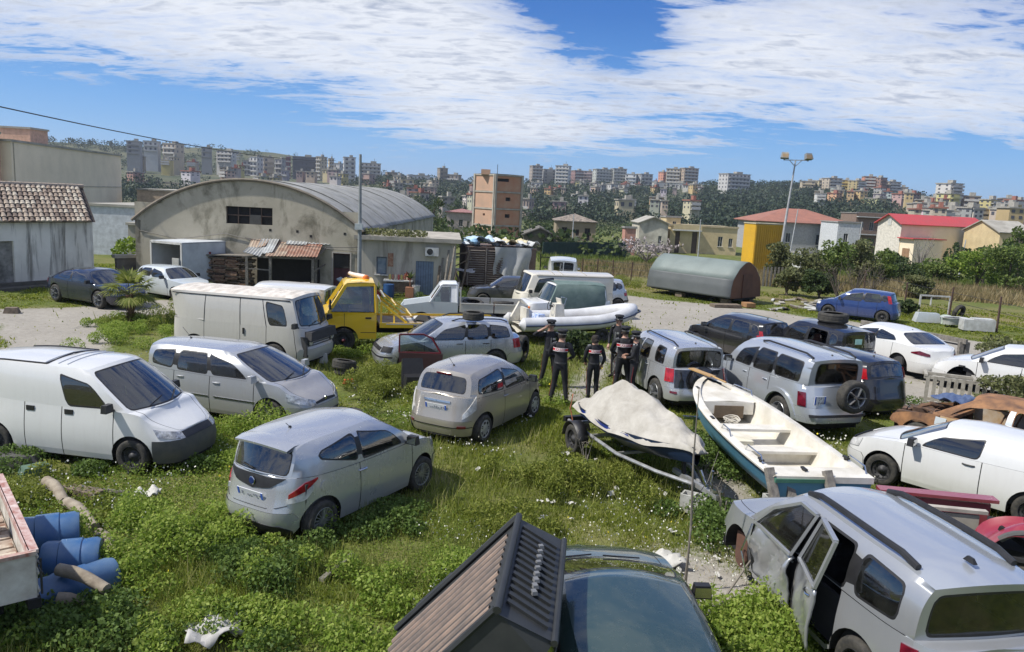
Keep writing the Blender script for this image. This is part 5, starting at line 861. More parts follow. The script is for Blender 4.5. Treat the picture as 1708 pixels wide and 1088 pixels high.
for k,(px_,D)in enumerate(((1395,44),(1425,45),(1452,47))):p=at(px_,500,D);bare('bare_shrub',['left','middle','right'][k]+' one of three bare twiggy shrubs behind the blue car roof',p.x,p.y,2.3,2.0,20+k,12,M_BARK)
p=onz(219,536,0);PT=thing('palm_tree','young fan palm with a shaggy trunk beside the pale gravel track','palm',(p.x,p.y,0));mb=MB();mb.tube([(0,0,0),(0.02,0,0.5),(0.0,0,0.95)],[0.13,0.11,0.09],9)
rr=random.Random(3)
for k in range(46):a=rr.uniform(0,6.28);z_=rr.uniform(0.05,0.9);mb.beam((0.09*math.cos(a),0.09*math.sin(a),z_),(0.17*math.cos(a),0.17*math.sin(a),z_+0.10),0.05,0.02)
mb.build('trunk',mat('palm_trunk',(0.11,0.06,0.035),0.95,col2=(0.20,0.13,0.08),scale=12),PT,smooth=False)
M_PALM=leafmat('palm_leaves',(0.08,0.11,0.02),(0.20,0.24,0.045),(0.34,0.34,0.12),.45)
for k in range(30):
 a=k*2.4+rr.uniform(-.2,.2);el=rr.uniform(-0.25,1.35);L=rr.uniform(.45,.65);hub=Vector((math.cos(a)*math.cos(el)*L,math.sin(a)*math.cos(el)*L,0.95+math.sin(el)*L));out=Vector((math.cos(a)*math.cos(el-.3),math.sin(a)*math.cos(el-.3),math.sin(el-.3)));sd_=Vector((-math.sin(a),math.cos(a),0));Q=[];tn=[]
 for j in range(17):
  f=(j-8)/8*1.35;d=(out*math.cos(f)+sd_*math.sin(f));d.z-=0.10*abs(f);d.normalize();ll=rr.uniform(.52,.70)*(1-.18*abs(f));nn=d.cross(out.cross(sd_)).normalized()*0.028;m_=hub+d*ll*.55;e_=hub+d*ll+Vector((0,0,-.10));Q.append([hub,m_-nn,e_,m_+nn]);tn.append(rr.uniform(.2,.95))
 fr=inst('frond',tri_mesh('frond',np.array([[tuple(v)for v in q]for q in Q]),M_PALM,col=np.array(tn)),PT);st=MB();st.tube([(0,0,0.92),hub],[0.014,0.008],4,cap=False);st.build('stalk',mat('palm_stalk',(0.12,0.13,0.04),0.8),fr)
def fence(label,pts,hh=1.4,wires=3,m=None,pw=0.07):
 p0=pts[0];o=thing('wire_fence',label,'fence',(p0[0],p0[1],0));P=[Vector((x-p0[0],y-p0[1],tz(x,y)))for x,y in pts]
 for p in P:MB().beam(p,p+Vector((rr.uniform(-.06,.06),0,hh*rr.uniform(.9,1.1))),pw).build('post',m or mat('rusty_post',(0.10,0.06,0.045),0.9),o,smooth=False)
 for k in range(wires):MB().tube([p+Vector((0,0,hh*(k+1)/(wires+.3)))for p in P],0.010,4).build('wire',M_STEEL,o)
fence('wire fence with dark rusty posts before the dry field at the right',[tuple(onz(x,y,0)[:2])for x,y in((1440,492),(1508,512),(1582,532),(1662,553),(1760,580))],1.5)
fence('wire fence with thin dark posts along the dry grass behind the yard',[tuple(at(x,y,D)[:2])for x,y,D in((970,465,53),(995,465,52.5),(1022,467,52),(1052,469,51),(1088,474,50),(1160,480,50))],1.25)
a=at(905,420,84);b=at(1045,420,92);o=MB().box((0,0,0.6),((b-a).length,0.12,1.8)).build('green_fence',mat('dark_green_net',(0.02,0.045,0.04),0.8),None,loc=((a.x+b.x)/2,(a.y+b.y)/2,tz(a.x,a.y)),rz=math.atan2(b.y-a.y,b.x-a.x),smooth=False);tag(o,'long dark green netting fence in front of the old stone house','fence')
o=thing('picket_fence','weathered grey picket fence right of the brown wagon end','fence',tuple(onz(1272,478,0)[:2])+(0,))
for k in range(11):MB().box((k*0.28,k*0.12,0.65),(0.12,0.03,1.3)).build('picket',M_WOODGREY,o,smooth=False)
def wire(label,p0,p1,sag,r=0.02,n=24):
 mb=MB();p0,p1=Vector(p0),Vector(p1);mb.tube([p0 .lerp(p1,i/n)-Vector((0,0,sag*4*(i/n)*(1-i/n)))for i in range(n+1)],r,4);tag(mb.build('overhead_cable',mat('cable_black',(0.03,0.03,0.03),0.7),None),label,'cable')
wire('thin overhead cable crossing the sky at upper left',at(-260,120,24),at(560,268,110),0.8,0.025);wire('cable from the utility pole to the hangar left corner',(onz(599,492).x,onz(599,492).y,2.3),at(372,388,39),0.25,0.015)
# the air
hm=bpy.data.materials.new('haze');hm.use_nodes=True;ht=hm.node_tree;ht.nodes.clear();hv=N(ht,'ShaderNodeVolumePrincipled');hv.inputs['Color'].default_value=(0.80,0.88,1.0,1);hv.inputs['Density'].default_value=0.00020;hv.inputs['Anisotropy'].default_value=0.3
ho_=N(ht,'ShaderNodeOutputMaterial');ht.links.new(hv.outputs[0],ho_.inputs['Volume']);hz_o=MB().box((0,0,5),(9400,9400,190)).build('haze',hm,None,smooth=False);hz_o['kind']='stuff'
# vehicles
RIMS={}
def tyre_mesh(w=0.205):
 k=('t',w)
 if k not in RIMS:
  mb=MB();h=w/2
  mb.lathe([(0.64,-h*0.92),(0.72,-h),(0.90,-h*1.02),(0.975,-h*0.86),(1.0,-h*0.6),(0.985,-h*0.3),(1.0,-h*0.25),(1.0,h*0.25),(0.985,h*0.3),(1.0,h*0.6),(0.975,h*0.86),(0.90,h*1.02),(0.72,h),(0.64,h*0.92)],28,'Y')
  RIMS[k]=mb.mesh('tyre',M_RUBBER,angle=50)
 return RIMS[k]
def rim_mesh(style,w=0.205):
 """unit radius tyre; outer face at -Y"""
 k=(style,w)
 if k in RIMS:return RIMS[k]
 mb=MB();h=w/2;y0=-h*0.80
 mb.lathe([(0.66,-h*0.93),(0.645,-h*0.98),(0.62,-h*0.9),(0.60,-h*0.2),(0.60,h*0.5)],28,'Y')
 mb.lathe([(0.60,h*0.1),(0.0,h*0.1)],16,'Y',mi=1)
 if style=='steel':
  mb.lathe([(0.61,y0*0.6),(0.50,y0*0.75),(0.42,y0*0.25),(0.28,y0*0.3),(0.2,y0*0.9),(0.0,y0*0.95)],24,'Y')
  for i in range(10):
   a=2*math.pi*i/10;mb.box((0.47*math.cos(a),y0*0.66,0.47*math.sin(a)),(0.08,0.02,0.06),0,1,Matrix.Rotation(-a,3,'Y'))
 elif style=='hubcap':
  mb.lathe([(0.64,y0),(0.58,y0*1.08),(0.40,y0*1.2),(0.18,y0*1.25),(0,y0*1.28)],28,'Y')
  for i in range(7):
   a=2*math.pi*i/7
   for s in(-0.13,0.13):
    mb.box((0.46*math.cos(a+s),y0*1.12,0.46*math.sin(a+s)),(0.17,0.03,0.045),0,1,Matrix.Rotation(-a-s*0.3,3,'Y'))
 else:
  n={'five':5,'six':6,'multi':18,'ten':10}[style]
  for i in range(n):
   a=2*math.pi*i/n;ww={5:0.15,6:0.12,18:0.032,10:0.055}[n]
   p0=Vector((0.10*math.cos(a),y0*0.8,0.10*math.sin(a)));a2=a+(0.10 if n==18 else 0)
   p1=Vector((0.63*math.cos(a2),y0*0.98,0.63*math.sin(a2)))
   M=(p1-p0).to_track_quat('X','Y').to_matrix();mb.box((p0+p1)/2,((p1-p0).length,0.05,ww),0,0,M)
  mb.lathe([(0.60,y0*0.95),(0.64,y0*1.02)],28,'Y');mb.lathe([(0.16,y0*0.7),(0.15,y0*1.02),(0,y0*1.05)],14,'Y')
 mm={'steel':M_STEEL,'hubcap':M_HUBCAP}.get(style,M_ALLOY)
 RIMS[k]=mb.mesh('rim',[mm,M_BLACK],angle=40);return RIMS[k]
def add_wheel(parent,x,y,z,r,style,side,w=0.205,steer=0.0,lean=0.0):
 t=inst('wheel',tyre_mesh(w),parent,(x,y,z),(lean,0,(0 if side<0 else math.pi)+steer),(r,1,r))
 if style:inst('rim',rim_mesh(style,w),t)
 return t
def spt(c,s,r):
 return 0
class Car:
 def __init__(s,d):
  s.d=d;s.xr,s.xf=d['xr'],d['xf'];s.ox=(s.xr+s.xf)/2;s.a=(s.xf-s.xr)/2;s.b=d['W']/2;s.n=d.get('n',4.6)
  s.g=d.get('g',[(0.15,0.93),(0.3,0.975),(0.55,1.0),(0.75,0.99),(1.0,0.955),(1.3,0.92)])
  N_=400;s.arc={}
  for e in('f','r'):
   P=[]
   for i in range(N_+1):
    th=math.pi/2*i/N_;P.append(s.outl(th,e))
   L=[0]
   for p,q in zip(P[:-1],P[1:]):L.append(L[-1]+math.hypot(q[0]-p[0],q[1]-p[1]))
   s.arc[e]=(np.array(L),np.array(P))
 def outl(s,th,e):
  """th 0 = end centre, pi/2 = side middle"""
  x=s.a*abs(math.cos(th))**(2/s.n);y=s.b*abs(math.sin(th))**(2/s.n)
  return(s.ox+(x if e=='f' else-x),y)
 def yo(s,x):
  q=min(1.0,abs((x-s.ox)/s.a));return s.b*(1-q**s.n)**(1/s.n)
 def top(s,x):return ci(x,s.d['top'])
 def warp(s,x,y,z):
  q=abs((x-s.ox)/s.a);w=max(0.0,(q-0.62)/0.38);w=w*w*(3-2*w)
  ins=ci(z,s.d['fprof']if x>s.ox else s.d['rprof'])*w
  return Vector((x-ins if x>s.ox else x+ins,y*ci(z,s.g),z))
 def S(s,e,a,z,side=1,off=0.0):
  L,P=s.arc[e];
  x=float(np.interp(a,L,P[:,0]));y=float(np.interp(a,L,P[:,1]))*side
  p=s.warp(x,y,z)
  if off:
   a1,a2=max(0,a-0.02),a+0.02
   p1=s.warp(float(np.interp(a1,L,P[:,0])),float(np.interp(a1,L,P[:,1]))*side,z)
   p2=s.warp(float(np.interp(a2,L,P[:,0])),float(np.interp(a2,L,P[:,1]))*side,z)
   p3=s.warp(x,y,z+0.02)
   n=(p2-p1).cross(p3-p)
   if n.dot(Vector((x-s.ox,y*2,0)))<0:n=-n
   n.normalize();p=p+n*off
  return p
 def side(s,x,z,sd=1,off=0.0):
  p=s.warp(x,s.yo(x)*sd,z);p.y+=off*sd;return p
 def crown(s,x):return ci(x,s.d.get('crown',[(s.ox-0.01,0.03),(s.ox+0.01,0.06),(s.xf,0.03)]))
 def topz(s,x,yf):return s.top(x)+s.crown(x)*(1-min(1,abs(yf))**2.6)
def patch(c,parent,name,m,e,side,a0,a1,zlo,zhi,off=0.012,nz=3,na=8,**kw):
 """a panel that hugs the body: a = distance round the outline from the end's centre"""
 mb=MB();rows=[]
 for j in range(nz+1):
  row=[]
  for i in range(na+1):
   t=i/na;a=a0+(a1-a0)*t;sd=side
   if a<0:a,sd=-a,-side
   lo=li(t,zlo)if isinstance(zlo,list)else zlo;hi=li(t,zhi)if isinstance(zhi,list)else zhi
   row.append(c.S(e,a,lo+(hi-lo)*j/nz,sd,off))
  rows.append(row)
 mb.grid(rows)
 def rim_(pts_a,sdz):
  pass
 def back(t,j):
  a=a0+(a1-a0)*t;sd=side
  if a<0:a,sd=-a,-side
  lo=li(t,zlo)if isinstance(zlo,list)else zlo;hi=li(t,zhi)if isinstance(zhi,list)else zhi
  return c.S(e,a,lo+(hi-lo)*j,sd,-0.005)
 for j,row in((0,rows[0]),(1,rows[-1])):
  mb.grid([row,[back(i/na,j)for i in range(na+1)]])
 for i in(0,na):
  mb.grid([[r[i]for r in rows],[back(i/na,j/nz)for j in range(nz+1)]])
 orient(mb);o=mb.build(name,m,parent,angle=30)
 for k,v in kw.items():o[k]=v
 return o
def plate(c,parent,e,z,y=0.0,w=0.50,h=0.11,two_line=False,x=None,tilt=0.0):
 p=c.S(e,abs(y),z,1 if y>=0 else-1,0.02)
 if x is not None:p=Vector((x,y,z))
 sx=1 if e=='f' else-1
 if two_line:w,h=0.29,0.20
 mb=MB();M=Matrix.Rotation(tilt,3,'Y')
 mb.box((p.x,y,z),(0.012,w,h),0,0,M)
 o=mb.build('number_plate',M_PLATE,parent,smooth=False)
 b=MB();rr=random.Random(int(abs(c.a*1000)+z*77))
 for s_ in(-1,1):b.box((p.x+sx*0.0075,y+s_*(w/2-0.02),z),(0.004,0.036,h*0.94),0,0,M)
 b.build('blue_band',M_PLATEB,o,smooth=False)
 k=MB()
 rows=[(h*0.22,h*0.36),(-h*0.22,h*0.36)]if two_line else[(0,h*0.66)]
 for zz,ch in rows:
  y0=-w/2+0.055;i=0
  while y0<w/2-0.08:
   for q in range(3):
    if rr.random()<0.72:k.box((p.x+sx*0.009,y+y0+rr.uniform(0,0.02),z+zz+(q-1)*ch*0.3),(0.003,rr.uniform(0.018,0.036),ch*0.30),0,0,M)
   y0+=0.055
 k.build('blurred_marks',M_PLATEC,o,smooth=False)
 return o
def build_car(name,label,cat,loc,deg,d,group=None,z=0.0,tilt=(0,0)):
 c=Car(d);root=thing(name,label,cat,(loc[0],loc[1],z),R(deg),group)
 root.rotation_euler=(R(tilt[0]),R(tilt[1]),R(deg))
 PM=d['paint'];bumpm=d.get('bumper',PM);wb=d['wb'];r=d['r'];sill=d.get('sill',0.2)
 ax=[wb/2,-wb/2];Ra=r+d.get('archgap',0.07);far=d.get('far',False)
 parts={}
 def part(k):
  if k not in parts:parts[k]=MB()
  return parts[k]
 missing=d.get('missing',())
 # lower body skirt
 xs=set(np.linspace(c.xr+0.02*c.a,c.xf-0.02*c.a,26 if far else 44).tolist())
 seams=sorted(set(x for dd in d.get('doors',[])for x in dd[:2]))
 xs=[x for x in xs if all(abs(x-q)>0.03 for q in seams)]
 for q in seams:xs+=[q-0.008,q+0.008]
 for x0 in ax:
  k_=9 if far else 15
  for i in range(k_+1):
   q=x0+Ra*math.cos(math.pi*i/k_)
   if all(abs(q-s_)>0.02 for s_ in seams):xs.append(q)
 xs=sorted(xs)
 ys=[0.0,0.18,0.36,0.52,0.66,0.78,0.87,0.94]if not far else[0.0,0.4,0.7,0.9]
 outline=[]
 for q in ys:
  xx=c.ox-c.a*(1-(q*c.yo(xs[0])/c.b)**c.n)**(1/c.n);outline.append((xx,q*c.yo(xs[0]),'r'))
 for x in xs:outline.append((x,c.yo(x),'s'))
 for q in ys[::-1]:
  xx=c.ox+c.a*(1-(q*c.yo(xs[-1])/c.b)**c.n)**(1/c.n);outline.append((xx,q*c.yo(xs[-1]),'f'))
 bzf,bzr=d.get('bz',(0.52,0.52));mid=d.get('mid',0.45)
 bxf,bxr=d.get('bx',(ax[0]+Ra+0.0,ax[1]-Ra-0.0))
 cols=[]
 for x,y,k in outline:
  zb=sill
  if k!='s':zb=sill+0.02
  for x0 in ax:
   if abs(x-x0)<Ra:zb=max(zb,r+math.sqrt(Ra*Ra-(x-x0)**2))
  zm=bzf if x>bxf else(bzr if x<bxr else mid)
  zt=c.top(x);zm=min(max(zm,zb+0.03),zt-0.02)
  zl=[zb+(zm-zb)*i/3 for i in range(4)]+[zm+(zt-zm)*i/5 for i in range(1,6)]
  cols.append((x,y,k,zl))
 for sd in(1,-1):
  for(xa,ya,ka,za),(xb_,yb_,kb,zb_)in zip(cols[:-1],cols[1:]):
   xm=(xa+xb_)/2
   gap=any(abs(xm-q)<0.008 for q in seams)
   for j in range(8):
    key='body'
    if xm>bxf and j<3:key='front_bumper'
    elif xm<bxr and j<3:key='rear_bumper'
    elif gap:key='gap'
    elif j>=1:
     for i,dd in enumerate(d.get('doors',[])):
      if dd[0]<xm<dd[1]and(len(dd)<3 or dd[2]in(0,sd)):key='door%d_%d'%(i,sd)
    if key=='body' and xm<bxr and abs(ya)<c.b*0.80 and d.get('tailgate',True):key='tailgate'
    if key in missing or(sd,key)in missing:continue
    q=[c.warp(xa,ya*sd,za[j]),c.warp(xb_,yb_*sd,zb_[j]),c.warp(xb_,yb_*sd,zb_[j+1]),c.warp(xa,ya*sd,za[j+1])]
    if key=='gap':
     for p in q:p.y*=0.99
    if'bumper' in key:
     for p in q:
      k2=1+0.012;p.y*=k2;p.x=c.ox+(p.x-c.ox)*1.004
    part(key).face(q)
   p=[c.warp(xa,ya*sd,za[0]),c.warp(xb_,yb_*sd,zb_[0])]
   arch=za[0]>sill+0.05 or zb_[0]>sill+0.05
   dep=0.24 if arch else 0.06
   q=[Vector((v.x,v.y-sd*min(dep,abs(v.y)),v.z-(0 if arch else 0.04)))for v in p]
   part('under').face([p[0],p[1],q[1],q[0]])
   # bonnet, cowl and deck: strips from side to side
 gh=d.get('gh')
 xAb=gh['xAb']if gh else c.ox;xDb=gh['xDb']if gh else c.ox
 fr=[-1,-0.97,-0.86,-0.845,-0.6,-0.3,0,0.3,0.6,0.845,0.86,0.97,1]
 def strips(sel,key,seam):
  cc=[q for q in cols if sel(q[0])]
  rows=[]
  for x,y,k,zl in cc:
   row=[]
   for f in fr:
    p=c.warp(x,y,zl[-1]);zz=c.topz(x,f)
    if d.get('hood_ridge')and x>c.ox:zz+=0.012*math.exp(-((abs(f)-0.62)/0.1)**2)
    row.append(Vector((p.x,p.y*f,zz)))
   rows.append(row)
  for a,b in zip(rows[:-1],rows[1:]):
   for i in range(len(fr)-1):
    kk=key
    if i in(2,9)and seam:kk='gap'
    elif i in(0,1,10,11)and seam:kk='body'
    part(kk).face([a[i],b[i],b[i+1],a[i+1]])
 if'bonnet' not in missing:strips(lambda x:x>=xAb-0.12,'bonnet',not far)
 strips(lambda x:x<=xDb+0.12,'boot_lid' if d.get('saloon')else'body',bool(d.get('saloon')))
 # greenhouse
 if gh:
  wr=gh['wr'];rc=gh.get('rc',0.05);b0,b1=gh.get('bow',(0.16,0.10));rb0,rb1=gh.get('rbow',(0.10,0.08))
  roll=gh.get('roll',0.42)
  def fy(v):return(1-roll)*v+roll*v**5
  def fz(v):return v+0.10*v*(1-v)*(1 if v>.5 else v*2)
  def wrx(x):
   t=(x-gh['xDt'])/max(0.1,gh['xAt']-gh['xDt']);return wr*(1-0.05*max(0,t-0.6)**1.5*4-gh.get('rtaper',0.06)*max(0,0.5-t)**1.5*3)
  def edge(t,v,sd):
   xb=xAb+(xDb-xAb)*t;xt=xb+(gh['xAt']-xAb)*max(0,1-t/0.5)+(gh['xDt']-xDb)*max(0,(t-0.6)/0.4)
   pb=c.warp(xb,c.yo(xb),c.top(xb));yb=pb.y*gh.get('inset',0.985);yt=wrx(xt);zt=ci(xt,gh['zr'])
   x=pb.x+(xt-pb.x)*v;bul=gh.get('bulge',0.02)*math.sin(math.pi*v)
   return Vector((x,sd*(yb+(yt-yb)*fy(v)+bul),pb.z+(zt-pb.z)*fz(v)))
  def wbounds(t,w,inner,rt_,rv_,ct,cv):
   t0,t1,vb,vt=w;t0i,t1i=(t0+rt_,t1-rt_)if inner else(t0,t1)
   q=min(1,max(0,(t-t0)/(t1-t0)));b=li(q,[(0,vb[0]),(1,vb[1])])if len(vb)==2 else li(q,vb[2]);u=li(q,[(0,vt[0]),(1,vt[1])])if len(vt)==2 else li(q,vt[2])
   if inner:b+=rv_;u-=rv_
   dd=min((t-t0i),(t1i-t))/ct
   if dd<1:
    dd=max(0,dd);k=cv*(1-math.sqrt(max(0,1-(1-dd)**2)));h=max(0,(u-b)/2-0.01);k=min(k,h);b+=k;u-=k
   return b,max(u,b+0.012)
  def glasshouse(fn,wins,gname,pillar_black,rt_,rv_,ct,cv,tmin,tmax,nfill=8):
   ts={tmin,tmax}
   for w in wins:
    t0,t1=w[0],w[1];ts|={t0,t1,t0+rt_,t1-rt_}
    for k in(0.12,0.35,0.65,1.0):ts|={t0+rt_+ct*k,t1-rt_-ct*k}
    for k in np.linspace(t0+rt_+ct,t1-rt_-ct,nfill)[1:-1]:ts.add(float(k))
   ts|={float(q)for q in np.linspace(tmin,tmax,14)if not any(w[0]-.02<q<w[1]+.02 for w in wins)}
   ts=sorted(ts);clean=[ts[0]]
   for t in ts[1:]:
    if t-clean[-1]>1e-4:clean.append(t)
   ts=clean
   def rows_at(t):
    inside=[w for w in wins if w[0]-1e-6<=t<=w[1]+1e-6]
    def vs(w,tt):
     ob,ot=wbounds(tt,w,False,rt_,rv_,ct,cv);ib,it=wbounds(min(max(tt,w[0]+rt_),w[1]-rt_),w,True,rt_,rv_,ct,cv)
     ib=max(ib,ob+0.003);it=min(it,ot-0.003);return ob,ib,it,ot
    if inside:q=vs(inside[0],t)
    elif not wins:q=(0.1,0.12,0.88,0.9)
    else:
     L_=[w for w in wins if w[1]<t];R_=[w for w in wins if w[0]>t]
     if L_ and R_:
      a,b=L_[-1],R_[0];k=(t-a[1])/(b[0]-a[1]);A,B=vs(a,a[1]),vs(b,b[0]);q=tuple(x+(y-x)*k for x,y in zip(A,B))
     else:q=vs(L_[-1],L_[-1][1])if L_ else vs(R_[0],R_[0][0])
    ob,ib,it,ot=q
    return[0,ob*0.5,ob,ib,ib+(it-ib)*0.33,ib+(it-ib)*0.67,it,ot,ot+(1-ot)*0.35,ot+(1-ot)*0.7,1.0]
   VR=[rows_at(t)for t in ts]
   for i in range(len(ts)-1):
    tm=(ts[i]+ts[i+1])/2;wi=next((k for k,w in enumerate(wins)if w[0]<tm<w[1]),None)
    between=wins and wins[0][1]<tm<wins[-1][0]
    for j in range(10):
     kk='body'
     if 2<=j<=6:
      if wi is not None:
       w=wins[wi];kk='trim'
       if w[0]+rt_<tm<w[1]-rt_ and 3<=j<=5:kk=gname[wi]if isinstance(gname,list)else gname+'#%d'%wi
      elif between and pillar_black:kk='trim'
     if kk.split('#')[0]in missing or kk in missing:continue
     part(kk).face([fn(ts[i],VR[i][j]),fn(ts[i+1],VR[i+1][j]),fn(ts[i+1],VR[i+1][j+1]),fn(ts[i],VR[i][j+1])])
  Lg=xAb-xDb;rt_=0.022/Lg*1.2;ct=0.09/Lg
  for sd in(1,-1):
   wins=gh['wins_'+('l' if sd>0 else'r')]if'wins_l' in gh else gh['wins']
   glasshouse(lambda t,v:edge(t,v,sd),wins,['side_window_%d_%d'%(k,sd)for k in range(len(wins))],gh.get('bp',True),rt_,0.045,ct,0.16,0.0,1.0,4 if far else 7)
  def scr(u,v,tt,f0,f1):
   e=edge(tt,v,1);x_=e.x+(f0*(1-v)+f1*v)*(1-u*u)
   if tt==0:zb=c.topz(xAb+f0*(1-u*u),u)
   else:zb=c.topz(xDb+f0*(1-u*u),u)
   xt=gh['xAt']if tt==0 else gh['xDt'];ztp=ci(xt,gh['zr'])+rc*(1-u*u)
   return Vector((x_,u*e.y,zb+(ztp-zb)*fz(v)))
  if'windscreen' in missing:pass
  ws=gh.get('ws',(-0.93,0.93,(0.02,0.02),(0.93,0.93)))
  glasshouse(lambda u,v:scr(u,v,0,b0,b1),[ws],['windscreen'],True,0.025,0.03,0.09,0.09,-1.0,1.0,9)
  rw=gh.get('rw',(-0.86,0.86,(0.12,0.12),(0.90,0.90)))
  if rw==2:rws=[(-0.84,-0.04,(0.15,0.15),(0.86,0.86)),(0.04,0.84,(0.15,0.15),(0.86,0.86))]
  else:rws=[rw]if rw else[]
  glasshouse(lambda u,v:scr(u,v,1,-rb0,-rb1),rws,['rear_window','rear_window#1'],False,0.03,gh.get('rwrim',0.05),0.10,0.13,-1.0,1.0,9)
  nt_=14;us=[-1,-0.97,-0.9,-0.78,-0.6,-0.4,-0.2,0,0.2,0.4,0.6,0.78,0.9,0.97,1];rows=[]
  ribs=d.get('roof_ribs')
  tsr=np.linspace(0,1,nt_+1)if not ribs else np.linspace(0,1,ribs*6+1)
  for ti,t in enumerate(tsr):
   t=float(t);e=edge(t,1.0,1);row=[]
   for u in us:
    x_=e.x+b1*(1-u*u)*max(0,1-t*3)**2-rb1*(1-u*u)*max(0,t*3-2)**2
    zz=e.z+rc*(1-u*u)
    if ribs:zz+=0.018*(1 if(ti%6)in(2,3,4)else 0)*(1-abs(u)**8)
    if d.get('roof_ribs_long')and 0.1<t<0.92:zz+=0.012*max(0,math.cos(u*math.pi*4.5))*(abs(u)<0.85)
    row.append(Vector((x_,u*e.y,zz)))
   rows.append(row)
  part('roof').grid(rows)
  if not d.get('no_interior')and not far:
   ib=MB();fx=xAb+0.1;rx=xDb+0.25;wy=c.b*0.84
   ib.box(((fx+rx)/2,0,0.36),(fx-rx,2*wy,0.06));zd=c.top(xAb)-0.08
   ib.box((xAb-0.02,0,zd-0.14),(0.46,2*wy*0.95,0.26),taper=0.92)
   for sd in(1,-1):ib.box(((fx+rx)/2,sd*wy*1.0,0.62),(fx-rx,0.05,0.56))
   ib.box((rx,0,0.6),(0.05,2*wy,0.5))
   ib.build('interior',mat('cabin_trim',(0.05,0.05,0.052),0.9),root,smooth=False)
   seatx=[gh.get('seat',(xAb+xDb)/2+0.42)]
   if not d.get('van'):seatx.append(seatx[0]-0.85)
   for k,sx_ in enumerate(seatx):
    for sd in(1,-1):
     sb=MB();sb.box((sx_+0.1,sd*0.36,0.50),(0.5,0.5,0.16),taper=0.92)
     M=Matrix.Rotation(R(-16),3,'Y');sb.box((sx_-0.22,sd*0.36,0.82),(0.13,0.48,0.60),0,0,M,taper=0.85)
     sb.box((sx_-0.33,sd*0.36,1.19),(0.09,0.25,0.16),0,0,M,taper=0.85)
     sb.build('seat',M_SEAT,root)
   st=MB();cx,cz=xAb-0.42,zd+0.02;rad=0.185;pts=[]
   for i in range(17):
    a=2*math.pi*i/16;pts.append((cx+math.cos(a)*rad*0.42,0.36+math.sin(a)*rad,cz+math.cos(a)*rad*0.9))
   st.tube(pts,0.016,6,cap=False);st.beam((cx,0.36-rad,cz),(cx,0.36+rad,cz),0.03);st.beam((cx,0.36,cz),(cx+0.3,0.36,cz-0.14),0.05)
   st.build('steering_wheel',M_BLACK,root)
   # hull under the body
 ub=MB();ub.box((c.ox,0,0.34),((c.xf-c.xr)*0.9,d['W']-0.56,0.3))
 for x0 in ax:ub.tube([(x0,-c.b*0.8,r),(x0,c.b*0.8,r)],0.05,6)
 u2=parts.pop('under',None)
 if u2:ub.v_off=len(ub.v);base=len(ub.v);ub.v+=u2 .v;ub.f+=[[i+base for i in f]for f in u2 .f];ub.m+=u2 .m
 ub.build('underbody',M_UNDER,root,smooth=False)
 # emit the parts
 M_TRIM=M_BLACK
 for k,mb in parts.items():
  orient(mb,(c.ox,0,0.8 if not gh else 0.9))
  if k=='gap':nm,m='shut_line',M_GAP
  elif k=='trim':nm,m='window_seal',M_TRIM
  elif k.startswith('side_window'):nm,m='side_window',d.get('sglass',d.get('glass',M_GLASS))
  elif k.startswith('rear_window'):nm,m='rear_window',d.get('rglass',d.get('glass',M_GLASS))
  elif k=='windscreen':nm,m=k,d.get('wglass',M_GLASS)
  elif'bumper' in k:nm,m=k,bumpm
  elif k.startswith('door'):nm,m='door',d.get('doorpaint',PM)
  else:nm,m=k,(d.get('roofpaint',PM)if k=='roof' else d.get('bonnetpaint',PM)if k=='bonnet' else PM)
  if nm in('side_window',)and d.get('panelled'):m=PM
  mb.build(nm,m,root,angle=42)
  # wheels
 tw=d.get('tw',0.205);tr=c.b-tw/2-0.015;flat=d.get('flat',{})
 for x0 in ax:
  for sd in(1,-1):
   if(x0>0,sd)in d.get('nowheel',()):continue
   add_wheel(root,x0,sd*tr,r,r,d.get('rim','steel'),sd,tw,R(d.get('steer',0))if x0>0 else 0)
   # lamps, plates, mirrors, handles
 for q in d.get('patches',[]):
  nm,m,e,sides,a0,a1,zlo,zhi=q[:8];off=q[8]if len(q)>8 else 0.012
  for sd in sides:patch(c,root,nm,m,e,sd,a0,a1,zlo,zhi,off)
 if d.get('mirror',True)and gh:
  mx=xAb-0.28+d.get('mx',0);mz=c.top(mx)+0.09
  for sd in d.get('mirrors',(1,-1)):
   mb=MB();p=c.side(mx,mz-0.08,sd)
   yy=p.y+sd*0.13;mb.box((mx,yy,mz),(0.11,0.20,0.14),0,0,None,0.82);mb.beam((mx+0.02,p.y-sd*0.03,mz-0.07),(mx,yy-sd*0.04,mz-0.04),0.05,0.04)
   o=mb.build('wing_mirror',d.get('mirrorm',M_BLACK),root)
   g=MB();g.box((mx-0.058,yy,mz),(0.006,0.17,0.11));g.build('mirror_glass',M_CHROME,o,smooth=False)
 for hx,hz in d.get('handles',[]):
  for sd in(1,-1):
   p=c.side(hx,hz,sd,0.022);mb=MB();mb.tube([(p.x-0.09,p.y-sd*0.02,p.z),(p.x-0.06,p.y,p.z+0.004),(p.x+0.06,p.y,p.z+0.004),(p.x+0.09,p.y-sd*0.02,p.z)],0.013,6)
   mb.build('door_handle',d.get('handlem',PM),root)
 if gh and d.get('aerial'):
  ax_,az=d['aerial'];zr_=ci(ax_,gh['zr'])+rc
  mb=MB();mb.lathe([(0.03,-0.01),(0.02,0.02),(0.0,0.03)],8,'Z',(ax_,0,zr_));mb.tube([(ax_,0,zr_+0.01),(ax_-az*0.7,0,zr_+az*0.7)],0.005,5)
  mb.build('aerial',M_BLACK,root)
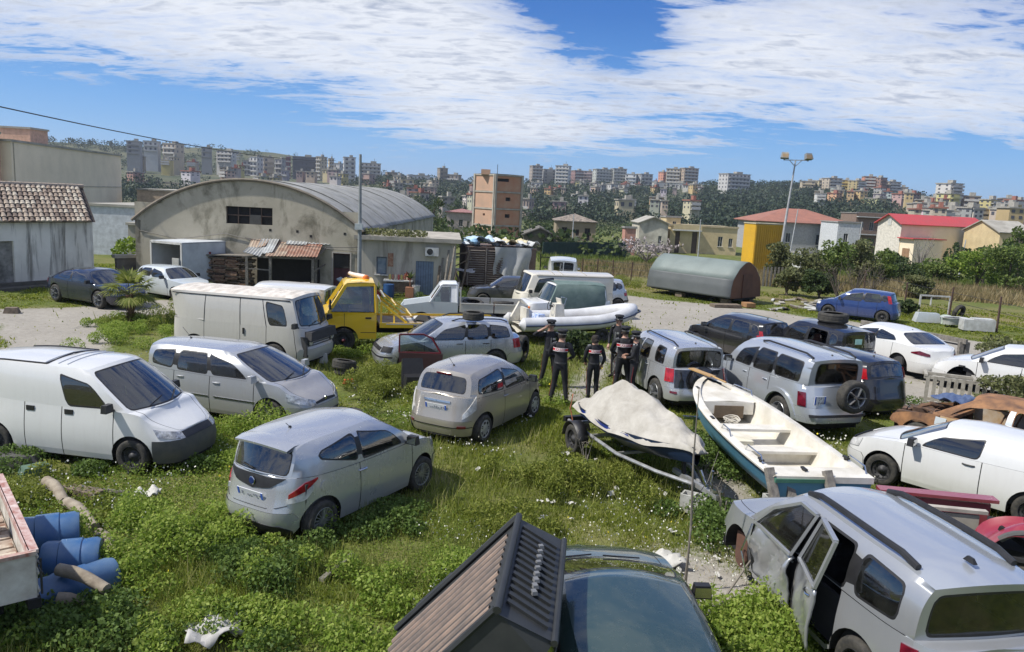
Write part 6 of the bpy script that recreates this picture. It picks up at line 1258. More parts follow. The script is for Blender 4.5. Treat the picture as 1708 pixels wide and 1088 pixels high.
 if gh and d.get('rails'):
  x0,x1=d['rails']
  for sd in(1,-1):
   mb=MB();P=[]
   for i in range(9):
    x=x0+(x1-x0)*i/8;t=(gh['xAt']-x)/(gh['xAt']-gh['xDt']);e=edge(min(1,max(0,t)),1.0,sd)
    P.append((x,e.y*0.90,e.z+(0.02 if i in(0,8)else 0.065)+rc*0.19))
   mb.tube(P,d.get('railr',0.018),8);mb.build('roof_rail',d.get('railm',M_BLACK),root)
 if d.get('wiper')and gh:
  mb=MB()
  for yy in(0.1,-0.45):
   a=scr(yy/0.8,0.03,0,b0,b1)+Vector((0.02,0,0.015));b=scr(yy/0.8+0.55,0.16,0,b0,b1)+Vector((0.02,0,0.02));mb.tube([a,b],0.009,5)
  mb.build('wiper',M_BLACK,root)
 if d.get('rwiper')and gh:
  a=scr(0.0,0.10,1,-rb0,-rb1)+Vector((-0.03,0,0));b=scr(0.5,0.16,1,-rb0,-rb1)+Vector((-0.03,0,0));mb=MB();mb.tube([a,b],0.01,5);mb.build('rear_wiper',M_BLACK,root)
 root['_']=0;del root['_']
 return root,c,(edge if gh else None)
def strip_z(c,root,name,m,x0,x1,z0,z1,sides=(1,-1),off=0.012):
 """rubbing strip along the side"""
 for sd in sides:
  mb=MB();xs=np.linspace(x0,x1,14)
  rows=[[c.side(float(x),z,sd,o)for x in xs]for z,o in((z0,0),(z0,off),(z1,off),(z1,0))]
  mb.grid(rows);orient(mb);mb.build(name,m,root)
def spec(L,W,H,wb,fo,belt=0.92,hood=0.74,nose=0.62,cowl=None,A=(1.0,0.25),D=(-1.5,-1.7),wr=None,rear=None,paint_=None,**kw):
 """general proportions of a car; x = 0 half way between the axles, nose towards +x"""
 xf=wb/2+fo;xr=xf-L;cowl=cowl or belt
 d=dict(xr=xr,xf=xf,W=W,wb=wb,r=0.30,paint=paint_,n=4.6)
 rear=rear or belt+0.04
 d['top']=[(xr,rear),(xr+0.5,belt+0.035),(0.0,belt),(A[0]-0.1,cowl),(A[0]+0.25,cowl-0.035),(xf-0.35,hood),(xf-0.12,(hood+nose)/2),(xf,nose)]
 d['fprof']=[(0.15,0.08),(0.28,0.02),(0.42,0.0),(0.52,0.02),(0.62,0.06),(0.75,0.13),(1.0,0.25)]
 d['rprof']=[(0.15,0.10),(0.28,0.03),(0.45,0.0),(0.56,0.03),(0.7,0.07),(0.9,0.11),(1.1,0.17),(1.3,0.22)]
 rc=0.055
 d['gh']=dict(xAb=A[0],xAt=A[1],xDt=D[0],xDb=D[1],wr=wr or W*0.345,rc=rc,zr=[(D[0]-0.1,H-rc-0.07),(D[0]+0.5,H-rc-0.015),(0.0,H-rc),(A[1]-0.15,H-rc-0.01),(A[1]+0.1,H-rc-0.045)],wins=[(0.10,0.47,(0.06,0.04),(0.62,0.86)),(0.505,0.80,(0.05,0.06),(0.86,0.84)),(0.83,0.95,(0.10,0.30),(0.84,0.72))])
 g=kw.pop('gh',{});d['gh'].update(g)
 d.update(kw);return d
P_SILVER=paint('silver_paint',(0.50,0.515,0.53),0.55,0.30,0.26)
P_SILVERD=paint('dusty_silver_paint',(0.42,0.435,0.45),0.5,0.75,0.34)
P_TAN=paint('champagne_paint',(0.40,0.37,0.325),0.55,0.35,0.28)
P_WHITE=paint('white_paint',(0.66,0.665,0.65),0.0,0.35,0.3)
P_WHITED=paint('dirty_white_paint',(0.60,0.61,0.585),0.0,0.6,0.38)
P_CREAM=paint('cream_paint',(0.66,0.62,0.52),0.0,0.55,0.42)
P_OLDGREY=paint('chalky_grey_white_paint',(0.47,0.455,0.42),0.0,0.75,0.55)
P_ROOFCHALK=mat('chalky_roof',(0.62,0.58,0.52),0.8,col2=(0.42,0.38,0.33),scale=3)
P_BLACK=paint('black_paint',(0.012,0.013,0.017),0.0,0.22,0.14)
P_DBLUE=paint('midnight_blue_paint',(0.010,0.016,0.035),0.1,0.18,0.15)
P_BLUE=paint('blue_paint',(0.016,0.045,0.17),0.2,0.25,0.22)
P_GREEN=paint('dark_green_paint',(0.032,0.062,0.058),0.25,0.35,0.26)
P_YELLOW=paint('yellow_paint',(0.78,0.50,0.01),0.0,0.3,0.35)
P_LBLUE=paint('pale_blue_grey_paint',(0.52,0.57,0.59),0.0,0.5,0.42)
P_ICE=paint('ice_silver_paint',(0.47,0.50,0.53),0.5,0.22,0.24)
M_BUMPG=mat('grey_bumper',(0.055,0.058,0.062),0.6,col2=(0.09,0.088,0.08),scale=5)
BL=M_BLACK
def badge(parent,p,r=0.055,nrm='x',m=None):
 mb=MB();mb.lathe([(r,0),(r,0.008),(r*0.8,0.014),(0,0.016)],18,'X' if nrm=='x' else'Y',p);o=mb.build('badge',m or M_CHROME,parent);return o
def logo_shield(parent,p):
 """round chrome badge with a dark blue shield on its face, seen from behind the car (-x)"""
 mb=MB();mb.lathe([(0.06,0),(0.06,-0.01),(0.05,-0.016)],20,'X',p);o=mb.build('badge',M_CHROME,parent)
 k=MB();x=p[0]-0.018
 pts=[(x,p[1]+a,p[2]+b)for a,b in((-0.034,0.03),(0.034,0.03),(0.032,-0.012),(0.0,-0.042),(-0.032,-0.012))]
 k.face(pts);k.lathe([(0.05,-0.015),(0.0,-0.017)],20,'X',p)
 k.build('shield',mat('badge_blue',(0.02,0.04,0.16),0.3),o,smooth=False)
d=spec(3.842,1.68,1.52,2.388,0.79,belt=0.95,hood=0.80,nose=0.66,A=(1.02,0.22),D=(-1.46,-1.72),wr=0.565,rear=1.0,paint_=P_SILVER,r=0.298,rim='multi',doors=[(-0.42,0.88)],handles=[(-0.36,0.84)],handlem=M_CHROME,aerial=(-1.05,0.12),n=4.0,mid=0.42,wiper=True,rwiper=True,steer=-3,gh=dict(wins=[(0.11,0.50,(0.07,0.05),(0.60,0.88)),(0.525,0.84,(0.06,0.44),(0.88,0.66))],wr=0.565,rw=(-0.93,0.93,(0.03,0.03),(0.84,0.84)),rwrim=0.03,rbow=(0.15,0.10)),patches=[('tail_light',M_RED,'r',(1,-1),0.62,1.12,[(0,0.72),(0.5,0.80),(1,0.94)],[(0,0.78),(0.5,0.92),(1,0.965)],0.014),('reversing_light',M_CLEARL,'r',(1,-1),0.60,1.02,[(0,0.65),(0.7,0.68),(1,0.80)],[(0,0.715),(0.5,0.79),(1,0.87)],0.013),('rear_valance',BL,'r',(1,-1),-0.01,0.72,0.20,[(0,0.36),(0.8,0.33),(1,0.25)],0.016),('lower_glass_panel',BL,'r',(1,-1),-0.01,0.56,[(0,0.80),(0.6,0.85),(1,0.985)],0.99,0.012),('fuel_flap',P_SILVER,'r',(-1,),1.16,1.34,[(0,0.80),(0.2,0.745),(0.5,0.73),(0.8,0.745),(1,0.80)],[(0,0.81),(0.2,0.875),(0.5,0.89),(0.8,0.875),(1,0.81)],0.008),('headlight',M_CLEARL,'f',(1,-1),0.42,0.86,[(0,0.62),(1,0.70)],[(0,0.70),(1,0.86)],0.012)])
car,c,e=build_car('parked_car','silver three door hatchback with dark glass tailgate and spoked wheels, low in the weeds','car',(-2.69,11.98),60.9,d)
patch(c,car,'shut_line',M_GAP,'r',1,-0.62,0.62,[(0,0.62),(0.2,0.565),(0.8,0.565),(1,0.62)],[(0,0.632),(0.2,0.573),(0.8,0.573),(1,0.632)],0.003)
plate(c,car,'r',0.72,0.0,w=0.50,tilt=R(-14));logo_shield(car,(c.S('r',0,0.90).x-0.02,0,0.90))
mb=MB();e0,e1=e(1.0,1.0,-1),e(1.0,1.0,1)
rows=[]
for k,(dx,dz)in enumerate(((0.16,0.012),(-0.02,0.012),(-0.16,-0.03),(-0.155,-0.06),(0.05,-0.04))):
 rows.append([Vector((e0 .x+dx-0.08*(1-u*u),e0 .y*0.97*u*-1,e0 .z+dz+0.055*(1-u*u)+0.004))for u in np.linspace(-1,1,13)])
mb.grid(rows);orient(mb,(-1,0,1.2));mb.build('roof_spoiler',P_SILVER,car)
d=spec(3.78,1.704,1.53,2.388,0.72,belt=0.93,hood=0.80,nose=0.64,A=(1.02,0.20),D=(-1.40,-1.66),wr=0.56,rear=0.99,paint_=P_TAN,r=0.29,rim='hubcap',doors=[(-0.38,0.85)],handles=[(-0.34,0.83)],aerial=(-1.15,0.28),n=4.2,mid=0.45,wiper=True,gh=dict(wins=[(0.11,0.50,(0.06,0.05),(0.60,0.87)),(0.52,0.92,(0.05,0.13),(0.87,0.70))],rw=(-0.84,0.84,(0.10,0.10),(0.80,0.80)),rwrim=0.03,rbow=(0.13,0.09),bp=True),patches=[('tail_light',M_CLEARL,'r',(1,-1),0.60,0.92,[(0,0.56),(1,0.74)],[(0,0.66),(1,1.0)],0.02),('plate_frame',M_CHROME,'r',(1,-1),-0.01,0.32,0.865,0.90,0.022),('bumper_strip',BL,'r',(1,-1),-0.01,0.86,0.385,0.402,0.016),('fog_light',M_DRED,'r',(-1,1),0.52,0.70,0.38,0.43,0.02),('headlight',M_CLEARL,'f',(1,-1),0.42,0.80,0.62,0.80,0.012)])
car,c,e=build_car('parked_car','champagne beige three door hatchback on the grass left of the officers','car',(-0.65,16.87),63.3,d)
plate(c,car,'r',0.77,0.0,w=0.50,tilt=R(-12))
p=e(1.0,0.93,1);mb=MB();mb.box((p.x-0.125,0,p.z+0.02),(0.03,0.34,0.03));mb.build('brake_light',M_DRED,car,smooth=False)
d=spec(4.42,1.757,1.56,2.708,0.85,belt=0.98,hood=0.80,nose=0.58,A=(1.30,0.22),D=(-1.86,-2.0),wr=0.60,rear=1.02,paint_=P_SILVERD,bonnetpaint=paint('sandy_grey_bonnet',(0.40,0.385,0.365),0.35,0.8,0.38),roofpaint=P_SILVER,r=0.315,rim='multi',doors=[(-1.05,-0.12),(-0.12,0.98)],handles=[(-0.88,0.90),(0.05,0.86)],aerial=(-1.3,0.32),mirrorm=P_SILVERD,wiper=True,gh=dict(wins=[(0.13,0.42,(0.05,0.04),(0.55,0.87)),(0.445,0.70,(0.04,0.05),(0.87,0.87)),(0.73,0.94,(0.06,0.14),(0.87,0.74))],bow=(0.26,0.14)),patches=[('headlight',M_REFL,'f',(1,-1),0.38,1.02,[(0,0.52),(1,0.66)],[(0,0.64),(0.7,0.78),(1,0.80)],0.014),('grille',BL,'f',(1,-1),-0.01,0.36,0.56,[(0,0.635),(1,0.60)],0.014),('lower_grille',BL,'f',(1,-1),-0.01,0.5,0.27,0.37,0.016),('tail_light',M_RED,'r',(1,-1),0.7,0.98,0.7,1.0)])
car,c,e=build_car('parked_car','dusty silver family estate with a sand grey bonnet, behind the white panel van','car',(-5.94,16.72),-17.9,d)
strip_z(c,car,'side_moulding',M_CHROME,0.0,1.0,0.545,0.57,(-1,1),0.012);strip_z(c,car,'side_moulding',M_CHROME,-1.0,-0.15,0.545,0.57,(-1,1),0.012)
badge(car,(c.S('f',0,0.62).x+0.012,0,0.62),0.05)
d=spec(4.11,1.72,1.80,2.69,0.80,belt=1.06,hood=0.92,nose=0.70,A=(1.28,0.42),D=(-1.86,-1.93),wr=0.70,rear=1.06,paint_=P_WHITE,rbase=0,n=5.0,r=0.30,rim='steel',tw=0.19,doors=[(0.02,1.02),(-0.72,0.02)],bumper=M_BUMPG,bz=(0.60,0.6),mid=0.5,roof_ribs_long=False,mirror=True,wiper=True,van=True,tailgate=False,gh=dict(wins=[(0.09,0.36,(0.05,0.02),(0.62,0.84))],rw=2,roll=0.34,bow=(0.24,0.14),rbow=(0.03,0.03),bulge=0.015,seat=0.35,rc=0.07,zr=[(-1.96,1.68),(-1.2,1.735),(0.2,1.73),(0.5,1.69)],rtaper=0.02,inset=1.0),fprof=[(0.15,0.06),(0.3,0.0),(0.5,0.0),(0.58,0.02),(0.7,0.12),(0.8,0.22),(1.1,0.5)],rprof=[(0.15,0.05),(0.3,0),(0.5,0.0),(0.7,0.03),(1.1,0.05)],patches=[('headlight',M_REFL,'f',(1,-1),0.42,0.88,[(0,0.60),(1,0.66)],[(0,0.70),(1,0.80)],0.014),('grille',BL,'f',(1,-1),-0.01,0.40,0.60,0.70,0.012),('tail_light',M_RED,'r',(1,-1),0.74,0.9,0.75,1.05)])
car,c,e=build_car('panel_van','white panel van with a heavy dark grey front bumper, leftmost vehicle in the weeds','van',(-7.58,13.79),-10.3,d)
for x in(0.16,-0.60):
 mb=MB();p=c.side(x,0.98,-1,0.006);mb.box((p.x,p.y,p.z),(0.16,0.02,0.085));mb.build('door_handle',M_BLACK,car)
mb=MB()
for t in(0.30,0.42,0.54):
 pts=[]
 for u in np.linspace(-0.86,0.86,9):
  q=e(t,1.0,1);pts.append((q.x,q.y*u,q.z+0.07*(1-u*u)+0.004))
 mb.tube(pts,0.012,5)
mb.build('roof_rib',P_WHITE,car)
mb=MB()
for sd in(1,-1):
 pts=[e(t,1.0,sd)+Vector((0,-0.05*sd,0.02))for t in np.linspace(0.52,0.98,6)];mb.tube(pts,0.016,5)
mb.tube([e(0.52,1.0,1)+Vector((0,-0.05,0.02)),e(0.52,1.0,1)+Vector((0,-0.7,0.09)),e(0.52,1.0,-1)+Vector((0,0.05,0.02))],0.016,5)
mb.build('roof_rail',M_BLACK,car)
d=spec(4.4,1.735,1.47,2.515,0.87,belt=0.90,hood=0.78,nose=0.62,A=(0.98,0.18),D=(-1.72,-1.92),wr=0.57,paint_=P_SILVER,r=0.30,rim='steel',doors=[(-1.1,-0.33),(-0.33,0.88)],handles=[(-0.95,0.82),(-0.16,0.82)],handlem=BL,rails=(0.0,-1.7),railm=BL,aerial=None,gh=dict(wins=[(0.10,0.44,(0.05,0.04),(0.60,0.87)),(0.465,0.70,(0.04,0.04),(0.87,0.87)),(0.725,0.955,(0.04,0.08),(0.87,0.76))]),patches=[('headlight',BL,'f',(1,-1),0.52,0.88,0.58,0.74,0.012),('grille',BL,'f',(1,-1),-0.01,0.46,0.60,0.70,0.012),('bumper_strip',BL,'f',(1,-1),-0.01,0.95,0.43,0.47,0.016),('tail_light',M_RED,'r',(1,-1),0.66,0.98,0.66,0.93)])
car,c,e=build_car('parked_car','silver estate car with an old tyre lying on its roof, before the pickup','car',(-1.91,22.49),201.0,d)
d=spec(4.70,1.875,1.855,2.78,0.92,belt=1.16,hood=1.06,nose=0.95,cowl=1.15,A=(0.98,0.42),D=(-2.14,-2.26),wr=0.66,rear=1.16,paint_=P_ICE,n=5.5,r=0.385,tw=0.26,rim='five',sill=0.36,archgap=0.09,doors=[(-0.95,-0.10),(-0.10,0.92)],handles=[(-0.78,1.04),(0.08,1.04)],aerial=(-1.9,0.0),bz=(0.72,0.70),mid=0.62,rails=(-0.1,-2.0),railm=BL,railr=0.024,roof_ribs_long=True,sglass=M_GLASSD,rglass=M_GLASSD,mirrorm=BL,g=[(0.2,0.93),(0.45,0.985),(0.7,1.0),(0.95,0.99),(1.15,0.965),(1.4,0.93)],gh=dict(wins=[(0.10,0.33,(0.05,0.04),(0.60,0.86)),(0.35,0.61,(0.04,0.04),(0.86,0.86)),(0.625,0.93,(0.04,0.05),(0.86,0.84))],rw=(-0.80,0.80,(0.04,0.04),(0.86,0.86)),rbow=(0.05,0.05),bow=(0.12,0.08)),patches=[('tail_light',M_DRED,'r',(1,-1),0.80,1.02,0.72,1.03,0.02),('headlight',M_CLEARL,'f',(1,-1),0.5,0.9,0.75,0.95),('rear_step',BL,'r',(1,-1),-0.01,0.75,0.50,0.56,0.05)])
car,c,e=build_car('parked_car','large silver off-roader with a spare wheel bolted to its tailgate','car',(6.76,19.2),106.5,d)
sp=add_wheel(car,c.xr-0.14,-0.16,1.02,0.37,'five',1,0.24);sp.name='spare_wheel';sp.rotation_euler=(0,0,R(-90))
plate(c,car,'r',0.88,0.50,two_line=True,tilt=R(-3));
for sd in(1,-1):
 for x0 in(1.39,-1.39):
  mb=MB();rows=[[],[]]
  for i in range(17):
   a=math.pi*i/16;x_=x0+0.49*math.cos(a);z_=0.385+0.49*math.sin(a)
   p=c.side(x_,z_,sd,0.0);q=c.side(x0+0.60*math.cos(a),0.385+0.58*math.sin(a),sd,0.045 if 0<i<16 else 0.02);rows[0].append(p);rows[1].append(q)
  mb.grid([rows[0],[p+Vector((0,sd*0.045,0))for p in rows[0]],rows[1],[p-Vector((0,sd*0.05,0))for p in rows[1]]]);orient(mb);mb.build('wheel_arch',P_ICE,car)
d=spec(4.30,1.81,1.695,2.64,0.86,belt=1.06,hood=0.98,nose=0.85,cowl=1.05,A=(1.02,0.36),D=(-1.86,-1.98),wr=0.63,rear=1.08,paint_=P_SILVER,n=5.2,r=0.36,tw=0.23,rim='five',sill=0.32,doors=[(-0.88,-0.08),(-0.08,0.92)],handles=[(-0.72,0.97),(0.08,0.97)],aerial=(-1.6,0.0),bz=(0.6,0.62),mid=0.55,rails=(0.15,-1.75),railm=BL,wiper=True,mirrorm=P_SILVER,gh=dict(wins=[(0.11,0.36,(0.05,0.04),(0.60,0.86)),(0.385,0.59,(0.04,0.04),(0.86,0.86)),(0.70,0.88,(0.06,0.06),(0.84,0.80))],bp=False,rw=(-0.90,0.90,(0.02,0.02),(0.84,0.84)),rbow=(0.08,0.06)),patches=[('tail_light',M_RED,'r',(1,-1),0.70,0.98,0.76,1.08,0.02),('tailgate_skin',P_BLACK,'r',(1,-1),-0.01,0.68,0.64,1.07,0.012),('fog_light',M_DRED,'r',(1,-1),0.62,0.80,0.50,0.55,0.014)])
car,c,e=build_car('parked_car','silver compact off-roader with a black tailgate, directly right of the officers','car',(4.19,20.53),103.6,d)
sp=add_wheel(car,c.xr-0.07,0.0,0.86,0.30,None,1,0.2);sp.name='spare_wheel';sp.rotation_euler=(0,0,R(-90))
mb=MB();mb.lathe([(0.32,-0.09),(0.33,0.0),(0.32,0.08),(0.27,0.11),(0.0,0.12)],26,'X',(c.xr-0.07,0,0.86));
for i,v in enumerate(mb.v):mb.v[i]=(2*(c.xr-0.07)-v[0],v[1],v[2])
mb.build('spare_wheel_cover',P_BLACK,car)
d=spec(4.51,1.765,1.70,2.625,0.92,belt=1.04,hood=0.98,nose=0.80,cowl=1.02,A=(1.12,0.35),D=(-1.92,-2.02),wr=0.62,rear=1.04,paint_=paint('worn_silver_paint',(0.37,0.385,0.40),0.5,0.5,0.3),roofpaint=P_ICE,n=5.2,r=0.36,tw=0.23,rim='steel',sill=0.3,doors=[(-0.92,-0.08),(-0.08,0.98)],handles=[(0.08,0.93)],bz=(0.6,0.6),mid=0.5,rails=(0.30,-1.62),railm=BL,railr=0.036,roof_ribs_long=True,aerial=None,mirrors=(),missing=((1,'door0_1'),(1,'door1_1'),'side_window_0_1','side_window_1_1',(1,'front_bumper')),rglass=M_GLASSD,nowheel=((True,1),),gh=dict(wins=[(0.11,0.385,(0.03,0.02),(0.62,0.88)),(0.405,0.66,(0.02,0.02),(0.88,0.88)),(0.70,0.92,(0.06,0.12),(0.86,0.80))],bp=True,rw=(-0.88,0.88,(0.05,0.05),(0.86,0.86)),rbow=(0.08,0.06),seat=0.10),patches=[('tail_light',M_DRED,'r',(1,-1),0.80,1.0,0.62,1.0,0.02),('headlight',M_CLEARL,'f',(-1,),0.5,0.9,0.68,0.88)])
car,c,e=build_car('wrecked_car','silver off-roader with crushed and ajar side doors and no front wheel, lower right corner','car',(4.29,8.8),100.8,d)
WRECK=(car,c,e)
mb=MB();mb.box((-1.65,0,1.735),(0.14,0.05,0.05),taper=0.5);mb.build('roof_fin',M_BLACK,car)
d=spec(4.25,1.72,1.42,2.54,0.92,belt=0.93,hood=0.84,nose=0.72,A=(1.20,0.06),D=(-1.30,-1.75),wr=0.585,rear=0.95,paint_=P_GREEN,mx=-0.42,r=0.30,rim='steel',doors=[(-0.62,0.95)],handles=[(-0.45,0.82)],wiper=True,n=4.4,gh=dict(rc=0.06,wins=[(0.11,0.55,(0.05,0.04),(0.60,0.87)),(0.58,0.90,(0.05,0.2),(0.86,0.7))],bow=(0.17,0.12)),patches=[('headlight',M_CLEARL,'f',(1,-1),0.40,0.78,0.56,0.68)],hood_ridge=True)
car,c,e=build_car('parked_car','dark green car at the bottom edge beside the black load liner','car',(1.20,7.12),92.2,d)
for yy in(-0.28,0.28):
 mb=MB();mb.lathe([(0.014,0),(0.012,0.02),(0,0.024)],8,'Z',(1.16,yy,c.topz(1.16,yy/0.8)-0.003));mb.build('washer_jet',M_BLACK,car)
d=spec(4.2,1.66,1.41,2.46,0.86,belt=0.93,hood=0.82,nose=0.62,A=(0.98,0.22),D=(-1.75,-1.95),wr=0.56,paint_=P_WHITE,r=0.30,rim='steel',doors=[(-0.42,0.86)],aerial=None,mirrorm=BL,n=4.4,gh=dict(bow=(0.2,0.1),wins=[(0.11,0.455,(0.05,0.03),(0.58,0.87))],rw=(-0.8,0.8,(0.12,0.12),(0.84,0.84))),patches=[('headlight',M_CLEARL,'f',(1,-1),0.44,0.86,[(0,0.56),(1,0.62)],[(0,0.68),(1,0.80)],0.012),('grille',BL,'f',(1,-1),-0.01,0.4,0.60,0.70,0.012),('tail_light',M_RED,'r',(1,-1),0.7,0.95,0.7,0.95)])
car,c,e=build_car('parked_car','white estate van with black steel wheels and blanked rear windows, before the burnt car','car',(8.47,13.64),131.1,d)
mb=MB();p=c.side(-0.22,0.84,1,0.02);mb.tube([(p.x-0.1,p.y-0.015,p.z),(p.x-0.06,p.y,p.z),(p.x+0.06,p.y,p.z),(p.x+0.1,p.y-0.015,p.z)],0.012,6);mb.build('door_handle',M_BLACK,car)
d=spec(4.03,1.69,1.49,2.51,0.84,belt=0.92,hood=0.80,nose=0.60,A=(1.05,0.22),D=(-1.55,-1.80),wr=0.56,paint_=P_BLACK,r=0.30,rim='steel',doors=[(-1.0,-0.18),(-0.18,0.9)],aerial=(-1.2,0.1),patches=[('tail_light',M_RED,'r',(1,-1),0.66,0.92,0.80,1.0,0.02),('headlight',M_CLEARL,'f',(1,-1),0.44,0.86,0.6,0.75)])
car,c,e=build_car('parked_car','glossy black hatchback between the gravel road and the compact off-roader','car',(7.85,26.49),118.0,d)
for sd in(1,-1):
 mb=MB();mb.grid([[e(t,v,sd)+Vector((-0.012,0.012*sd,0))for t in(0.955,0.98,1.0)]for v in(0.0,0.2,0.42)]);orient(mb);mb.build('tail_light',M_RED,car)
d=spec(4.04,1.70,1.65,2.51,0.80,belt=0.98,hood=0.90,nose=0.72,A=(1.10,0.38),D=(-1.72,-1.86),wr=0.59,rear=1.0,paint_=P_BLACK,r=0.30,rim='steel',doors=[(-1.0,-0.18),(-0.18,0.92)],n=4.8,aerial=(-1.35,0.14),missing=('side_window_1_1',),patches=[('tail_light',M_DRED,'r',(1,-1),0.68,0.92,0.72,0.96,0.02),('tailgate_strip',M_CHROME,'r',(1,-1),-0.01,0.5,0.83,0.86,0.018),('headlight',M_CLEARL,'f',(1,-1),0.44,0.86,0.66,0.82)])
d['gh']['rw']=(-0.86,0.86,(0.06,0.06),(0.86,0.86))
car,c,e=build_car('parked_car','black tall hatchback with a dusty truck tyre on its roof and a window wound down','car',(9.83,24.54),108.0,d)
mb=MB();mb.box((-0.55,0.3,0.86),(0.7,0.5,0.12),taper=0.7);mb.build('orange_cloth',mat('orange_cloth',(0.75,0.16,0.03),0.8),car)
mb=MB();p=e(1.0,0.55,1);mb.box((p.x-0.12,0.12,p.z-0.02),(0.008,0.24,0.16));mb.build('window_sticker',mat('mint_sticker',(0.45,0.75,0.62),0.5),car,smooth=False)
d=spec(4.63,1.78,1.43,2.70,0.92,belt=0.95,hood=0.82,nose=0.62,A=(1.15,0.45),D=(-0.92,-1.72),wr=0.55,rear=0.98,saloon=True,paint_=P_WHITE,r=0.32,rim='ten',doors=[(-1.05,-0.15),(-0.15,0.95)],aerial=(-0.9,0.0),n=4.0,nowheel=((False,1),),crown=[(-2.3,0.03),(-1.7,0.04),(0.9,0.06),(2.2,0.03)],gh=dict(wins=[(0.11,0.46,(0.05,0.04),(0.58,0.84)),(0.48,0.84,(0.05,0.22),(0.84,0.62))],rw=(-0.84,0.84,(0.06,0.06),(0.90,0.90)),rbow=(0.14,0.16),roll=0.5),patches=[('tail_light',M_DRED,'r',(1,-1),0.46,1.08,[(0,0.74),(1,0.80)],[(0,0.82),(0.5,0.90),(1,0.83)],0.012),('headlight',M_CLEARL,'f',(1,-1),0.42,0.9,0.58,0.74)])
d['top']=[(-2.36,0.92),(-2.2,0.985),(-1.7,1.0),(0.0,0.95),(1.0,0.93),(1.5,0.86),(2.0,0.74),(2.27,0.60)]
d['top']=[(d['xr'],0.90),(d['xr']+0.12,0.975),(-1.7,1.0),(0.0,0.95),(1.0,0.93),(1.5,0.86),(2.0,0.74),(d['xf'],0.60)]
build_car('parked_car','white four door coupe with slim dark red tail lights and an empty rear wheel arch','car',(12.89,26.12),105.5,d)
d=spec(4.03,1.69,1.49,2.51,0.84,belt=0.94,hood=0.80,nose=0.60,A=(1.05,0.22),D=(-1.52,-1.78),wr=0.56,rear=1.0,paint_=P_BLACK,r=0.30,rim='steel',doors=[(-1.0,-0.18),(-0.18,0.9)],aerial=(-1.2,0.06),gh=dict(rw=(-0.86,0.86,(0.04,0.04),(0.84,0.84))))
car,c,e=build_car('parked_car','black hatchback with tall bright red tail lights, wedged behind the large off-roader','car',(8.82,20.67),112.2,d)
for sd in(1,-1):
 mb=MB();mb.grid([[e(t,v,sd)+Vector((-0.02,0.014*sd,0))for t in(0.94,0.97,1.0)]for v in(0.0,0.2,0.4,0.62)]);orient(mb);mb.build('tail_light',M_RED,car)
d=spec(4.34,1.84,1.50,2.64,0.90,belt=0.96,hood=0.84,nose=0.66,A=(1.12,0.3),D=(-1.6,-1.85),wr=0.58,paint_=P_WHITE,r=0.33,rim='steel',doors=[(-1.0,-0.15),(-0.15,0.95)],nowheel=((True,1),),archgap=0.10,sglass=glass('green_glass',(0.3,0.42,0.38)),patches=[('side_repeater',BL,'f',(1,),1.42,1.60,0.76,0.79,0.01)])
build_car('parked_car','white hatchback missing its front wheel, at the right edge behind the burnt car','car',(14.89,22.31),139.0,d)
d=spec(3.80,1.66,1.48,2.45,0.72,belt=0.90,hood=0.80,nose=0.64,A=(1.0,0.2),D=(-1.42,-1.66),wr=0.55,paint_=P_BLUE,r=0.29,rim='steel',doors=[(-0.95,-0.12),(-0.12,0.85)],aerial=None,mirrors=(1,),patches=[('headlight',M_CLEARL,'f',(1,-1),0.44,0.8,0.6,0.72)])
car,c,e=build_car('parked_car','blue five door hatchback standing alone on the far side of the gravel road','car',(16.91,37.82),144.0,d)
for sd in(1,-1):
 mb=MB();mb.grid([[e(t,v,sd)+Vector((-0.015,0.012*sd,0))for t in(0.93,0.97,1.0)]for v in(0.0,0.25,0.55,0.8)]);orient(mb);mb.build('tail_light',M_RED,car)
d=spec(4.81,1.85,1.42,2.725,1.0,belt=0.90,hood=0.78,nose=0.6,A=(1.2,0.4),D=(-0.95,-1.75),wr=0.55,saloon=True,paint_=P_DBLUE,r=0.34,rim='five',doors=[(-0.5,0.95)],far=True,n=4.0,gh=dict(wins=[(0.11,0.52,(0.05,0.04),(0.58,0.84)),(0.54,0.88,(0.05,0.3),(0.84,0.55))],rbow=(0.12,0.16),roll=0.5),patches=[('tail_light',M_RED,'r',(1,-1),0.5,0.95,0.72,0.86)])
build_car('parked_car','midnight blue coupe parked against the stained white wall','car',(-16.75,31.0),-28.0,d)
d=spec(3.70,1.58,1.38,2.42,0.70,belt=0.88,hood=0.80,nose=0.70,A=(0.85,0.25),D=(-1.3,-1.6),wr=0.52,paint_=P_LBLUE,r=0.28,rim='steel',doors=[(-0.45,0.75)],far=True,patches=[('headlight',M_CLEARL,'f',(1,-1),0.42,0.76,0.56,0.68),('grille',BL,'f',(1,-1),-0.01,0.4,0.57,0.67)])
build_car('parked_car','faded pale hatchback in front of the open white truck box','car',(-14.9,33.6),-29.5,d)
d=spec(3.9,1.62,1.40,2.45,0.75,belt=0.88,hood=0.80,nose=0.68,paint_=paint('dull_anthracite_paint',(0.03,0.032,0.035),0.0,0.5,0.4),r=0.29,rim='steel',far=True,A=(0.9,0.25),D=(-1.4,-1.7))
build_car('parked_car','dull anthracite hatchback under the grey tarpaulin corner, behind the pickup bed','car',(-0.2,36.3),183,d)
d=spec(3.9,1.68,1.47,2.45,0.75,belt=0.90,paint_=P_SILVER,r=0.29,rim='steel',far=True,patches=[('rear_strip',BL,'r',(1,-1),-0.01,0.95,0.42,0.50),('tail_light',M_RED,'r',(1,-1),0.64,0.88,0.7,0.86)])
build_car('parked_car','silver hatchback whose tail shows past the cream van','car',(3.5,36.6),195,d)
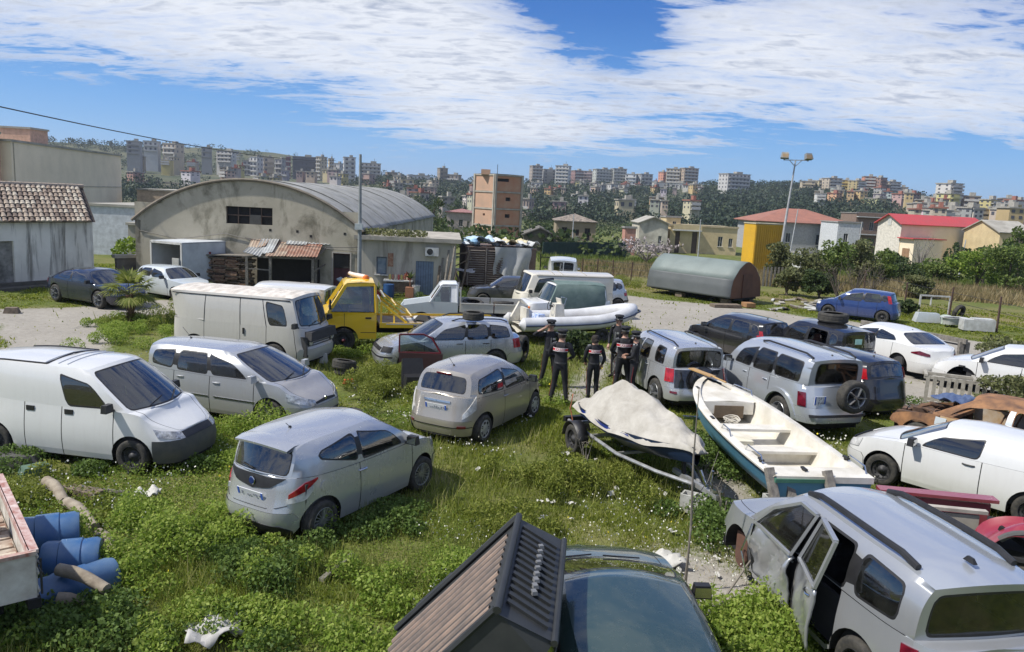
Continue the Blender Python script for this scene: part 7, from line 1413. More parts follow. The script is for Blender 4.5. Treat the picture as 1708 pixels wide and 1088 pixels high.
d=spec(4.0,1.68,1.42,2.45,0.75,belt=0.90,paint_=P_LBLUE,r=0.29,rim='steel',far=True)
build_car('parked_car','pale blue car of which only the roof shows in front of the far white van','car',(3.1,38.6),90,d)
d=spec(4.1,1.75,1.95,2.6,0.75,belt=1.15,hood=0.95,nose=0.8,A=(1.3,0.6),D=(-1.9,-1.95),wr=0.70,rear=1.15,paint_=P_WHITED,r=0.30,rim='steel',far=True,tailgate=False,gh=dict(wins=[(0.09,0.36,(0.05,0.03),(0.62,0.84))],rw=2,roll=0.3,rbow=(0.02,0.02)),patches=[('tail_light',M_RED,'r',(1,-1),0.74,0.9,0.7,1.0)])
build_car('panel_van','white van with two rear door windows, farthest van beyond the tarpaulin','van',(2.6,42.6),88,d)
d=spec(4.15,1.72,1.76,2.58,0.8,belt=1.05,hood=0.92,nose=0.75,A=(1.25,0.5),D=(-1.9,-1.98),wr=0.68,rear=1.05,paint_=P_WHITE,r=0.30,rim='steel',far=True,tailgate=False,gh=dict(wins=[(0.09,0.36,(0.05,0.03),(0.62,0.84)),(0.86,0.95,(0.3,0.3),(0.8,0.8))],rw=2,roll=0.3,rbow=(0.02,0.02)))
build_car('panel_van','white van of which only the rounded roof shows behind the old chalky van','van',(-8.1,26.6),172,d)
# vans with flat noses
def flatvan(L,W,H,wb,fo,belt,mat_,A,D,**kw):
 d=spec(L,W,H,wb,fo,belt=belt,hood=belt-0.04,nose=belt-0.10,cowl=belt,A=A,D=D,wr=kw.pop('wr',W*0.43),rear=belt,paint_=mat_,n=6.5,tailgate=False,van=True,**kw)
 xf=d['xf'];d['top']=[(d['xr'],belt),(xf-0.5,belt),(xf-0.12,belt-0.02),(xf,belt-0.06)]
 d['fprof']=[(0.2,0.06),(0.35,0.0),(0.55,0.0),(0.6,0.04),(0.9,0.10),(1.2,0.2)];d['rprof']=[(0.2,0.03),(0.5,0),(1.2,0.03)]
 d['crown']=[(-3,0.01),(xf-0.5,0.02),(xf,0.0)];d['g']=[(0.2,0.95),(0.4,0.985),(0.7,1.0),(1.2,0.985),(1.6,0.96)]
 return d
d=flatvan(4.45,1.93,2.03,2.5,1.02,1.14,P_OLDGREY,(2.10,1.72),(-2.12,-2.16),roofpaint=P_ROOFCHALK,roof_ribs=14,r=0.33,rim='steel',doors=[(1.02,1.92),(0.20,1.02),(-0.95,0.20)],bx=(1.97,-1.95),bz=(0.55,0.5),wiper=True,mirrors=(-1,1),mx=0.12,bumper=paint('bumper_greywhite',(0.4,0.41,0.41),0,0.6,0.5),gh=dict(wins=[(0.085,0.235,(0.04,0.03),(0.72,0.84))],rw=None,roll=0.22,bow=(0.16,0.12),rbow=(0.02,0.02),bulge=0.01,rc=0.09,zr=[(-2.3,1.93),(1.6,1.95),(1.8,1.93)],inset=1.0,ws=(-0.92,0.92,(0.06,0.06),(0.90,0.90)),seat=1.35,rtaper=0.0),patches=[('headlight_panel',M_BUMPG,'f',(1,-1),0.48,0.72,0.61,0.86,0.008)])
car,c,e=build_car('old_van','old chalky grey-white van with a ribbed sand coloured roof and flat nose','van',(-7.6,22.45),-13.5,d)
for k in range(4):patch(c,car,'grille_bar',M_BUMPG,'f',1,-0.47,0.47,0.62+k*0.062,0.65+k*0.062,0.022)
for sd in(1,-1):
 p=c.S('f',0.62,0.73,sd,0.03);mb=MB();mb.lathe([(0.09,0.0),(0.085,0.03),(0.0,0.045)],18,'X',p);mb.build('headlight',M_CLEARL,car)
badge(car,(c.S('f',0,0.95).x+0.012,0,0.96),0.04,m=M_BLACK)
for x0,x1 in((-2.0,-0.95),):
 mb=MB();mb.tube([c.side(x0,1.16,-1,0.012),c.side(x1,1.16,-1,0.012)],0.012,5);mb.build('side_moulding',P_OLDGREY,car)
mb=MB();p=c.side(0.32,0.95,-1,0.014);mb.box(p,(0.05,0.03,0.17));mb.build('door_handle',M_BLACK,car)
mb=MB()
for x in(-0.95,0.20,1.02):
 t=(2.10-x)/(2.10+2.16);mb.tube([e(t,v,-1)+Vector((0,-0.004,0))for v in(0.0,0.3,0.6,0.88)],0.009,5)
mb.tube([e(t,0.90,-1)+Vector((0,-0.01,0))for t in np.linspace(0.02,0.98,8)],0.014,5)
mb.build('shut_line',M_GAP,car)
d=flatvan(4.35,1.72,1.98,2.4,0.92,1.10,P_CREAM,(1.98,1.52),(-2.12,-2.18),r=0.31,rim='steel',doors=[(0.90,1.82)],far=True,bz=(0.5,0.5),mirrors=(1,),gh=dict(wins=[(0.09,0.29,(0.04,0.03),(0.72,0.84))],rw=None,roll=0.30,bow=(0.22,0.14),rbow=(0.02,0.02),bulge=0.02,rc=0.09,zr=[(-2.3,1.84),(1.6,1.89),(1.8,1.86)],rtaper=0.0,inset=1.0,ws=(-0.90,0.90,(0.08,0.08),(0.9,0.9))),patches=[('grille',M_BLACK,'f',(1,-1),-0.01,0.66,0.50,0.68,0.02),('headlight',M_CLEARL,'f',(1,-1),0.5,0.68,0.53,0.65,0.03)])
car,c,e=build_car('old_van','cream flat-nosed van parked behind the covered white off-roader','van',(2.05,33.6),197,d)
mb=MB()
for t in(0.28,0.40,0.68):mb.tube([Vector((e(t,1,1).x,e(t,1,1).y*u,e(t,1,1).z+0.09*(1-u*u)+0.006))for u in np.linspace(-1,1,9)],0.013,5)
mb.tube([e(t,0.93,1)+Vector((0,0.02,0))for t in np.linspace(0.05,0.98,8)],0.018,5);mb.build('roof_seam',mat('seam_grey',(0.3,0.28,0.24),0.7),car)
d=spec(4.0,1.70,1.80,2.42,0.75,belt=1.08,hood=1.02,nose=0.92,cowl=1.08,A=(0.80,0.45),D=(-1.55,-1.72),wr=0.62,rear=1.08,paint_=P_WHITE,n=6.5,r=0.36,rim='steel',tw=0.22,sill=0.38,far=True,mirrors=(),patches=[('grille',M_BLACK,'f',(1,-1),-0.01,0.46,0.76,0.90,0.012),('headlight',M_CLEARL,'f',(1,-1),0.50,0.70,0.76,0.90,0.012),('indicator',M_ORANGE,'f',(1,-1),0.71,0.84,0.76,0.90,0.014)])
car,c,e=build_car('parked_car','white off-roader with its cabin wrapped in a green sheet, behind the inflatable boat','car',(1.95,30.9),198,d)
for k in range(3):patch(c,car,'grille_bar',P_WHITE,'f',1,-0.45,0.45,0.775+0.045*k,0.79+0.045*k,0.02)
mb=MB();rr=random.Random(5);NS=26;rows=[]
for j,(v,o)in enumerate(((-0.35,0.05),(-0.1,0.045),(0.15,0.04),(0.5,0.04),(0.8,0.035),(1.0,0.03))):
 row=[]
 for i in range(NS+1):
  a=i/NS*4;s_=int(min(3,a));f=a-s_
  if s_==0:t,sd=f,1
  elif s_==1:t,sd=1,1-2*f
  elif s_==2:t,sd=1-f,-1
  else:t,sd=0,-1+2*f
  t2=0.02+0.98*t
  q=e(t2,max(0,v),1);y=q.y*sd
  w=rr.uniform(-0.02,0.02)
  p=Vector((q.x+(0.06 if t<0.01 else(-0.05 if t>0.99 else 0)),y+(o+w)*(1 if sd>0 else-1 if sd<0 else 0),q.z+0.02+(v*0.9 if v<0 else 0)+w*0.5));row.append(p)
 rows.append(row)
mb.grid(rows)
top=[]
for t in np.linspace(0,1,7):
 q=e(0.02+0.98*t,1.0,1);top.append([Vector((q.x+(0.06 if t<.01 else-0.05 if t>.99 else 0),(q.y+0.03)*u,q.z+0.02+0.07*(1-u*u)+rr.uniform(-0.01,0.01)))for u in(-1,-0.6,-0.2,0.2,0.6,1)])
mb.grid(top);orient(mb,(-0.3,0,1.2))
o=mb.build('dust_sheet',mat('green_sheet',(0.085,0.13,0.115),0.7,col2=(0.14,0.19,0.17),scale=2.5,b_str=0.25,b_scale=9),None,loc=(1.95,30.9,0),rz=R(198))
tag(o,'dull green sheet wrapped over the cabin of the white off-roader','tarpaulin')
# yellow recovery truck (front axle at the origin, nose +x)
T=thing('tow_truck','yellow recovery truck with a sloping front frame and empty flatbed','truck',(-5.45,24.68,0),R(194.3))
def prism(profile,w0,w1,mb,cap=True,mi=0,steps=None):
 """side outline (x,z) lofted between -w and w, w given per point"""
 n=len(profile);A_=[(p[0],-(p[2]if len(p)>2 else w0),p[1])for p in profile];B_=[(p[0],(p[2]if len(p)>2 else w0),p[1])for p in profile]
 for i in range(n):j=(i+1)%n;mb.face([A_[i],A_[j],B_[j],B_[i]],mi)
 if cap:mb.face(A_[::-1],mi);mb.face(B_,mi)
mb=MB()
low=[(-1.0,0.42),(-0.46,0.42)]+[(0.46*math.cos(a),0.36+0.46*math.sin(a))for a in np.linspace(math.pi-0.1,0.1,12)]+[(0.48,0.42),(0.93,0.42),(0.98,0.75),(0.93,1.02),(0.45,1.25),(-1.0,1.25)]
for sd in(1,-1):
 pts=[(x,sd*(0.97-0.05*max(0,(x-0.5))),z)for x,z in low]
 mb.face(pts if sd>0 else pts[::-1])
hood=[(0.98,0.42),(0.98,0.75),(0.93,1.02),(0.45,1.25)]
for(x0,z0),(x1,z1)in zip(hood[:-1],hood[1:]):
 w0,w1=0.97-0.05*max(0,x0-0.5),0.97-0.05*max(0,x1-0.5);mb.face([(x0,-w0,z0),(x0,w0,z0),(x1,w1,z1),(x1,-w1,z1)])
mb.face([(-1.0,-0.97,0.42),(-1.0,-0.97,1.25),(-1.0,0.97,1.25),(-1.0,0.97,0.42)])
o=mb.build('cab',P_YELLOW,T,smooth=False);bv=o.modifiers.new('b','BEVEL');bv.width=0.04;bv.segments=2;bv.limit_method='ANGLE';bv.angle_limit=R(28)
mb=MB()
for sd in(1,-1):
 y0,y1=sd*0.95,sd*0.80
 mb.beam((0.47,y0,1.24),(-0.05,y1,2.08),0.08,0.10);mb.beam((-0.98,y0,1.24),(-0.94,y1,2.10),0.06,0.12);mb.beam((-0.05,y1,2.08),(-0.94,y1,2.12),0.06,0.10)
mb.face([(-1.0,-0.95,1.24),(-0.95,-0.8,2.12),(-0.95,-0.45,2.12),(-1.0,-0.45,1.24)]);mb.face([(-1.0,0.95,1.24),(-0.95,0.8,2.12),(-0.95,0.45,2.12),(-1.0,0.45,1.24)])
mb.build('cab_frame',P_YELLOW,T,smooth=False)
mb=MB();rows=[[Vector((x,u*w,z+0.05*(1-u*u)))for u in np.linspace(-1,1,9)]for x,w,z in((0.02,0.80,2.06),(-0.1,0.83,2.15),(-0.5,0.84,2.18),(-0.92,0.83,2.17),(-0.98,0.81,2.08))]
mb.grid(rows);orient(mb,(-0.5,0,1.0));mb.build('roof',P_YELLOW,T)
for nm,q in(('windscreen',[(0.45,-0.93,1.27),(0.45,0.93,1.27),(-0.04,0.79,2.06),(-0.04,-0.79,2.06)]),('side_window',[(0.40,0.955,1.27),(-0.92,0.955,1.27),(-0.90,0.82,2.04),(-0.06,0.82,2.04)]),('side_window',[(-0.92,-0.955,1.27),(0.40,-0.955,1.27),(-0.06,-0.82,2.04),(-0.90,-0.82,2.04)]),('rear_window',[(-0.985,0.44,1.3),(-0.985,-0.44,1.3),(-0.96,-0.44,2.02),(-0.96,0.44,2.02)])):
 mb=MB();mb.face(q);mb.build(nm,M_GLASS,T,smooth=False)
mb=MB()
for sd in(1,-1):mb.beam((-0.02,sd*0.972,0.45),(-0.02,sd*0.972,1.22),0.008,0.012);mb.beam((-0.98,sd*0.974,0.62),(0.94,sd*0.945,0.62),0.006,0.02);mb.box((-0.75,sd*0.985,1.08),(0.18,0.03,0.05))
mb.build('shut_line',M_GAP,T,smooth=False)
for sd in(1,-1):
 mb=MB();mb.tube([(0.35,sd*0.96,1.35),(0.45,sd*1.18,1.4)],0.015,6);mb.box((0.42,sd*1.18,1.52),(0.06,0.16,0.30));mb.build('wing_mirror',M_BLACK,T)
mb=MB();mb.box((-0.45,0.4,1.0),(0.5,0.5,0.5));mb.box((-0.72,0.4,1.5),(0.14,0.5,0.6));mb.box((-0.45,-0.4,1.0),(0.5,0.8,0.5));mb.box((-0.72,-0.4,1.5),(0.14,0.8,0.6));mb.build('seat',mat('brown_seat',(0.12,0.07,0.05),0.9),T,smooth=False)
mb=MB();mb.tube([(0.1+math.cos(a)*0.12,0.4+math.sin(a)*0.22,1.35+math.cos(a)*0.16)for a in np.linspace(0,2*math.pi,17)],0.018,6,cap=False);mb.beam((0.1,0.18,1.35),(0.1,0.62,1.35),0.03);mb.build('steering_wheel',M_BLACK,T)
mb=MB()
for sd in(1,-1):
 mb.beam((-1.1,sd*0.98,0.86),(-5.1,sd*1.0,0.86),0.05,0.16)
 mb.beam((-1.15,sd*0.85,1.55),(-1.95,sd*0.95,0.94),0.05,0.07);mb.beam((-1.15,sd*0.85,0.9),(-1.15,sd*0.85,1.58),0.06,0.06);mb.beam((-1.25,sd*0.6,1.72),(-2.1,sd*0.6,1.12),0.04,0.04);mb.beam((-1.55,sd*0.85,1.25),(-1.55,sd*0.95,0.9),0.05)
for x,z in((-1.15,1.56),(-1.25,1.72),(-2.1,1.12),(-1.6,1.46)):mb.beam((x,-0.85,z),(x,0.85,z),0.05)
mb.build('deck_frame',P_YELLOW,T,smooth=False)
mb=MB();mb.box((-3.1,0,0.84),(4.0,1.9,0.05));mb.build('flatbed',mat('rusty_deck',(0.22,0.15,0.10),0.8,col2=(0.30,0.27,0.22),scale=3),T,smooth=False)
for sd in(1,-1):
 mb=MB();mb.box((-2.8,sd*1.012,0.90),(3.0,0.006,0.035));mb.build('reflective_strip',mat('pale_strip',(0.7,0.62,0.5),0.5),T,smooth=False)
mb=MB();mb.box((-2.2,0,0.62),(5.4,0.7,0.22));mb.box((-2.3,0.7,0.55),(0.8,0.3,0.3));mb.tube([(0,-0.8,0.36),(0,0.8,0.36)],0.06);mb.tube([(-3.3,-0.8,0.36),(-3.3,0.8,0.36)],0.06);mb.build('chassis',M_UNDER,T,smooth=False)
for x in(0,-3.3):
 for sd in(1,-1):
  w=add_wheel(T,x,sd*0.84,0.36,0.36,'steel',sd,0.22)
  h=MB();h.lathe([(0.0,-0.16),(0.10,-0.15),(0.16,-0.10),(0.17,-0.06)],14,'Y');h.build('hub_cover',mat('dark_red_hub',(0.10,0.01,0.02),0.5),w)
L_=thing('beacon_bar','orange and clear beacon bar on the roof of the yellow recovery truck','beacon',(-4.98,24.80,2.21),R(160))
mb=MB();mb.tube([(-0.24,0,0.07),(-0.06,0,0.075),(0.2,0,0.10),(0.36,0.02,0.15)],[0.07,0.08,0.075,0.055],12);mb.build('lens',mat('faded_beacon',(0.72,0.55,0.42),0.35,col2=(0.85,0.78,0.7),scale=4),L_)
mb=MB();mb.lathe([(0.11,0),(0.11,0.08),(0.07,0.14),(0,0.15)],14,'Z',(-0.26,0,-0.02));mb.build('orange_dome',M_ORANGE,L_);mb=MB();mb.box((0.05,0,0.0),(0.7,0.12,0.03));mb.build('base',M_BLACK,L_)
tag(MB().box((0,0,0),(0.5,0.28,0.05),0,0,None,0.8).box((0.3,0.1,0.05),(0.35,0.2,0.1),0.5,0,None,0.7).build('wheel_lift_fork',mat('pale_metal',(0.5,0.51,0.5),0.5),None,loc=(-3.35,25.2,0.90),rz=0.35),'pale metal wheel-lift piece lying on the flatbed of the yellow truck','tool')
tag(MB().box((0,0,0),(0.55,0.3,0.14),0,0,None,0.6).build('spare_seat',mat('black_cover',(0.02,0.02,0.02),0.7),None,loc=(-2.9,25.1,0.99),rz=-0.3),'black padded lump lying on the flatbed of the yellow truck','seat')
# pale pickup
T=thing('pickup_truck','pale grey-blue pickup with a short cab and long drop-side bed of scrap','truck',(-2.35,28.7,0),R(187))
mb=MB()
prof=[(-0.25,0.5),(0.62,0.5)]+[(1.05+0.42*math.cos(a),0.36+0.42*math.sin(a))for a in np.linspace(math.pi-0.3,0.3,9)]+[(1.5,0.5),(1.78,0.5),(1.82,0.8),(1.7,0.98),(0.75,1.14),(-0.25,1.14)]
for sd in(1,-1):mb.face([(x,sd*0.80,z)for x,z in prof][::sd])
for(x0,z0),(x1,z1)in zip(prof[-6:-1],prof[-5:]):mb.face([(x0,-0.8,z0),(x0,0.8,z0),(x1,0.8,z1),(x1,-0.8,z1)])
mb.face([(-0.25,-0.8,0.5),(-0.25,-0.8,1.14),(-0.25,0.8,1.14),(-0.25,0.8,0.5)])
o=mb.build('cab',P_LBLUE,T,smooth=False);bv=o.modifiers.new('b','BEVEL');bv.width=0.05;bv.segments=2;bv.limit_method='ANGLE';bv.angle_limit=R(28)
mb=MB()
for sd in(1,-1):
 y0,y1=sd*0.79,sd*0.68;mb.beam((0.75,y0,1.12),(0.36,y1,1.72),0.06);mb.beam((-0.22,y0,1.12),(-0.2,y1,1.74),0.05,0.34 if False else 0.08);mb.face([(-0.25,y0,1.13),(0.02,y0,1.13),(0.0,y1,1.74),(-0.25,y1,1.74)]);mb.beam((0.36,y1,1.72),(-0.22,y1,1.75),0.05)
rows=[[Vector((x,u*w,z+0.04*(1-u*u)))for u in np.linspace(-1,1,7)]for x,w,z in((0.42,0.69,1.72),(0.3,0.71,1.79),(-0.2,0.71,1.80),(-0.27,0.69,1.74))]
mb.grid(rows);mb.face([(-0.26,-0.79,1.13),(-0.26,0.79,1.13),(-0.25,0.7,1.36),(-0.25,-0.7,1.36)]);mb.build('cab_roof',paint('pickup_roof',(0.72,0.74,0.74),0,0.4,0.4),T)
for nm,q in(('windscreen',[(0.73,-0.77,1.14),(0.73,0.77,1.14),(0.38,0.66,1.7),(0.38,-0.66,1.7)]),('side_window',[(0.70,0.80,1.14),(0.02,0.80,1.14),(0.02,0.70,1.70),(0.36,0.70,1.70)]),('side_window',[(0.70,-0.80,1.14),(0.02,-0.80,1.14),(0.02,-0.70,1.70),(0.36,-0.70,1.70)])):
 mb=MB();mb.face(q);mb.build(nm,M_GLASS,T,smooth=False)
mb=MB();mb.box((0.2,0.35,1.2),(0.3,0.4,0.5));mb.box((0.2,-0.35,1.2),(0.3,0.4,0.5));mb.tube([(0.6,0.35+math.cos(a)*0.17,1.25+math.sin(a)*0.17)for a in np.linspace(0,6.28,13)],0.015,5,cap=False);mb.build('seat',M_SEAT,T,smooth=False)
BEDM=paint('dirty_bed_panels',(0.50,0.49,0.44),0,0.7,0.5)
for sd in(1,-1):
 for x0,x1 in((-0.36,-1.55),(-1.59,-2.78)):
  mb=MB();mb.box(((x0+x1)/2,sd*0.84,0.98),(abs(x1-x0),0.035,0.34));mb.box(((x0+x1)/2,sd*0.86,1.13),(abs(x1-x0),0.03,0.03));mb.build('side_board',BEDM,T,smooth=False)
mb=MB();mb.box((-2.80,0,0.98),(0.035,1.68,0.34));mb.build('tail_board',BEDM,T,smooth=False)
mb=MB();mb.box((-1.57,0,0.79),(2.5,1.7,0.05));mb.box((-1.57,0,0.62),(2.6,0.7,0.16));mb.tube([(-1.9,-0.75,0.36),(-1.9,0.75,0.36)],0.05);mb.tube([(1.05,-0.7,0.36),(1.05,0.7,0.36)],0.05);mb.build('chassis',M_UNDER,T,smooth=False)
mb=MB()
for y in(0.80,-0.80):mb.beam((-0.34,y,0.8),(-0.34,y,1.72),0.05)
mb.beam((-0.34,-0.8,1.5),(-0.34,0.8,1.5),0.04);mb.build('head_frame',BEDM,T,smooth=False)
for x in(1.05,-1.9):
 for sd in(1,-1):add_wheel(T,x,sd*0.70,0.36,0.36,'steel',sd,0.2)
def loose_tyre(label,x,y,z,r=0.32,w=0.22,rot=(math.pi/2,0,0),name='old_tyre',group=None,rim=None):
 t=inst(name,tyre_mesh(0.205),None,(x,y,z),rot,(r,w/0.205,r));tag(t,label,'tyre',group)
 if rim:inst('rim',rim_mesh(rim),t)
 return t
cs,sn=math.cos(R(187)),math.sin(R(187))
def onbed(x,y):return(-2.35+cs*x-sn*y,28.7+sn*x+cs*y)
for i,(x,y,z,rx,lab)in enumerate(((-0.85,0.1,1.02,0.15,'black tyre lying in the pickup bed nearest the cab'),(-2.0,0.0,1.02,-0.1,'black tyre lying in the rear half of the pickup bed'))):
 q=onbed(x,y);loose_tyre(lab,q[0],q[1],z,0.40,0.24,(math.pi/2+rx,0,0.3))
q=onbed(-1.3,0.3);tag(MB().box((0,0,0),(0.9,0.4,0.12),0.2,0,None,0.9).box((0.5,-0.2,0.05),(0.6,0.1,0.2),0.5).build('scrap_metal',mat('rusty_red',(0.25,0.06,0.03),0.85,col2=(0.12,0.05,0.03)),None,loc=(q[0],q[1],0.93)),'rust red scrap metal between the tyres in the pickup bed','scrap')
# burnt saloon
P_BURN=mat('burnt_rusty_steel',(0.30,0.15,0.065),0.8,col2=(0.10,0.055,0.035),scale=2.6,b_str=0.35,b_scale=14)
P_BURN2=mat('scorched_panel',(0.36,0.22,0.09),0.75,col2=(0.50,0.44,0.36),scale=2.2,b_str=0.3,b_scale=10)
d=spec(4.5,1.80,1.43,2.70,0.85,belt=0.93,hood=0.80,nose=0.62,A=(1.1,0.40),D=(-1.1,-1.75),wr=0.56,saloon=True,paint_=P_BURN,doorpaint=P_BURN2,r=0.33,rim='ten',doors=[(-0.95,-0.12),(-0.12,0.95)],mirrors=(),n=4.4,missing=('bonnet','front_bumper','windscreen','trim','rear_window','side_window_0_1','side_window_1_1','side_window_0_-1','side_window_1_-1','side_window_2_1','side_window_2_-1'),no_interior=True,gh=dict(wins=[(0.09,0.47,(0.05,0.04),(0.60,0.87)),(0.525,0.86,(0.05,0.15),(0.87,0.64))],bp=False))
car,c,e=build_car('burnt_car','burnt out saloon, rusty brown and stripped of glass and bonnet','car',(10.35,15.7),128.5,d)
mb=MB()
for sd in(1,-1):mb.beam((1.05,sd*0.62,0.80),(1.95,sd*0.55,0.72),0.10,0.12)
mb.beam((1.95,-0.6,0.66),(1.95,0.6,0.66),0.08,0.14);mb.box((1.5,0.0,0.62),(0.6,0.62,0.34),0.2,0,None,0.8);mb.box((1.62,0.25,0.82),(0.3,0.16,0.10),0.5);mb.tube([(1.3,-0.4,0.85),(1.5,0.1,0.95),(1.8,0.3,0.8)],0.04,6);mb.beam((1.0,-0.7,0.92),(1.0,0.7,0.92),0.16,0.05)
mb.beam((1.2,0.5,0.9),(1.9,0.1,0.84),0.03);mb.beam((1.1,-0.2,0.94),(1.75,-0.5,0.86),0.03);mb.box((1.9,0.35,0.72),(0.08,0.3,0.2),0.3)
mb.build('engine',mat('burnt_engine',(0.16,0.09,0.05),0.85,col2=(0.05,0.035,0.03),scale=7,b_str=0.5),car,smooth=False)
mb=MB();mb.box((0.2,0.35,0.6),(0.5,0.46,0.2));mb.tube([(0.0,0.15,0.7),(-0.15,0.15,1.15),(-0.15,0.55,1.15),(0.0,0.55,0.7)],0.02,5);mb.tube([(0.0,-0.15,0.7),(-0.15,-0.15,1.15),(-0.15,-0.55,1.15),(0.0,-0.55,0.7)],0.02,5);mb.beam((0.9,-0.7,0.85),(0.85,0.7,0.85),0.08);mb.beam((0.5,0.5,0.9),(-0.3,0.0,0.8),0.04)
mb.build('seat_frame',P_BURN,car,smooth=False)
mb=MB();xs_=[0.80,0.92,1.02];mb.grid([[c.side(x,z,1,0.02+0.02*((i+j)%2))for i,x in enumerate(xs_)]for j,z in enumerate((0.35,0.5,0.65,0.78,0.9))]);orient(mb);mb.build('peeled_wing',P_LBLUE,car)
mb=MB();mb.grid([[e(t,v,1)+Vector((0,0.012,0))for t in(0.475,0.50,0.52)]for v in(0.0,0.3,0.6,0.85)]);orient(mb);mb.build('pale_pillar',P_LBLUE,car)
M_DENIM=mat('blue_cloth',(0.035,0.06,0.14),0.85,col2=(0.10,0.14,0.24),scale=5)
cloth('blue_cloth','dark blue crumpled panel lying on the burnt car near its windscreen','cloth',(10.1,17.0,0.98),1.0,0.6,M_DENIM,0.3,0.05,3)
cloth('blue_cloth','smaller dark blue crumpled panel between the burnt car and the crate planks','cloth',(10.95,17.0,0.98),0.9,0.4,M_DENIM,0.5,0.05,4)
# red wreck beside the silver off-roader
P_REDW=paint('faded_red_paint',(0.25,0.018,0.032),0.0,0.35,0.35,(0.35,0.2,0.18))
T=thing('wrecked_car','crushed red car shell showing a torn wing beyond the silver off-roader','car',(7.15,9.75,0),R(150))
def bumpy_sheet(mb,fn,nu,nv):
 mb.grid([[fn(i/nu,j/nv)for j in range(nv+1)]for i in range(nu+1)])
rr=random.Random(12);PH=[rr.uniform(0,6)for _ in range(8)]
def wing(u,v):
 a=math.pi*(0.95-0.9*u);x=0.62*math.cos(a)+0.15;z=0.42+0.70*math.sin(a)*(0.9+0.1*v)
 y=0.55-0.75*v;crump=0.05*math.sin(u*8+PH[0]+v*4)+0.04*math.sin(v*9+PH[1]);return Vector((x+crump*0.5,y,z+crump))
mb=MB();bumpy_sheet(mb,wing,18,10);orient(mb,(0,0,0));mb.build('torn_wing',P_REDW,T)
mb=MB();mb.tube([wing(u,0.12)+Vector((0,0.03,0.02))for u in np.linspace(0.30,0.72,9)],0.045,8);mb.build('arch_trim',M_BUMPG,T)
mb=MB();mb.box(wing(0.46,0.62)+Vector((0,0,0.03)),(0.28,0.16,0.04),0.2,0,Matrix.Rotation(0.1,3,'Y'));mb.build('lamp_hole',M_UNDER,T,smooth=False)
mb=MB();bumpy_sheet(mb,lambda u,v:Vector((-0.4-1.4*u,0.5-1.1*v,0.95+0.05*math.sin(u*7+v*5)+0.12*(1-v))),8,6);orient(mb,(-1,0,0));mb.build('crumpled_bonnet',P_REDW,T)
mb=MB();mb.box((-0.6,-0.2,0.55),(2.4,1.2,0.5));mb.beam((0.5,0.2,1.0),(-0.2,0.6,0.75),0.06);mb.tube([(0.9,0.3,0.9),(0.4,0.75,0.8),(-0.4,0.8,0.85)],0.05,6);mb.build('chassis',M_UNDER,T,smooth=False)
add_wheel(T,0.15,0.35,0.32,0.30,'steel',1)
for i,(x,y,z,L,w,m,a,lab)in enumerate(((6.6,11.35,0.86,1.7,0.22,P_REDW,-8,'flat faded red panel lying beside the white estate van'),(6.1,11.0,0.80,2.0,0.10,mat('pale_plank',(0.42,0.38,0.33),0.8),-8,'pale plank lying against the flat red panel'))):
 o=MB().box((0,0,0),(L,w,0.05)).box((0,0,-0.42),(L*0.9,w*0.5,0.72)).build('scrap_panel' if i==0 else'plank',m,None,loc=(x,y,z),rz=R(a),smooth=False);tag(o,lab,'scrap')
 # small white truck bed, far left bottom
AX=thing('small_pickup','rusty white pickup bed with an open top at the lower left edge','truck',(-4.86,7.62,0),R(-50))
P_APE=mat('chipped_white_paint',(0.58,0.56,0.51),0.6,col2=(0.40,0.36,0.31),scale=3.5,b_str=0.15)
M_RUSTP=mat('rusty_bed',(0.17,0.09,0.06),0.85,col2=(0.45,0.40,0.33),scale=4,b_str=0.3)
mb=MB();mb.box((-1.3,-0.02,0.85),(2.6,0.035,0.5));
for z in(0.66,0.86,1.04):mb.tube([(-2.6,0.0,z),(0.0,0.0,z)],0.018,6)
mb.build('side_board',P_APE,AX,smooth=False)
mb=MB();mb.box((-1.3,-0.03,1.115),(2.64,0.09,0.04));mb.box((-1.3,-0.075,1.09),(2.6,0.02,0.09));mb.build('top_rail',mat('pink_worn_rail',(0.55,0.45,0.41),0.6,col2=(0.30,0.12,0.09),scale=7),AX,smooth=False)
mb=MB();mb.box((0.02,-0.72,0.85),(0.035,1.4,0.48));mb.box((0.025,-0.72,0.70),(0.02,1.3,0.03));mb.box((0.025,-0.72,0.92),(0.02,1.3,0.03));mb.build('tail_board',P_APE,AX,smooth=False)
mb=MB();mb.box((0.02,-0.72,1.11),(0.07,1.42,0.04));mb.build('tail_rail',mat('rust_edge',(0.28,0.10,0.07),0.8,col2=(0.5,0.42,0.36),scale=8),AX,smooth=False)
mb=MB();mb.box((-1.3,-0.75,0.66),(2.6,1.4,0.04));mb.build('bed_floor',M_RUSTP,AX,smooth=False)
for i in range(9):MB().box((-2.4+i*0.28,-0.75,0.69),(0.12,1.36,0.02)).build('floor_slat',mat('bed_slat',(0.50,0.44,0.36),0.85,col2=(0.2,0.12,0.08),scale=6),AX,smooth=False)
mb=MB();mb.beam((0.05,0.015,0.98),(-0.30,0.02,0.90),0.02);mb.beam((0.0,0.03,1.02),(0.0,0.03,0.62),0.02);mb.tube([(0.05,0.0,0.95),(0.09,0.03,0.9),(0.06,0.05,0.84)],0.008,5);mb.build('latch',M_STEEL,AX,smooth=False)
mb=MB();mb.box((-0.02,-0.05,0.56),(0.2,0.12,0.10));mb.box((-1.4,-0.7,0.5),(2.4,0.8,0.2));mb.build('chassis',M_UNDER,AX,smooth=False)
add_wheel(AX,-1.2,-0.15,0.27,0.27,'steel',1)
loose_tyre('black tyre standing in the bed of the rusty white pickup',-6.45,8.75,1.0,0.30,0.2,(0.3,0.2,R(20)))
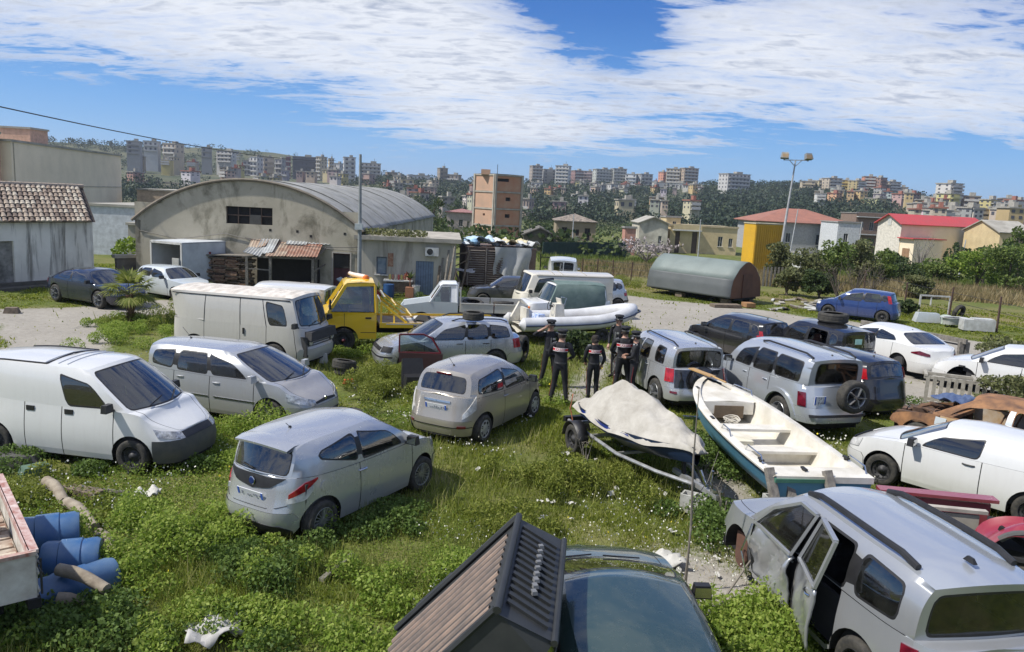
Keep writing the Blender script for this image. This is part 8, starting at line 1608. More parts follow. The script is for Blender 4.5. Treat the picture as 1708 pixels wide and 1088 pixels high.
# boats
def frame(loc,deg):return(loc,R(deg))
M_GEL=mat('white_gelcoat',(0.66,0.635,0.57),0.45,col2=(0.50,0.465,0.38),scale=1.8)
M_TEAL=mat('teal_hull',(0.07,0.215,0.32),0.4,col2=(0.12,0.27,0.35),scale=2.5)
M_NAVY=mat('navy_hull',(0.012,0.025,0.06),0.35)
B=thing('open_boat','open white boat with a teal hull propped on blocks, bow beside the off-roaders','boat',(4.72,14.35,0),R(94.5))
ST=[(-2.85,0.80,0.34,0.97),(-2.0,0.84,0.32,0.97),(-1.0,0.86,0.31,0.98),(0.0,0.85,0.31,1.00),(1.0,0.78,0.33,1.04),(1.8,0.64,0.38,1.09),(2.4,0.44,0.47,1.13),(2.8,0.23,0.62,1.17),(3.02,0.03,0.90,1.20)]
def bst(x):
 xs_=[s[0]for s in ST];return[ci(x,[(s[0],s[k])for s in ST])for k in(1,2,3)]
def hull_pt(x,k,sd):
 w,kz,gz=bst(x);P=[(0.0,kz),(0.62*w,kz+0.16),(0.80*w,kz+0.24),(0.90*w,gz-0.26),(0.96*w,gz-0.06),(w,gz)];y,z=P[k];return Vector((x,sd*y,z))
xsb=[-2.85,-2.4,-2.0,-1.5,-1.0,-0.5,0,0.5,1.0,1.4,1.8,2.1,2.4,2.6,2.8,2.92,3.02]
mb=MB()
for sd in(1,-1):mb.grid([[hull_pt(x,k,sd)for k in range(6)]for x in xsb])
mb.face([hull_pt(-2.85,k,1)for k in range(6)]+[hull_pt(-2.85,k,-1)for k in range(5,0,-1)])
orient(mb,(0,0,0.7));mb.build('hull',M_TEAL,B)
mb=MB()
for sd in(1,-1):mb.tube([hull_pt(x,4,sd)+Vector((0,sd*0.015,0))for x in xsb],0.02,6)
mb.build('rub_rail',M_BLACK,B)
mb=MB()
for sd in(1,-1):
 mb.grid([[hull_pt(x,5,sd)+Vector((0,sd*0.025,-0.03)),hull_pt(x,5,sd)+Vector((0,sd*0.03,0.0)),hull_pt(x,5,sd)+Vector((0,sd*0.0,0.018)),Vector((x-0.02,sd*max(0,hull_pt(x,5,1).y-0.13),hull_pt(x,5,1).z+0.014))]for x in xsb])
orient(mb,(0,0,0));mb.build('gunwale',M_GEL,B)
def innerw(x):return max(0.0,hull_pt(x,5,1).y-0.13)
mb=MB()
for sd in(1,-1):
 mb.grid([[Vector((x-0.02,sd*innerw(x),hull_pt(x,5,1).z+0.014)),Vector((x-0.02,sd*innerw(x)*0.97,0.80)),Vector((x-0.02,sd*innerw(x)*0.86,0.58)),Vector((x-0.02,0,0.56))]for x in xsb if x<=2.6 and x>=-2.4])
mb.grid([[Vector((-2.42,y*innerw(-2.4),z))for y in(-1,-0.5,0,0.5,1)]for z in(0.56,0.99)])
mb.build('inner_hull',M_GEL,B)
mb=MB()
mb.grid([[Vector((x,u*(hull_pt(x,5,1).y-0.02),hull_pt(x,5,1).z+0.03))for u in(-1,-0.5,0,0.5,1)]for x in(-2.88,-2.42)]);mb.grid([[Vector((-2.88,u*0.78,1.0))for u in(-1,1)],[Vector((-2.88,u*0.78,0.9))for u in(-1,1)]])
mb.build('stern_deck',M_GEL,B,smooth=False)
mb=MB()
mb.grid([[Vector((x,u*innerw(x)*0.99,hull_pt(x,5,1).z-0.02-0.02*abs(u)))for u in np.linspace(-1,1,7)]for x in(1.45,1.7,2.0,2.3,2.6,2.85)]);mb.build('foredeck',M_GEL,B)
mb=MB();mb.box((1.44,0,0.90),(0.03,innerw(1.45)*1.8,0.26));mb.build('locker_front',M_GEL,B,smooth=False)
mb=MB();mb.box((1.42,0,0.82),(0.03,0.62,0.26));mb.build('locker_hatch',mat('brown_locker',(0.15,0.11,0.07),0.8,b_str=0.4),B,smooth=False)
for x,w in((0.15,0.34),(-1.0,0.30)):
 mb=MB();mb.box((x,0,0.86 if x>0 else 0.80),(w,innerw(x)*1.98,0.05));mb.build('thwart',M_GEL,B,smooth=False)
mb=MB();mb.box((-0.35,0.35,0.68),(0.3,0.3,0.22));mb.build('seat_box',mat('cream_box',(0.66,0.62,0.48),0.5),B,smooth=False)
mb=MB();mb.box((-1.0,0,0.68),(0.05,innerw(-1)*1.9,0.2));mb.build('bulkhead',M_GEL,B,smooth=False)
for sd,x0,x1 in((1,-2.3,-1.6),(-1,-2.7,-2.0),(-1,1.7,2.4),(1,-0.9,-0.4)):
 mb=MB();y=lambda x:sd*(hull_pt(x,5,1).y-0.06)
 mb.tube([(x0,y(x0),0.99+0.02*(x0>1)),(x0+0.08,y(x0+.08),1.10+0.1*(x0>1)),(x1-0.08,y(x1-.08),1.10+0.1*(x0>1)),(x1,y(x1),1.0+0.12*(x0>1))],0.013,6);mb.build('grab_rail',M_CHROME,B)
for x,sd in((-2.2,1),(-2.0,-1),(0.2,1),(2.2,1),(-2.6,0.3)):
 mb=MB();y=sd*(hull_pt(x,5,1).y-0.07);mb.box((x,y,1.03+0.1*(x>1)),(0.16,0.05,0.03));mb.box((x,y,1.01+0.1*(x>1)),(0.05,0.05,0.05));mb.build('cleat',M_BLACK,B,smooth=False)
o=MB().box((0,0,0),(0.85,0.16,0.025),0,0,None).tube([(-0.4,0,0),(-0.9,0,-0.02)],0.02,6).build('oar',mat('varnished_wood',(0.48,0.30,0.12),0.4),None,loc=(4.40,17.45,1.27),rz=R(112),smooth=False);tag(o,'varnished wooden board lying across the bow of the white boat','board')
o=MB()
for k in range(5):
 a0=rnd.uniform(0,6);rr_=0.10+0.03*k*0.5;o.tube([(rr_*math.cos(a)+rnd.uniform(-.02,.02),rr_*1.3*math.sin(a)+rnd.uniform(-.02,.02),0.03+0.03*k+0.02*math.sin(a*2))for a in np.linspace(a0,a0+6.2,14)],0.010,5)
o=o.build('coiled_rope',mat('white_rope',(0.6,0.57,0.5),0.9),None,loc=(4.62,15.55,0.60));tag(o,'loose coil of white rope on the floor of the white boat','rope')
for i,(x0,lab)in enumerate(((4.08,'left of the three grey wooden posts leaning on the boat stern'),(4.40,'short middle grey wooden post leaning on the boat stern'),(4.98,'right of the three grey wooden posts leaning on the boat stern'))):
 o=MB().beam((0,0,0),(0.16,-0.52,-1.0)if i!=1 else(0.14,-0.4,-0.7),0.13,0.09).build('wooden_post',M_WOODGREY,None,loc=(x0,11.55,1.08 if i!=1 else 0.86),smooth=False);tag(o,lab,'post')
o=MB().box((0,0,0),(0.92,0.05,0.06)).build('transom_bar',mat('green_bar',(0.06,0.18,0.12),0.6),None,loc=(4.6,11.46,0.93),rz=R(6),smooth=False);tag(o,'green bar across the stern of the white boat','bar')
M_CONC=mat('concrete_block',(0.42,0.42,0.39),0.9,col2=(0.28,0.28,0.25),scale=5,b_str=0.3)
def cblock(loc,rz,label,dims=(0.40,0.20,0.20),tilt=0.0):
 o=thing('concrete_block',label,'block',loc,rz);mb=MB();L,Wd,H=dims
 mb.box((0,Wd/2-0.015,H/2),(L,0.03,H));mb.box((0,-Wd/2+0.015,H/2),(L,0.03,H))
 for x in(-L/2+0.015,0,L/2-0.015):mb.box((x,0,H/2),(0.03,Wd-0.06,H))
 mb.box((0,0,0.02),(L-0.06,Wd-0.06,0.02));b=mb.build('shell',M_CONC,o,smooth=False);return o
cblock((3.95,11.05,0.0),0.2,'lower hollow concrete block standing beside the wrecked off-roader wing');cblock((3.95,11.05,0.205),0.35,'hollow concrete block on top of the pile beside the wrecked off-roader wing');cblock((4.35,11.75,0.0),0.1,'grey block under the left stern corner of the white boat',(0.45,0.25,0.30));cblock((4.35,11.75,0.31),0.05,'upper block directly carrying the boat stern',(0.42,0.25,0.24))
cblock((3.17,12.3,0.0),-0.5,'pale concrete block under the trailer drawbar',(0.42,0.24,0.30));cblock((4.3,15.5,0),0.3,'grey block under the middle of the boat keel',(0.4,0.3,0.34));cblock((5.2,13.0,0),0.3,'far grey block under the boat keel',(0.4,0.3,0.30))
o=MB().box((0,0,0.3),(0.06,0.06,0.6)).box((0,0,0.62),(0.1,0.5,0.06)).build('boat_prop',M_CHROME,None,loc=(3.95,15.9,0),rz=R(90),smooth=False);tag(o,'metal prop under the port side of the white boat bow','prop')
J=thing('covered_jet_ski','small dark blue craft under a pale canvas cover on a road trailer','boat',(2.55,14.25,0),R(-69))
def jw(x):return ci(x,[(-1.75,0.50),(-1.3,0.62),(0.0,0.66),(0.9,0.55),(1.5,0.32),(1.85,0.06)])
xj=np.linspace(-1.75,1.85,19)
mb=MB()
for sd in(1,-1):mb.grid([[Vector((x,0,0.50+0.12*max(0,x))),Vector((x,sd*jw(x)*0.7,0.58+0.12*max(0,x-0.3))),Vector((x,sd*jw(x),0.72+0.10*max(0,x))),Vector((x,sd*jw(x)*1.0,0.88+0.09*max(0,x)))]for x in map(float,xj)])
mb.face([(-1.75,y,z)for y,z in((0,0.5),(0.35,0.58),(0.5,0.72),(0.5,0.88),(-0.5,0.88),(-0.5,0.72),(-0.35,0.58))]);orient(mb,(0,0,0.8));mb.build('hull',M_NAVY,J)
mb=MB()
mb.grid([[c_ for c_ in(Vector((x,-jw(x)*1.02,0.80+0.09*max(0,x))),Vector((x,-jw(x)*1.04,0.86+0.09*max(0,x))))]for x in map(float,np.linspace(-1.3,0.6,8))]);mb.build('side_flash',mat('bright_blue_flash',(0.02,0.05,0.30),0.3),J)
rr=random.Random(8);mb=MB();rows=[]
NZ=14
for i,x in enumerate(np.linspace(-1.85,1.95,34)):
 x=float(x);row=[];pk=ci(x,[(-1.85,0.98),(-1.2,1.32),(-0.75,1.50),(-0.3,1.49),(0.3,1.38),(0.9,1.28),(1.5,1.16),(1.95,1.0)]);wy=jw(max(-1.7,min(1.8,x)))+0.05
 for j in range(NZ+1):
  u=-1+2*j/NZ;y=u*wy;prof=(1-abs(u)**2.0);ridge=0.10*math.exp(-((u-0.15*math.sin(x*2))/0.12)**2)*(0.4+0.6*math.exp(-(x+0.6)**2))
  hem=0.80+0.10*max(0,x)+0.03*math.sin(x*5)
  z=hem+(pk-hem)*prof+ridge+0.028*math.sin(x*7+u*5)+0.02*math.sin(x*3.1-u*9+1)+0.016*math.sin(x*15+u*7)*abs(u)+0.014*math.sin(x*5-u*19)+rr.uniform(-0.008,0.008)
  if abs(u)>0.99:z=hem-0.02;
  row.append(Vector((x,y*(1+0.05*math.sin(x*6)*(abs(u)>0.9)),z)))
 rows.append(row)
mb.grid(rows);mb.face([rows[0][j]for j in range(NZ+1)]);mb.face([rows[-1][j]for j in range(NZ+1)]);orient(mb,(0,0,0.7));o=mb.build('canvas_cover',mat('pale_canvas',(0.41,0.39,0.345),0.9,col2=(0.30,0.28,0.24),scale=2.6,b_str=0.9,b_scale=6),J,angle=80)
TR=thing('boat_trailer','galvanised trailer carrying the covered craft, drawbar resting on a block','trailer',(2.55,14.25,0),R(-69))
M_GALV=mat('galvanised',(0.46,0.47,0.47),0.45,0.6,col2=(0.30,0.30,0.29),scale=7)
mb=MB()
for sd in(1,-1):mb.tube([(-1.9,sd*0.62,0.46),(0.2,sd*0.60,0.42),(1.2,sd*0.36,0.42),(1.9,sd*0.06,0.42)],0.035,8)
mb.beam((1.2,0,0.42),(2.5,0,0.40),0.07,0.08);
for x in(-1.8,-0.9,0.2):mb.beam((x,-0.6,0.43),(x,0.6,0.43),0.05)
mb.build('frame',M_GALV,TR)
mb=MB();mb.beam((1.5,0,0.45),(1.42,0,1.0),0.06);mb.box((1.5,0,0.82),(0.16,0.16,0.2));mb.build('winch_post',M_BLACK,TR)
mb=MB();mb.tube([(2.2,0.07,0.75),(2.2,0.07,0.1)],0.025,8);mb.lathe([(0.10,-0.03),(0.11,0),(0.10,0.03)],14,'Y',(2.2,0.07,0.12));mb.beam((2.3,0,0.46),(2.62,0,0.52),0.05,0.05);mb.beam((2.2,-0.02,0.48),(2.05,-0.06,0.72),0.035);mb.build('jockey_wheel',M_CHROME,TR)
for sd in(1,-1):
 add_wheel(TR,-1.15,sd*0.82,0.30,0.30,'steel',sd,0.18);
 mb=MB();rows=[[Vector((-1.15+0.37*math.cos(a),sd*y,0.30+0.37*math.sin(a)))for a in np.linspace(0.0,math.pi,13)]for y in(0.70,0.94)];mb.grid(rows);o=mb.build('mudguard',M_BLACK,TR);s_=o.modifiers.new('s','SOLIDIFY');s_.thickness=0.02
mb=MB();mb.box((-2.05,0.0,0.45),(0.12,1.3,0.10));mb.build('light_board',M_BLACK,TR)
for sd in(1,-1):mb=MB();mb.box((-2.12,sd*0.5,0.45),(0.03,0.18,0.08));mb.build('tail_light',M_RED,TR)
mb=MB();mb.tube([(-1.9,-0.56,1.02),(-1.95,-0.58,0.7),(-1.92,-0.52,0.44)],0.014,5);mb.build('strap',mat('orange_strap',(0.6,0.22,0.12),0.8),TR)
o=MB().box((0,0,0.10),(0.42,0.26,0.18),0,0,None,0.75).box((0.15,0.05,0.22),(0.2,0.1,0.08)).build('black_box',M_BLACK,None,loc=(1.62,16.6,0),rz=0.3);tag(o,'small black box on the grass behind the covered craft','box')
Bt=thing('inflatable_boat','grey and white rigid inflatable boat with a steering console, on a low trailer','boat',(2.32,28.35,0),R(22))
M_HYP=mat('grey_tube',(0.56,0.57,0.58),0.5,col2=(0.48,0.48,0.48),scale=2)
def rw_(x):return ci(x,[(-2.4,0.80),(0.6,0.80),(1.5,0.62),(2.1,0.32),(2.35,0.0)])
def rz_(x):return ci(x,[(-2.4,0.66),(0,0.68),(1.2,0.80),(2.35,1.04)])
path=[Vector((x,rw_(x),rz_(x)))for x in(-2.55,-2.4,-1.5,-0.5,0.5,1.0,1.4,1.75,2.0,2.18,2.3)]+[Vector((2.38,0,rz_(2.35)))]
path2=path+[Vector((p.x,-p.y,p.z))for p in path[:-1][::-1]]
rad=[0.05,0.24]+[0.25]*8+[0.24]*2;rad=rad+rad[:-1][::-1]
mb=MB();mb.tube(path2,rad,14);mb.build('tube',M_HYP,Bt)
mb=MB()
for sd in(1,-1):mb.tube([Vector((p.x*1.0+(0.24 if p.x>2.2 else 0.12 if p.x>1.9 else 0),sd*(p.y+0.25 if p.x<2.3 else p.y+0.02),p.z-0.02))for p in path[1:]],0.028,6)
mb.build('rub_strake',mat('navy_strip',(0.02,0.03,0.07),0.5),Bt)
mb=MB()
for sd in(1,-1):mb.grid([[Vector((x,0,rz_(x)-0.42+0.10*max(0,x-1))),Vector((x,sd*rw_(x)*0.55,rz_(x)-0.30)),Vector((x,sd*(rw_(x)+0.02),rz_(x)-0.14))]for x in(-2.3,-1,0,1,1.6,2.0,2.3)])
mb.grid([[Vector((x,u*rw_(x)*0.9,rz_(x)-0.10))for u in(-1,0,1)]for x in(-2.3,-1,0,1,1.6,2.0)]);mb.build('hull',M_GEL,Bt)
mb=MB();mb.box((-0.75,0.0,0.98),(0.42,0.5,0.62),0,0,None,0.75);mb.box((-0.70,0,1.36),(0.03,0.42,0.24),0,0,Matrix.Rotation(-0.3,3,'Y'));mb.build('console',M_GEL,Bt,smooth=False)
mb=MB();mb.tube([(-1.06+0.04*math.sin(a),0.02+0.17*math.cos(a),1.22+0.17*math.sin(a))for a in np.linspace(0,6.28,15)],0.014,6,cap=False);mb.tube([(-1.06,0.02,1.22),(-0.85,0.02,1.15)],0.03);mb.build('steering_wheel',M_BLACK,Bt)
mb=MB();mb.tube([(-0.6,0.22,1.2),(-0.52,0.22,1.5),(-0.52,-0.22,1.5),(-0.6,-0.22,1.2)],0.016,6);mb.build('console_rail',M_CHROME,Bt)
mb=MB();mb.box((-2.05,0.15,0.90),(0.1,0.9,0.5));mb.beam((-2.3,0.35,0.7),(-2.0,0.35,1.25),0.12,0.3);mb.build('stern_seat',M_GEL,Bt,smooth=False)
mb=MB();mb.box((-1.45,0.1,0.75),(0.4,0.6,0.3),0.2,0,None,0.7);mb.build('blue_bag',mat('blue_white_cloth',(0.08,0.2,0.5),0.8,col2=(0.7,0.72,0.75),scale=9),Bt)
mb=MB();mb.box((0.6,0,0.66),(1.3,0.7,0.05));mb.build('cushion',mat('beige_cushion',(0.6,0.52,0.4),0.8),Bt,smooth=False)
TR=thing('rib_trailer','low dark trailer under the inflatable boat','trailer',(2.32,28.35,0),R(22))
mb=MB()
for sd in(1,-1):mb.beam((-2.4,sd*0.5,0.33),(1.6,sd*0.45,0.36),0.06)
for x in(-2.0,0.7):mb.beam((x,-0.75,0.32),(x,0.75,0.32),0.06)
mb.beam((-2.4,0,0.33),(-3.4,0,0.3),0.08);mb.build('frame',M_BLACK,TR,smooth=False)
for sd in(1,-1):add_wheel(TR,0.7,sd*0.82,0.26,0.26,'steel',sd,0.17);
t=bpy.data.objects.new('x',None);bpy.data.objects.remove(t)
loose_tyre('black truck tyre standing upright behind the silver estate car',0.32,23.6,0.42,0.42,0.26,(0,0,R(70)))
# people
M_UNI=mat('dark_uniform',(0.012,0.013,0.018),0.8,var=0.3,scale=9,b_str=0.4,b_scale=14);M_SKIN=mat('skin',(0.42,0.24,0.17),0.55,var=0.1);M_HAIR=mat('dark_hair',(0.02,0.014,0.01),0.8);M_BOOT=mat('black_boot',(0.012,0.011,0.011),0.4)
def person(label,x,y,face,h=1.78,arms=None,band=True,cap=True,legs=0.10,step=0.0,stout=1.0,hair='short',turn=0.0,vest=False,text=True):
 """face: direction looked at (degrees); built looking along +x, then turned"""
 o=thing('person',label,'person',(x,y,0),R(face));k=h/1.78;V,E,Rd=[],[],[]
 def v(p,r,par=None):
  V.append((p[0]*k,p[1]*k,p[2]*k));Rd.append(r*k);i=len(V)-1
  if par is not None:E.append((par,i))
  return i
 s=stout;pel=v((0,0,0.95),0.145*s);ab=v((0.01,0,1.10),0.135*s,pel);ch=v((0.0,0,1.30),0.155*s,ab);ne=v((-0.01,0,1.46),0.075,ch);nk=v((0.0,0,1.53),0.055,ne);hd=v((0.015,0,1.63),0.088,nk);ht=v((0.01,0,1.71),0.078,hd)
 hands=[]
 for sd in(1,-1):
  A=(arms or{}).get(sd,[(0.0,0.27,1.16),(0.06,0.27,0.92)]);sh=v((-0.01,sd*0.17*s,1.43),0.075,ne);s2=v((-0.01,sd*0.215*s,1.38),0.068,sh);el=v((A[0][0],sd*A[0][1],A[0][2]),0.05,s2);wr=v((A[1][0],sd*A[1][1],A[1][2]),0.033,el);hands.append((Vector((A[0][0],sd*A[0][1],A[0][2])),Vector((A[1][0],sd*A[1][1],A[1][2])),sd))
  st=step*sd;hp=v((0,sd*0.09,0.90),0.105*s,pel);kn=v((0.03+st*.5,sd*(0.095+legs*.4),0.50),0.068,hp);an_=v((-0.02+st,sd*(0.10+legs),0.10),0.052,kn);hl=v((-0.02+st,sd*(0.10+legs),0.055),0.050,an_);v((0.15+st,sd*(0.12+legs),0.035),0.038,hl)
 me=bpy.data.meshes.new('body');me.from_pydata(V,E,[]);ob=bpy.data.objects.new('body',me);COL.objects.link(ob);md=ob.modifiers.new('skin','SKIN')
 for i,r_ in enumerate(Rd):me.skin_vertices[0].data[i].radius=(r_,r_)
 me.skin_vertices[0].data[pel].use_root=True;me.skin_vertices[0].data[ch].radius=(0.175*k*s,0.125*k*s);me.skin_vertices[0].data[ab].radius=(0.15*k*s,0.115*k*s)
 sb=ob.modifiers.new('sub','SUBSURF');sb.levels=2;sb.render_levels=2;dg=bpy.context.evaluated_depsgraph_get();m2=bpy.data.meshes.new_from_object(ob.evaluated_get(dg));bpy.data.objects.remove(ob)
 for m_ in(M_UNI,M_SKIN,M_BOOT):m2 .materials.append(m_)
 for p in m2 .polygons:c_=p.center;p.material_index=1 if c_.z>1.505*k else(2 if c_.z<0.12*k else 0);p.use_smooth=True
 inst('body',m2,o)
 for el,wr,sd in hands:
  d=(wr-el).normalized();u=d.cross(Vector((0,sd,0.3))).normalized();w_=d.cross(u);mb=MB();c0=wr*k
  mb.tube([c0-d*.02,c0+d*.03,c0+d*.085],[0.028,0.036,0.034],8)
  for j,L in enumerate((.065,.075,.07,.055)):b=c0+d*.08+w_*(j-1.5)*.018;mb.tube([b,b+d*L*.5+u*.01,b+d*L+u*.028],[.0095,.009,.006],5)
  b=c0+d*.03-w_*.03;mb.tube([b,b+d*.03-w_*.02+u*.01,b+d*.06-w_*.02+u*.02],[.012,.010,.007],5);mb.build('hand',M_SKIN,o)
 hc=Vector((0.015,0,1.64))*k
 mb=MB();mb.lathe([(0.0,0.10),(0.07,0.085),(0.098,0.045),(0.102,0.0),(0.094,-0.05 if hair=='short' else-0.09)],14,'Z',(hc.x-0.012,0,hc.z+0.02))
 for i,q in enumerate(mb.v):
  if q[0]>hc.x+0.045 and q[2]<hc.z+0.05:mb.v[i]=(hc.x+0.045,q[1],q[2])
 if hair=='bun':mb.lathe([(0,-0.05),(0.05,-0.03),(0.06,0),(0.05,0.03),(0,0.05)],10,'Z',(hc.x-0.11,0,hc.z-0.03))
 mb.build('hair',M_HAIR,o)
 mb=MB();mb.lathe([(0,0),(0.012,0.0)],3,'X',(hc.x,0,hc.z));mb=MB();mb.tube([(hc.x+0.082,0,hc.z+0.02),(hc.x+0.108,0,hc.z-0.015),(hc.x+0.088,0,hc.z-0.022)],[.008,.014,.008],6)
 for sd in(1,-1):mb.box((hc.x-0.0,sd*0.09,hc.z),(0.03,0.014,0.055))
 mb.build('nose_and_ears',M_SKIN,o);mb=MB()
 for sd in(1,-1):mb.box((hc.x+0.082,sd*0.032,hc.z+0.025),(0.012,0.024,0.010));mb.box((hc.x+0.084,sd*0.034,hc.z+0.045),(0.012,0.034,0.006))
 mb.box((hc.x+0.082,0,hc.z-0.045),(0.012,0.045,0.008));mb.build('eyes_and_mouth',mat('dark_feature',(0.06,0.02,0.02),0.6),o)
 if cap:
  mb=MB();z=hc.z+0.055;mb.lathe([(0.103,0),(0.104,0.055),(0.140,0.085),(0.120,0.115),(0.0,0.135)],20,'Z',(hc.x-0.005,0,z));cp=mb.build('cap',M_UNI,o);mb=MB();mb.grid([[Vector((hc.x+r_*math.cos(a),r_*math.sin(a),z+(0.005 if r_<.12 else-0.02)))for a in np.linspace(-1.1,1.1,9)]for r_ in(0.10,0.15)]);mb.build('peak',M_BOOT,cp);mb=MB();mb.box((hc.x+0.105,0,z+0.075),(0.012,0.03,0.04));mb.lathe([(0.105,0.0),(0.106,0.015)],16,'Z',(hc.x-0.005,0,z));mb.build('badge',mat('silver_badge',(0.6,0.6,0.62),0.3,0.8),cp)
 if band:
  zb=1.335*k;w=0.165*k*s;mb=MB();mb.grid([[Vector((-(0.165*s*k)*math.cos(t*1.0)-0.004,w*1.08*math.sin(t)*1.12,zb+dz))for t in np.linspace(-1.12,1.12,13)]for dz in(-0.045,0.045)]);bd=mb.build('red_band',mat('band_red',(0.50,0.02,0.03),0.6),o)
  for dz in(-0.038,0.038):mb=MB();mb.grid([[Vector((-(0.168*s*k)*math.cos(t)-0.006,w*1.09*math.sin(t)*1.12,zb+dz+e_))for t in np.linspace(-1.12,1.12,13)]for e_ in(-0.006,0.006)]);mb.build('white_edge',mat('band_white',(0.75,0.75,0.75),0.6),bd)
  cu=bpy.data.curves.new('lettering','FONT');cu.body='CARABINIERI';cu.size=0.070*k;cu.align_x='CENTER';cu.align_y='CENTER';cu.extrude=0.002;cu.space_character=1.05;cu.offset=0.001;t_=bpy.data.objects.new('lettering',cu);COL.objects.link(t_);m3=bpy.data.meshes.new_from_object(t_.evaluated_get(bpy.context.evaluated_depsgraph_get()));bpy.data.objects.remove(t_);m3 .materials.append(mat('band_white'))
  for v_ in m3 .vertices:a=v_.co.x/(0.17*k*s);yy=-0.17*k*s*math.sin(a)*1.05;xx=-(0.168*s*k)*math.cos(a)-0.010-v_.co.z;zz=zb+v_.co.y;v_.co=(xx,yy,zz)
  inst('lettering',m3,bd)
 mb=MB();mb.lathe([(0.158*k*s,-0.02),(0.163*k*s,0),(0.158*k*s,0.025)],18,'Z',(0,0,1.0*k));
 for i,q in enumerate(mb.v):mb.v[i]=(q[0]*0.86,q[1],q[2])
 mb.build('belt',mat('white_belt',(0.05,0.05,0.055),0.4),o)
 for sd in(1,-1):
  mb=MB();mb.tube([(0.0,sd*0.195*k*s,0.88*k),(0.03*k+step*sd*.5,sd*(0.168+legs*.4)*k,0.52*k),(-0.01+step*sd,sd*(0.152+legs)*k,0.14*k)],0.006,5);mb.build('trouser_stripe',mat('dark_red_stripe',(0.22,0.012,0.02),0.7),o);mb=MB();mb.box((0,sd*0.165*k*s,1.475*k),(0.10,0.07,0.02),0,0,Matrix.Rotation(-sd*.35,3,'X'));mb.build('epaulette',mat('pale_epaulette',(0.35,0.35,0.36),0.5),o)
 if vest:mb=MB();mb.box((0.165*k,0,1.2*k),(0.012,0.02,0.3));mb.box((0.16*k,0.08,1.32*k),(0.02,0.07,0.05));mb.build('jacket_front',mat('silver_badge'),o)
 return o
person('officer seen from behind at the left of the group, red band on the back',1.25,18.9,72,1.84,arms={1:[(0.04,.31,1.17),(0.20,.16,1.08)],-1:[(0.04,.31,1.17),(0.20,.16,1.08)]},legs=0.09,stout=1.02)
person('officer facing the camera with one hand raised to his cap',1.05,20.6,-85,1.80,arms={-1:[(0.02,.46,1.40),(0.10,.17,1.60)],1:[(0.0,.29,1.16),(0.08,.27,.93)]},band=False,vest=True)
person('slim officer with hair tied up, seen from behind in the middle of the group',2.13,19.4,95,1.70,arms={1:[(0.02,.25,1.13),(0.14,.20,.98)],-1:[(0.0,.29,1.13),(0.12,.24,.93)]},legs=0.0,stout=0.92,hair='bun',cap=False)
person('officer facing left behind the others, in a buttoned jacket with silver badges',3.05,21.9,-130,1.84,arms={1:[(0.0,.27,1.15),(0.10,.24,.93)],-1:[(0.0,.28,1.15),(0.12,.22,.95)]},band=False,vest=True,step=0.12)
person('broad officer seen from behind, nearest the covered craft',2.98,20.1,88,1.80,arms={1:[(0.03,.34,1.15),(0.18,.18,1.05)],-1:[(0.03,.34,1.15),(0.18,.18,1.05)]},stout=1.18)
person('officer in profile at the right of the group beside the compact off-roader',3.22,19.75,165,1.74,arms={1:[(0.04,.27,1.15),(0.22,.12,1.10)],-1:[(0.04,.27,1.15),(0.22,.12,1.14)]},band=False)
# doors of the wreck
car,c,e=WRECK;PW=MATS['worn_silver_paint']
def wdoor(x0,x1,hinge,ang,dent,label,w):
 H_=thing.__globals__;o=None
 hp=c.side(hinge,0.6,1);t0,t1=(1.12-x1)/(1.12+2.02),(1.12-x0)/(1.12+2.02);mb=MB();rr=random.Random(int(x0*10));rows=[];ph=rr.uniform(0,6)
 for j in range(13):
  z=0.34+(1.03-0.34)*j/12;row=[]
  for i in range(17):
   x=x0+(x1-x0)*i/16;p=c.side(x,z,1,0.0);dn=dent*(math.sin(i*.45+ph)*math.sin(j*.5+.4)+.35*math.sin(i*1.4+j*.9+ph)+.2*math.sin(i*2.9-j*2.1))-dent*1.5*math.exp(-((i-8)/5)**2-((j-4)/4)**2);row.append(Vector((p.x,p.y+dn,p.z+dn*.3)))
  rows.append(row)
 mb.grid(rows);orient(mb);M=Matrix.Translation(hp)@Matrix.Rotation(R(ang),4,'Z')@Matrix.Translation(-hp)
 def put(mb_,nm,m_,par):ob=mb_.build(nm,m_,par,angle=25 if nm=='door' else 40);return ob
 d=put(mb,'door',PW,car);d.matrix_local=M;d['label']=label;s=d.modifiers.new('s','SOLIDIFY');s.thickness=0.03;s.offset=-1
 vb,va=0.0,0.93;fr=[(t0+.01,va if x1<.5 else.55),(t0+.01,vb),(t1-.005,vb),(t1-.005,va),((t0*0.7+t1*0.3),va)]
 q=[e(t,v,1)+Vector((0,0.02,0))for t,v in fr];f=MB()
 for a_,b_ in zip(q,q[1:]+q[:1]):f.beam(a_,b_,0.055,0.035)
 put(f,'window_frame',PW,d);g=MB();g.face([p+Vector((0,-.004,0))for p in q]);put(g,'window',M_GLASSD if w else M_GLASS,d)
 k=MB();k.beam(e(t0+.01,.01,1)+Vector((0,.03,0)),e(t1-.01,.01,1)+Vector((0,.03,0)),0.03,0.02);put(k,'window_seal',M_BLACK,d);return d
wdoor(-0.06,0.96,0.96,-4,0.055,'crushed front door with scraped metal',False);dd=wdoor(-0.90,-0.10,-0.10,-20,0.014,'rear door standing ajar',True)
h_=MB();p=c.side(-0.72,0.93,1,0.03);h_.tube([p+Vector((-.09,-.02,0)),p+Vector((-.05,.01,0)),p+Vector((.05,.01,0)),p+Vector((.09,-.02,0))],0.014,6);h_.build('handle',M_CHROME,dd)
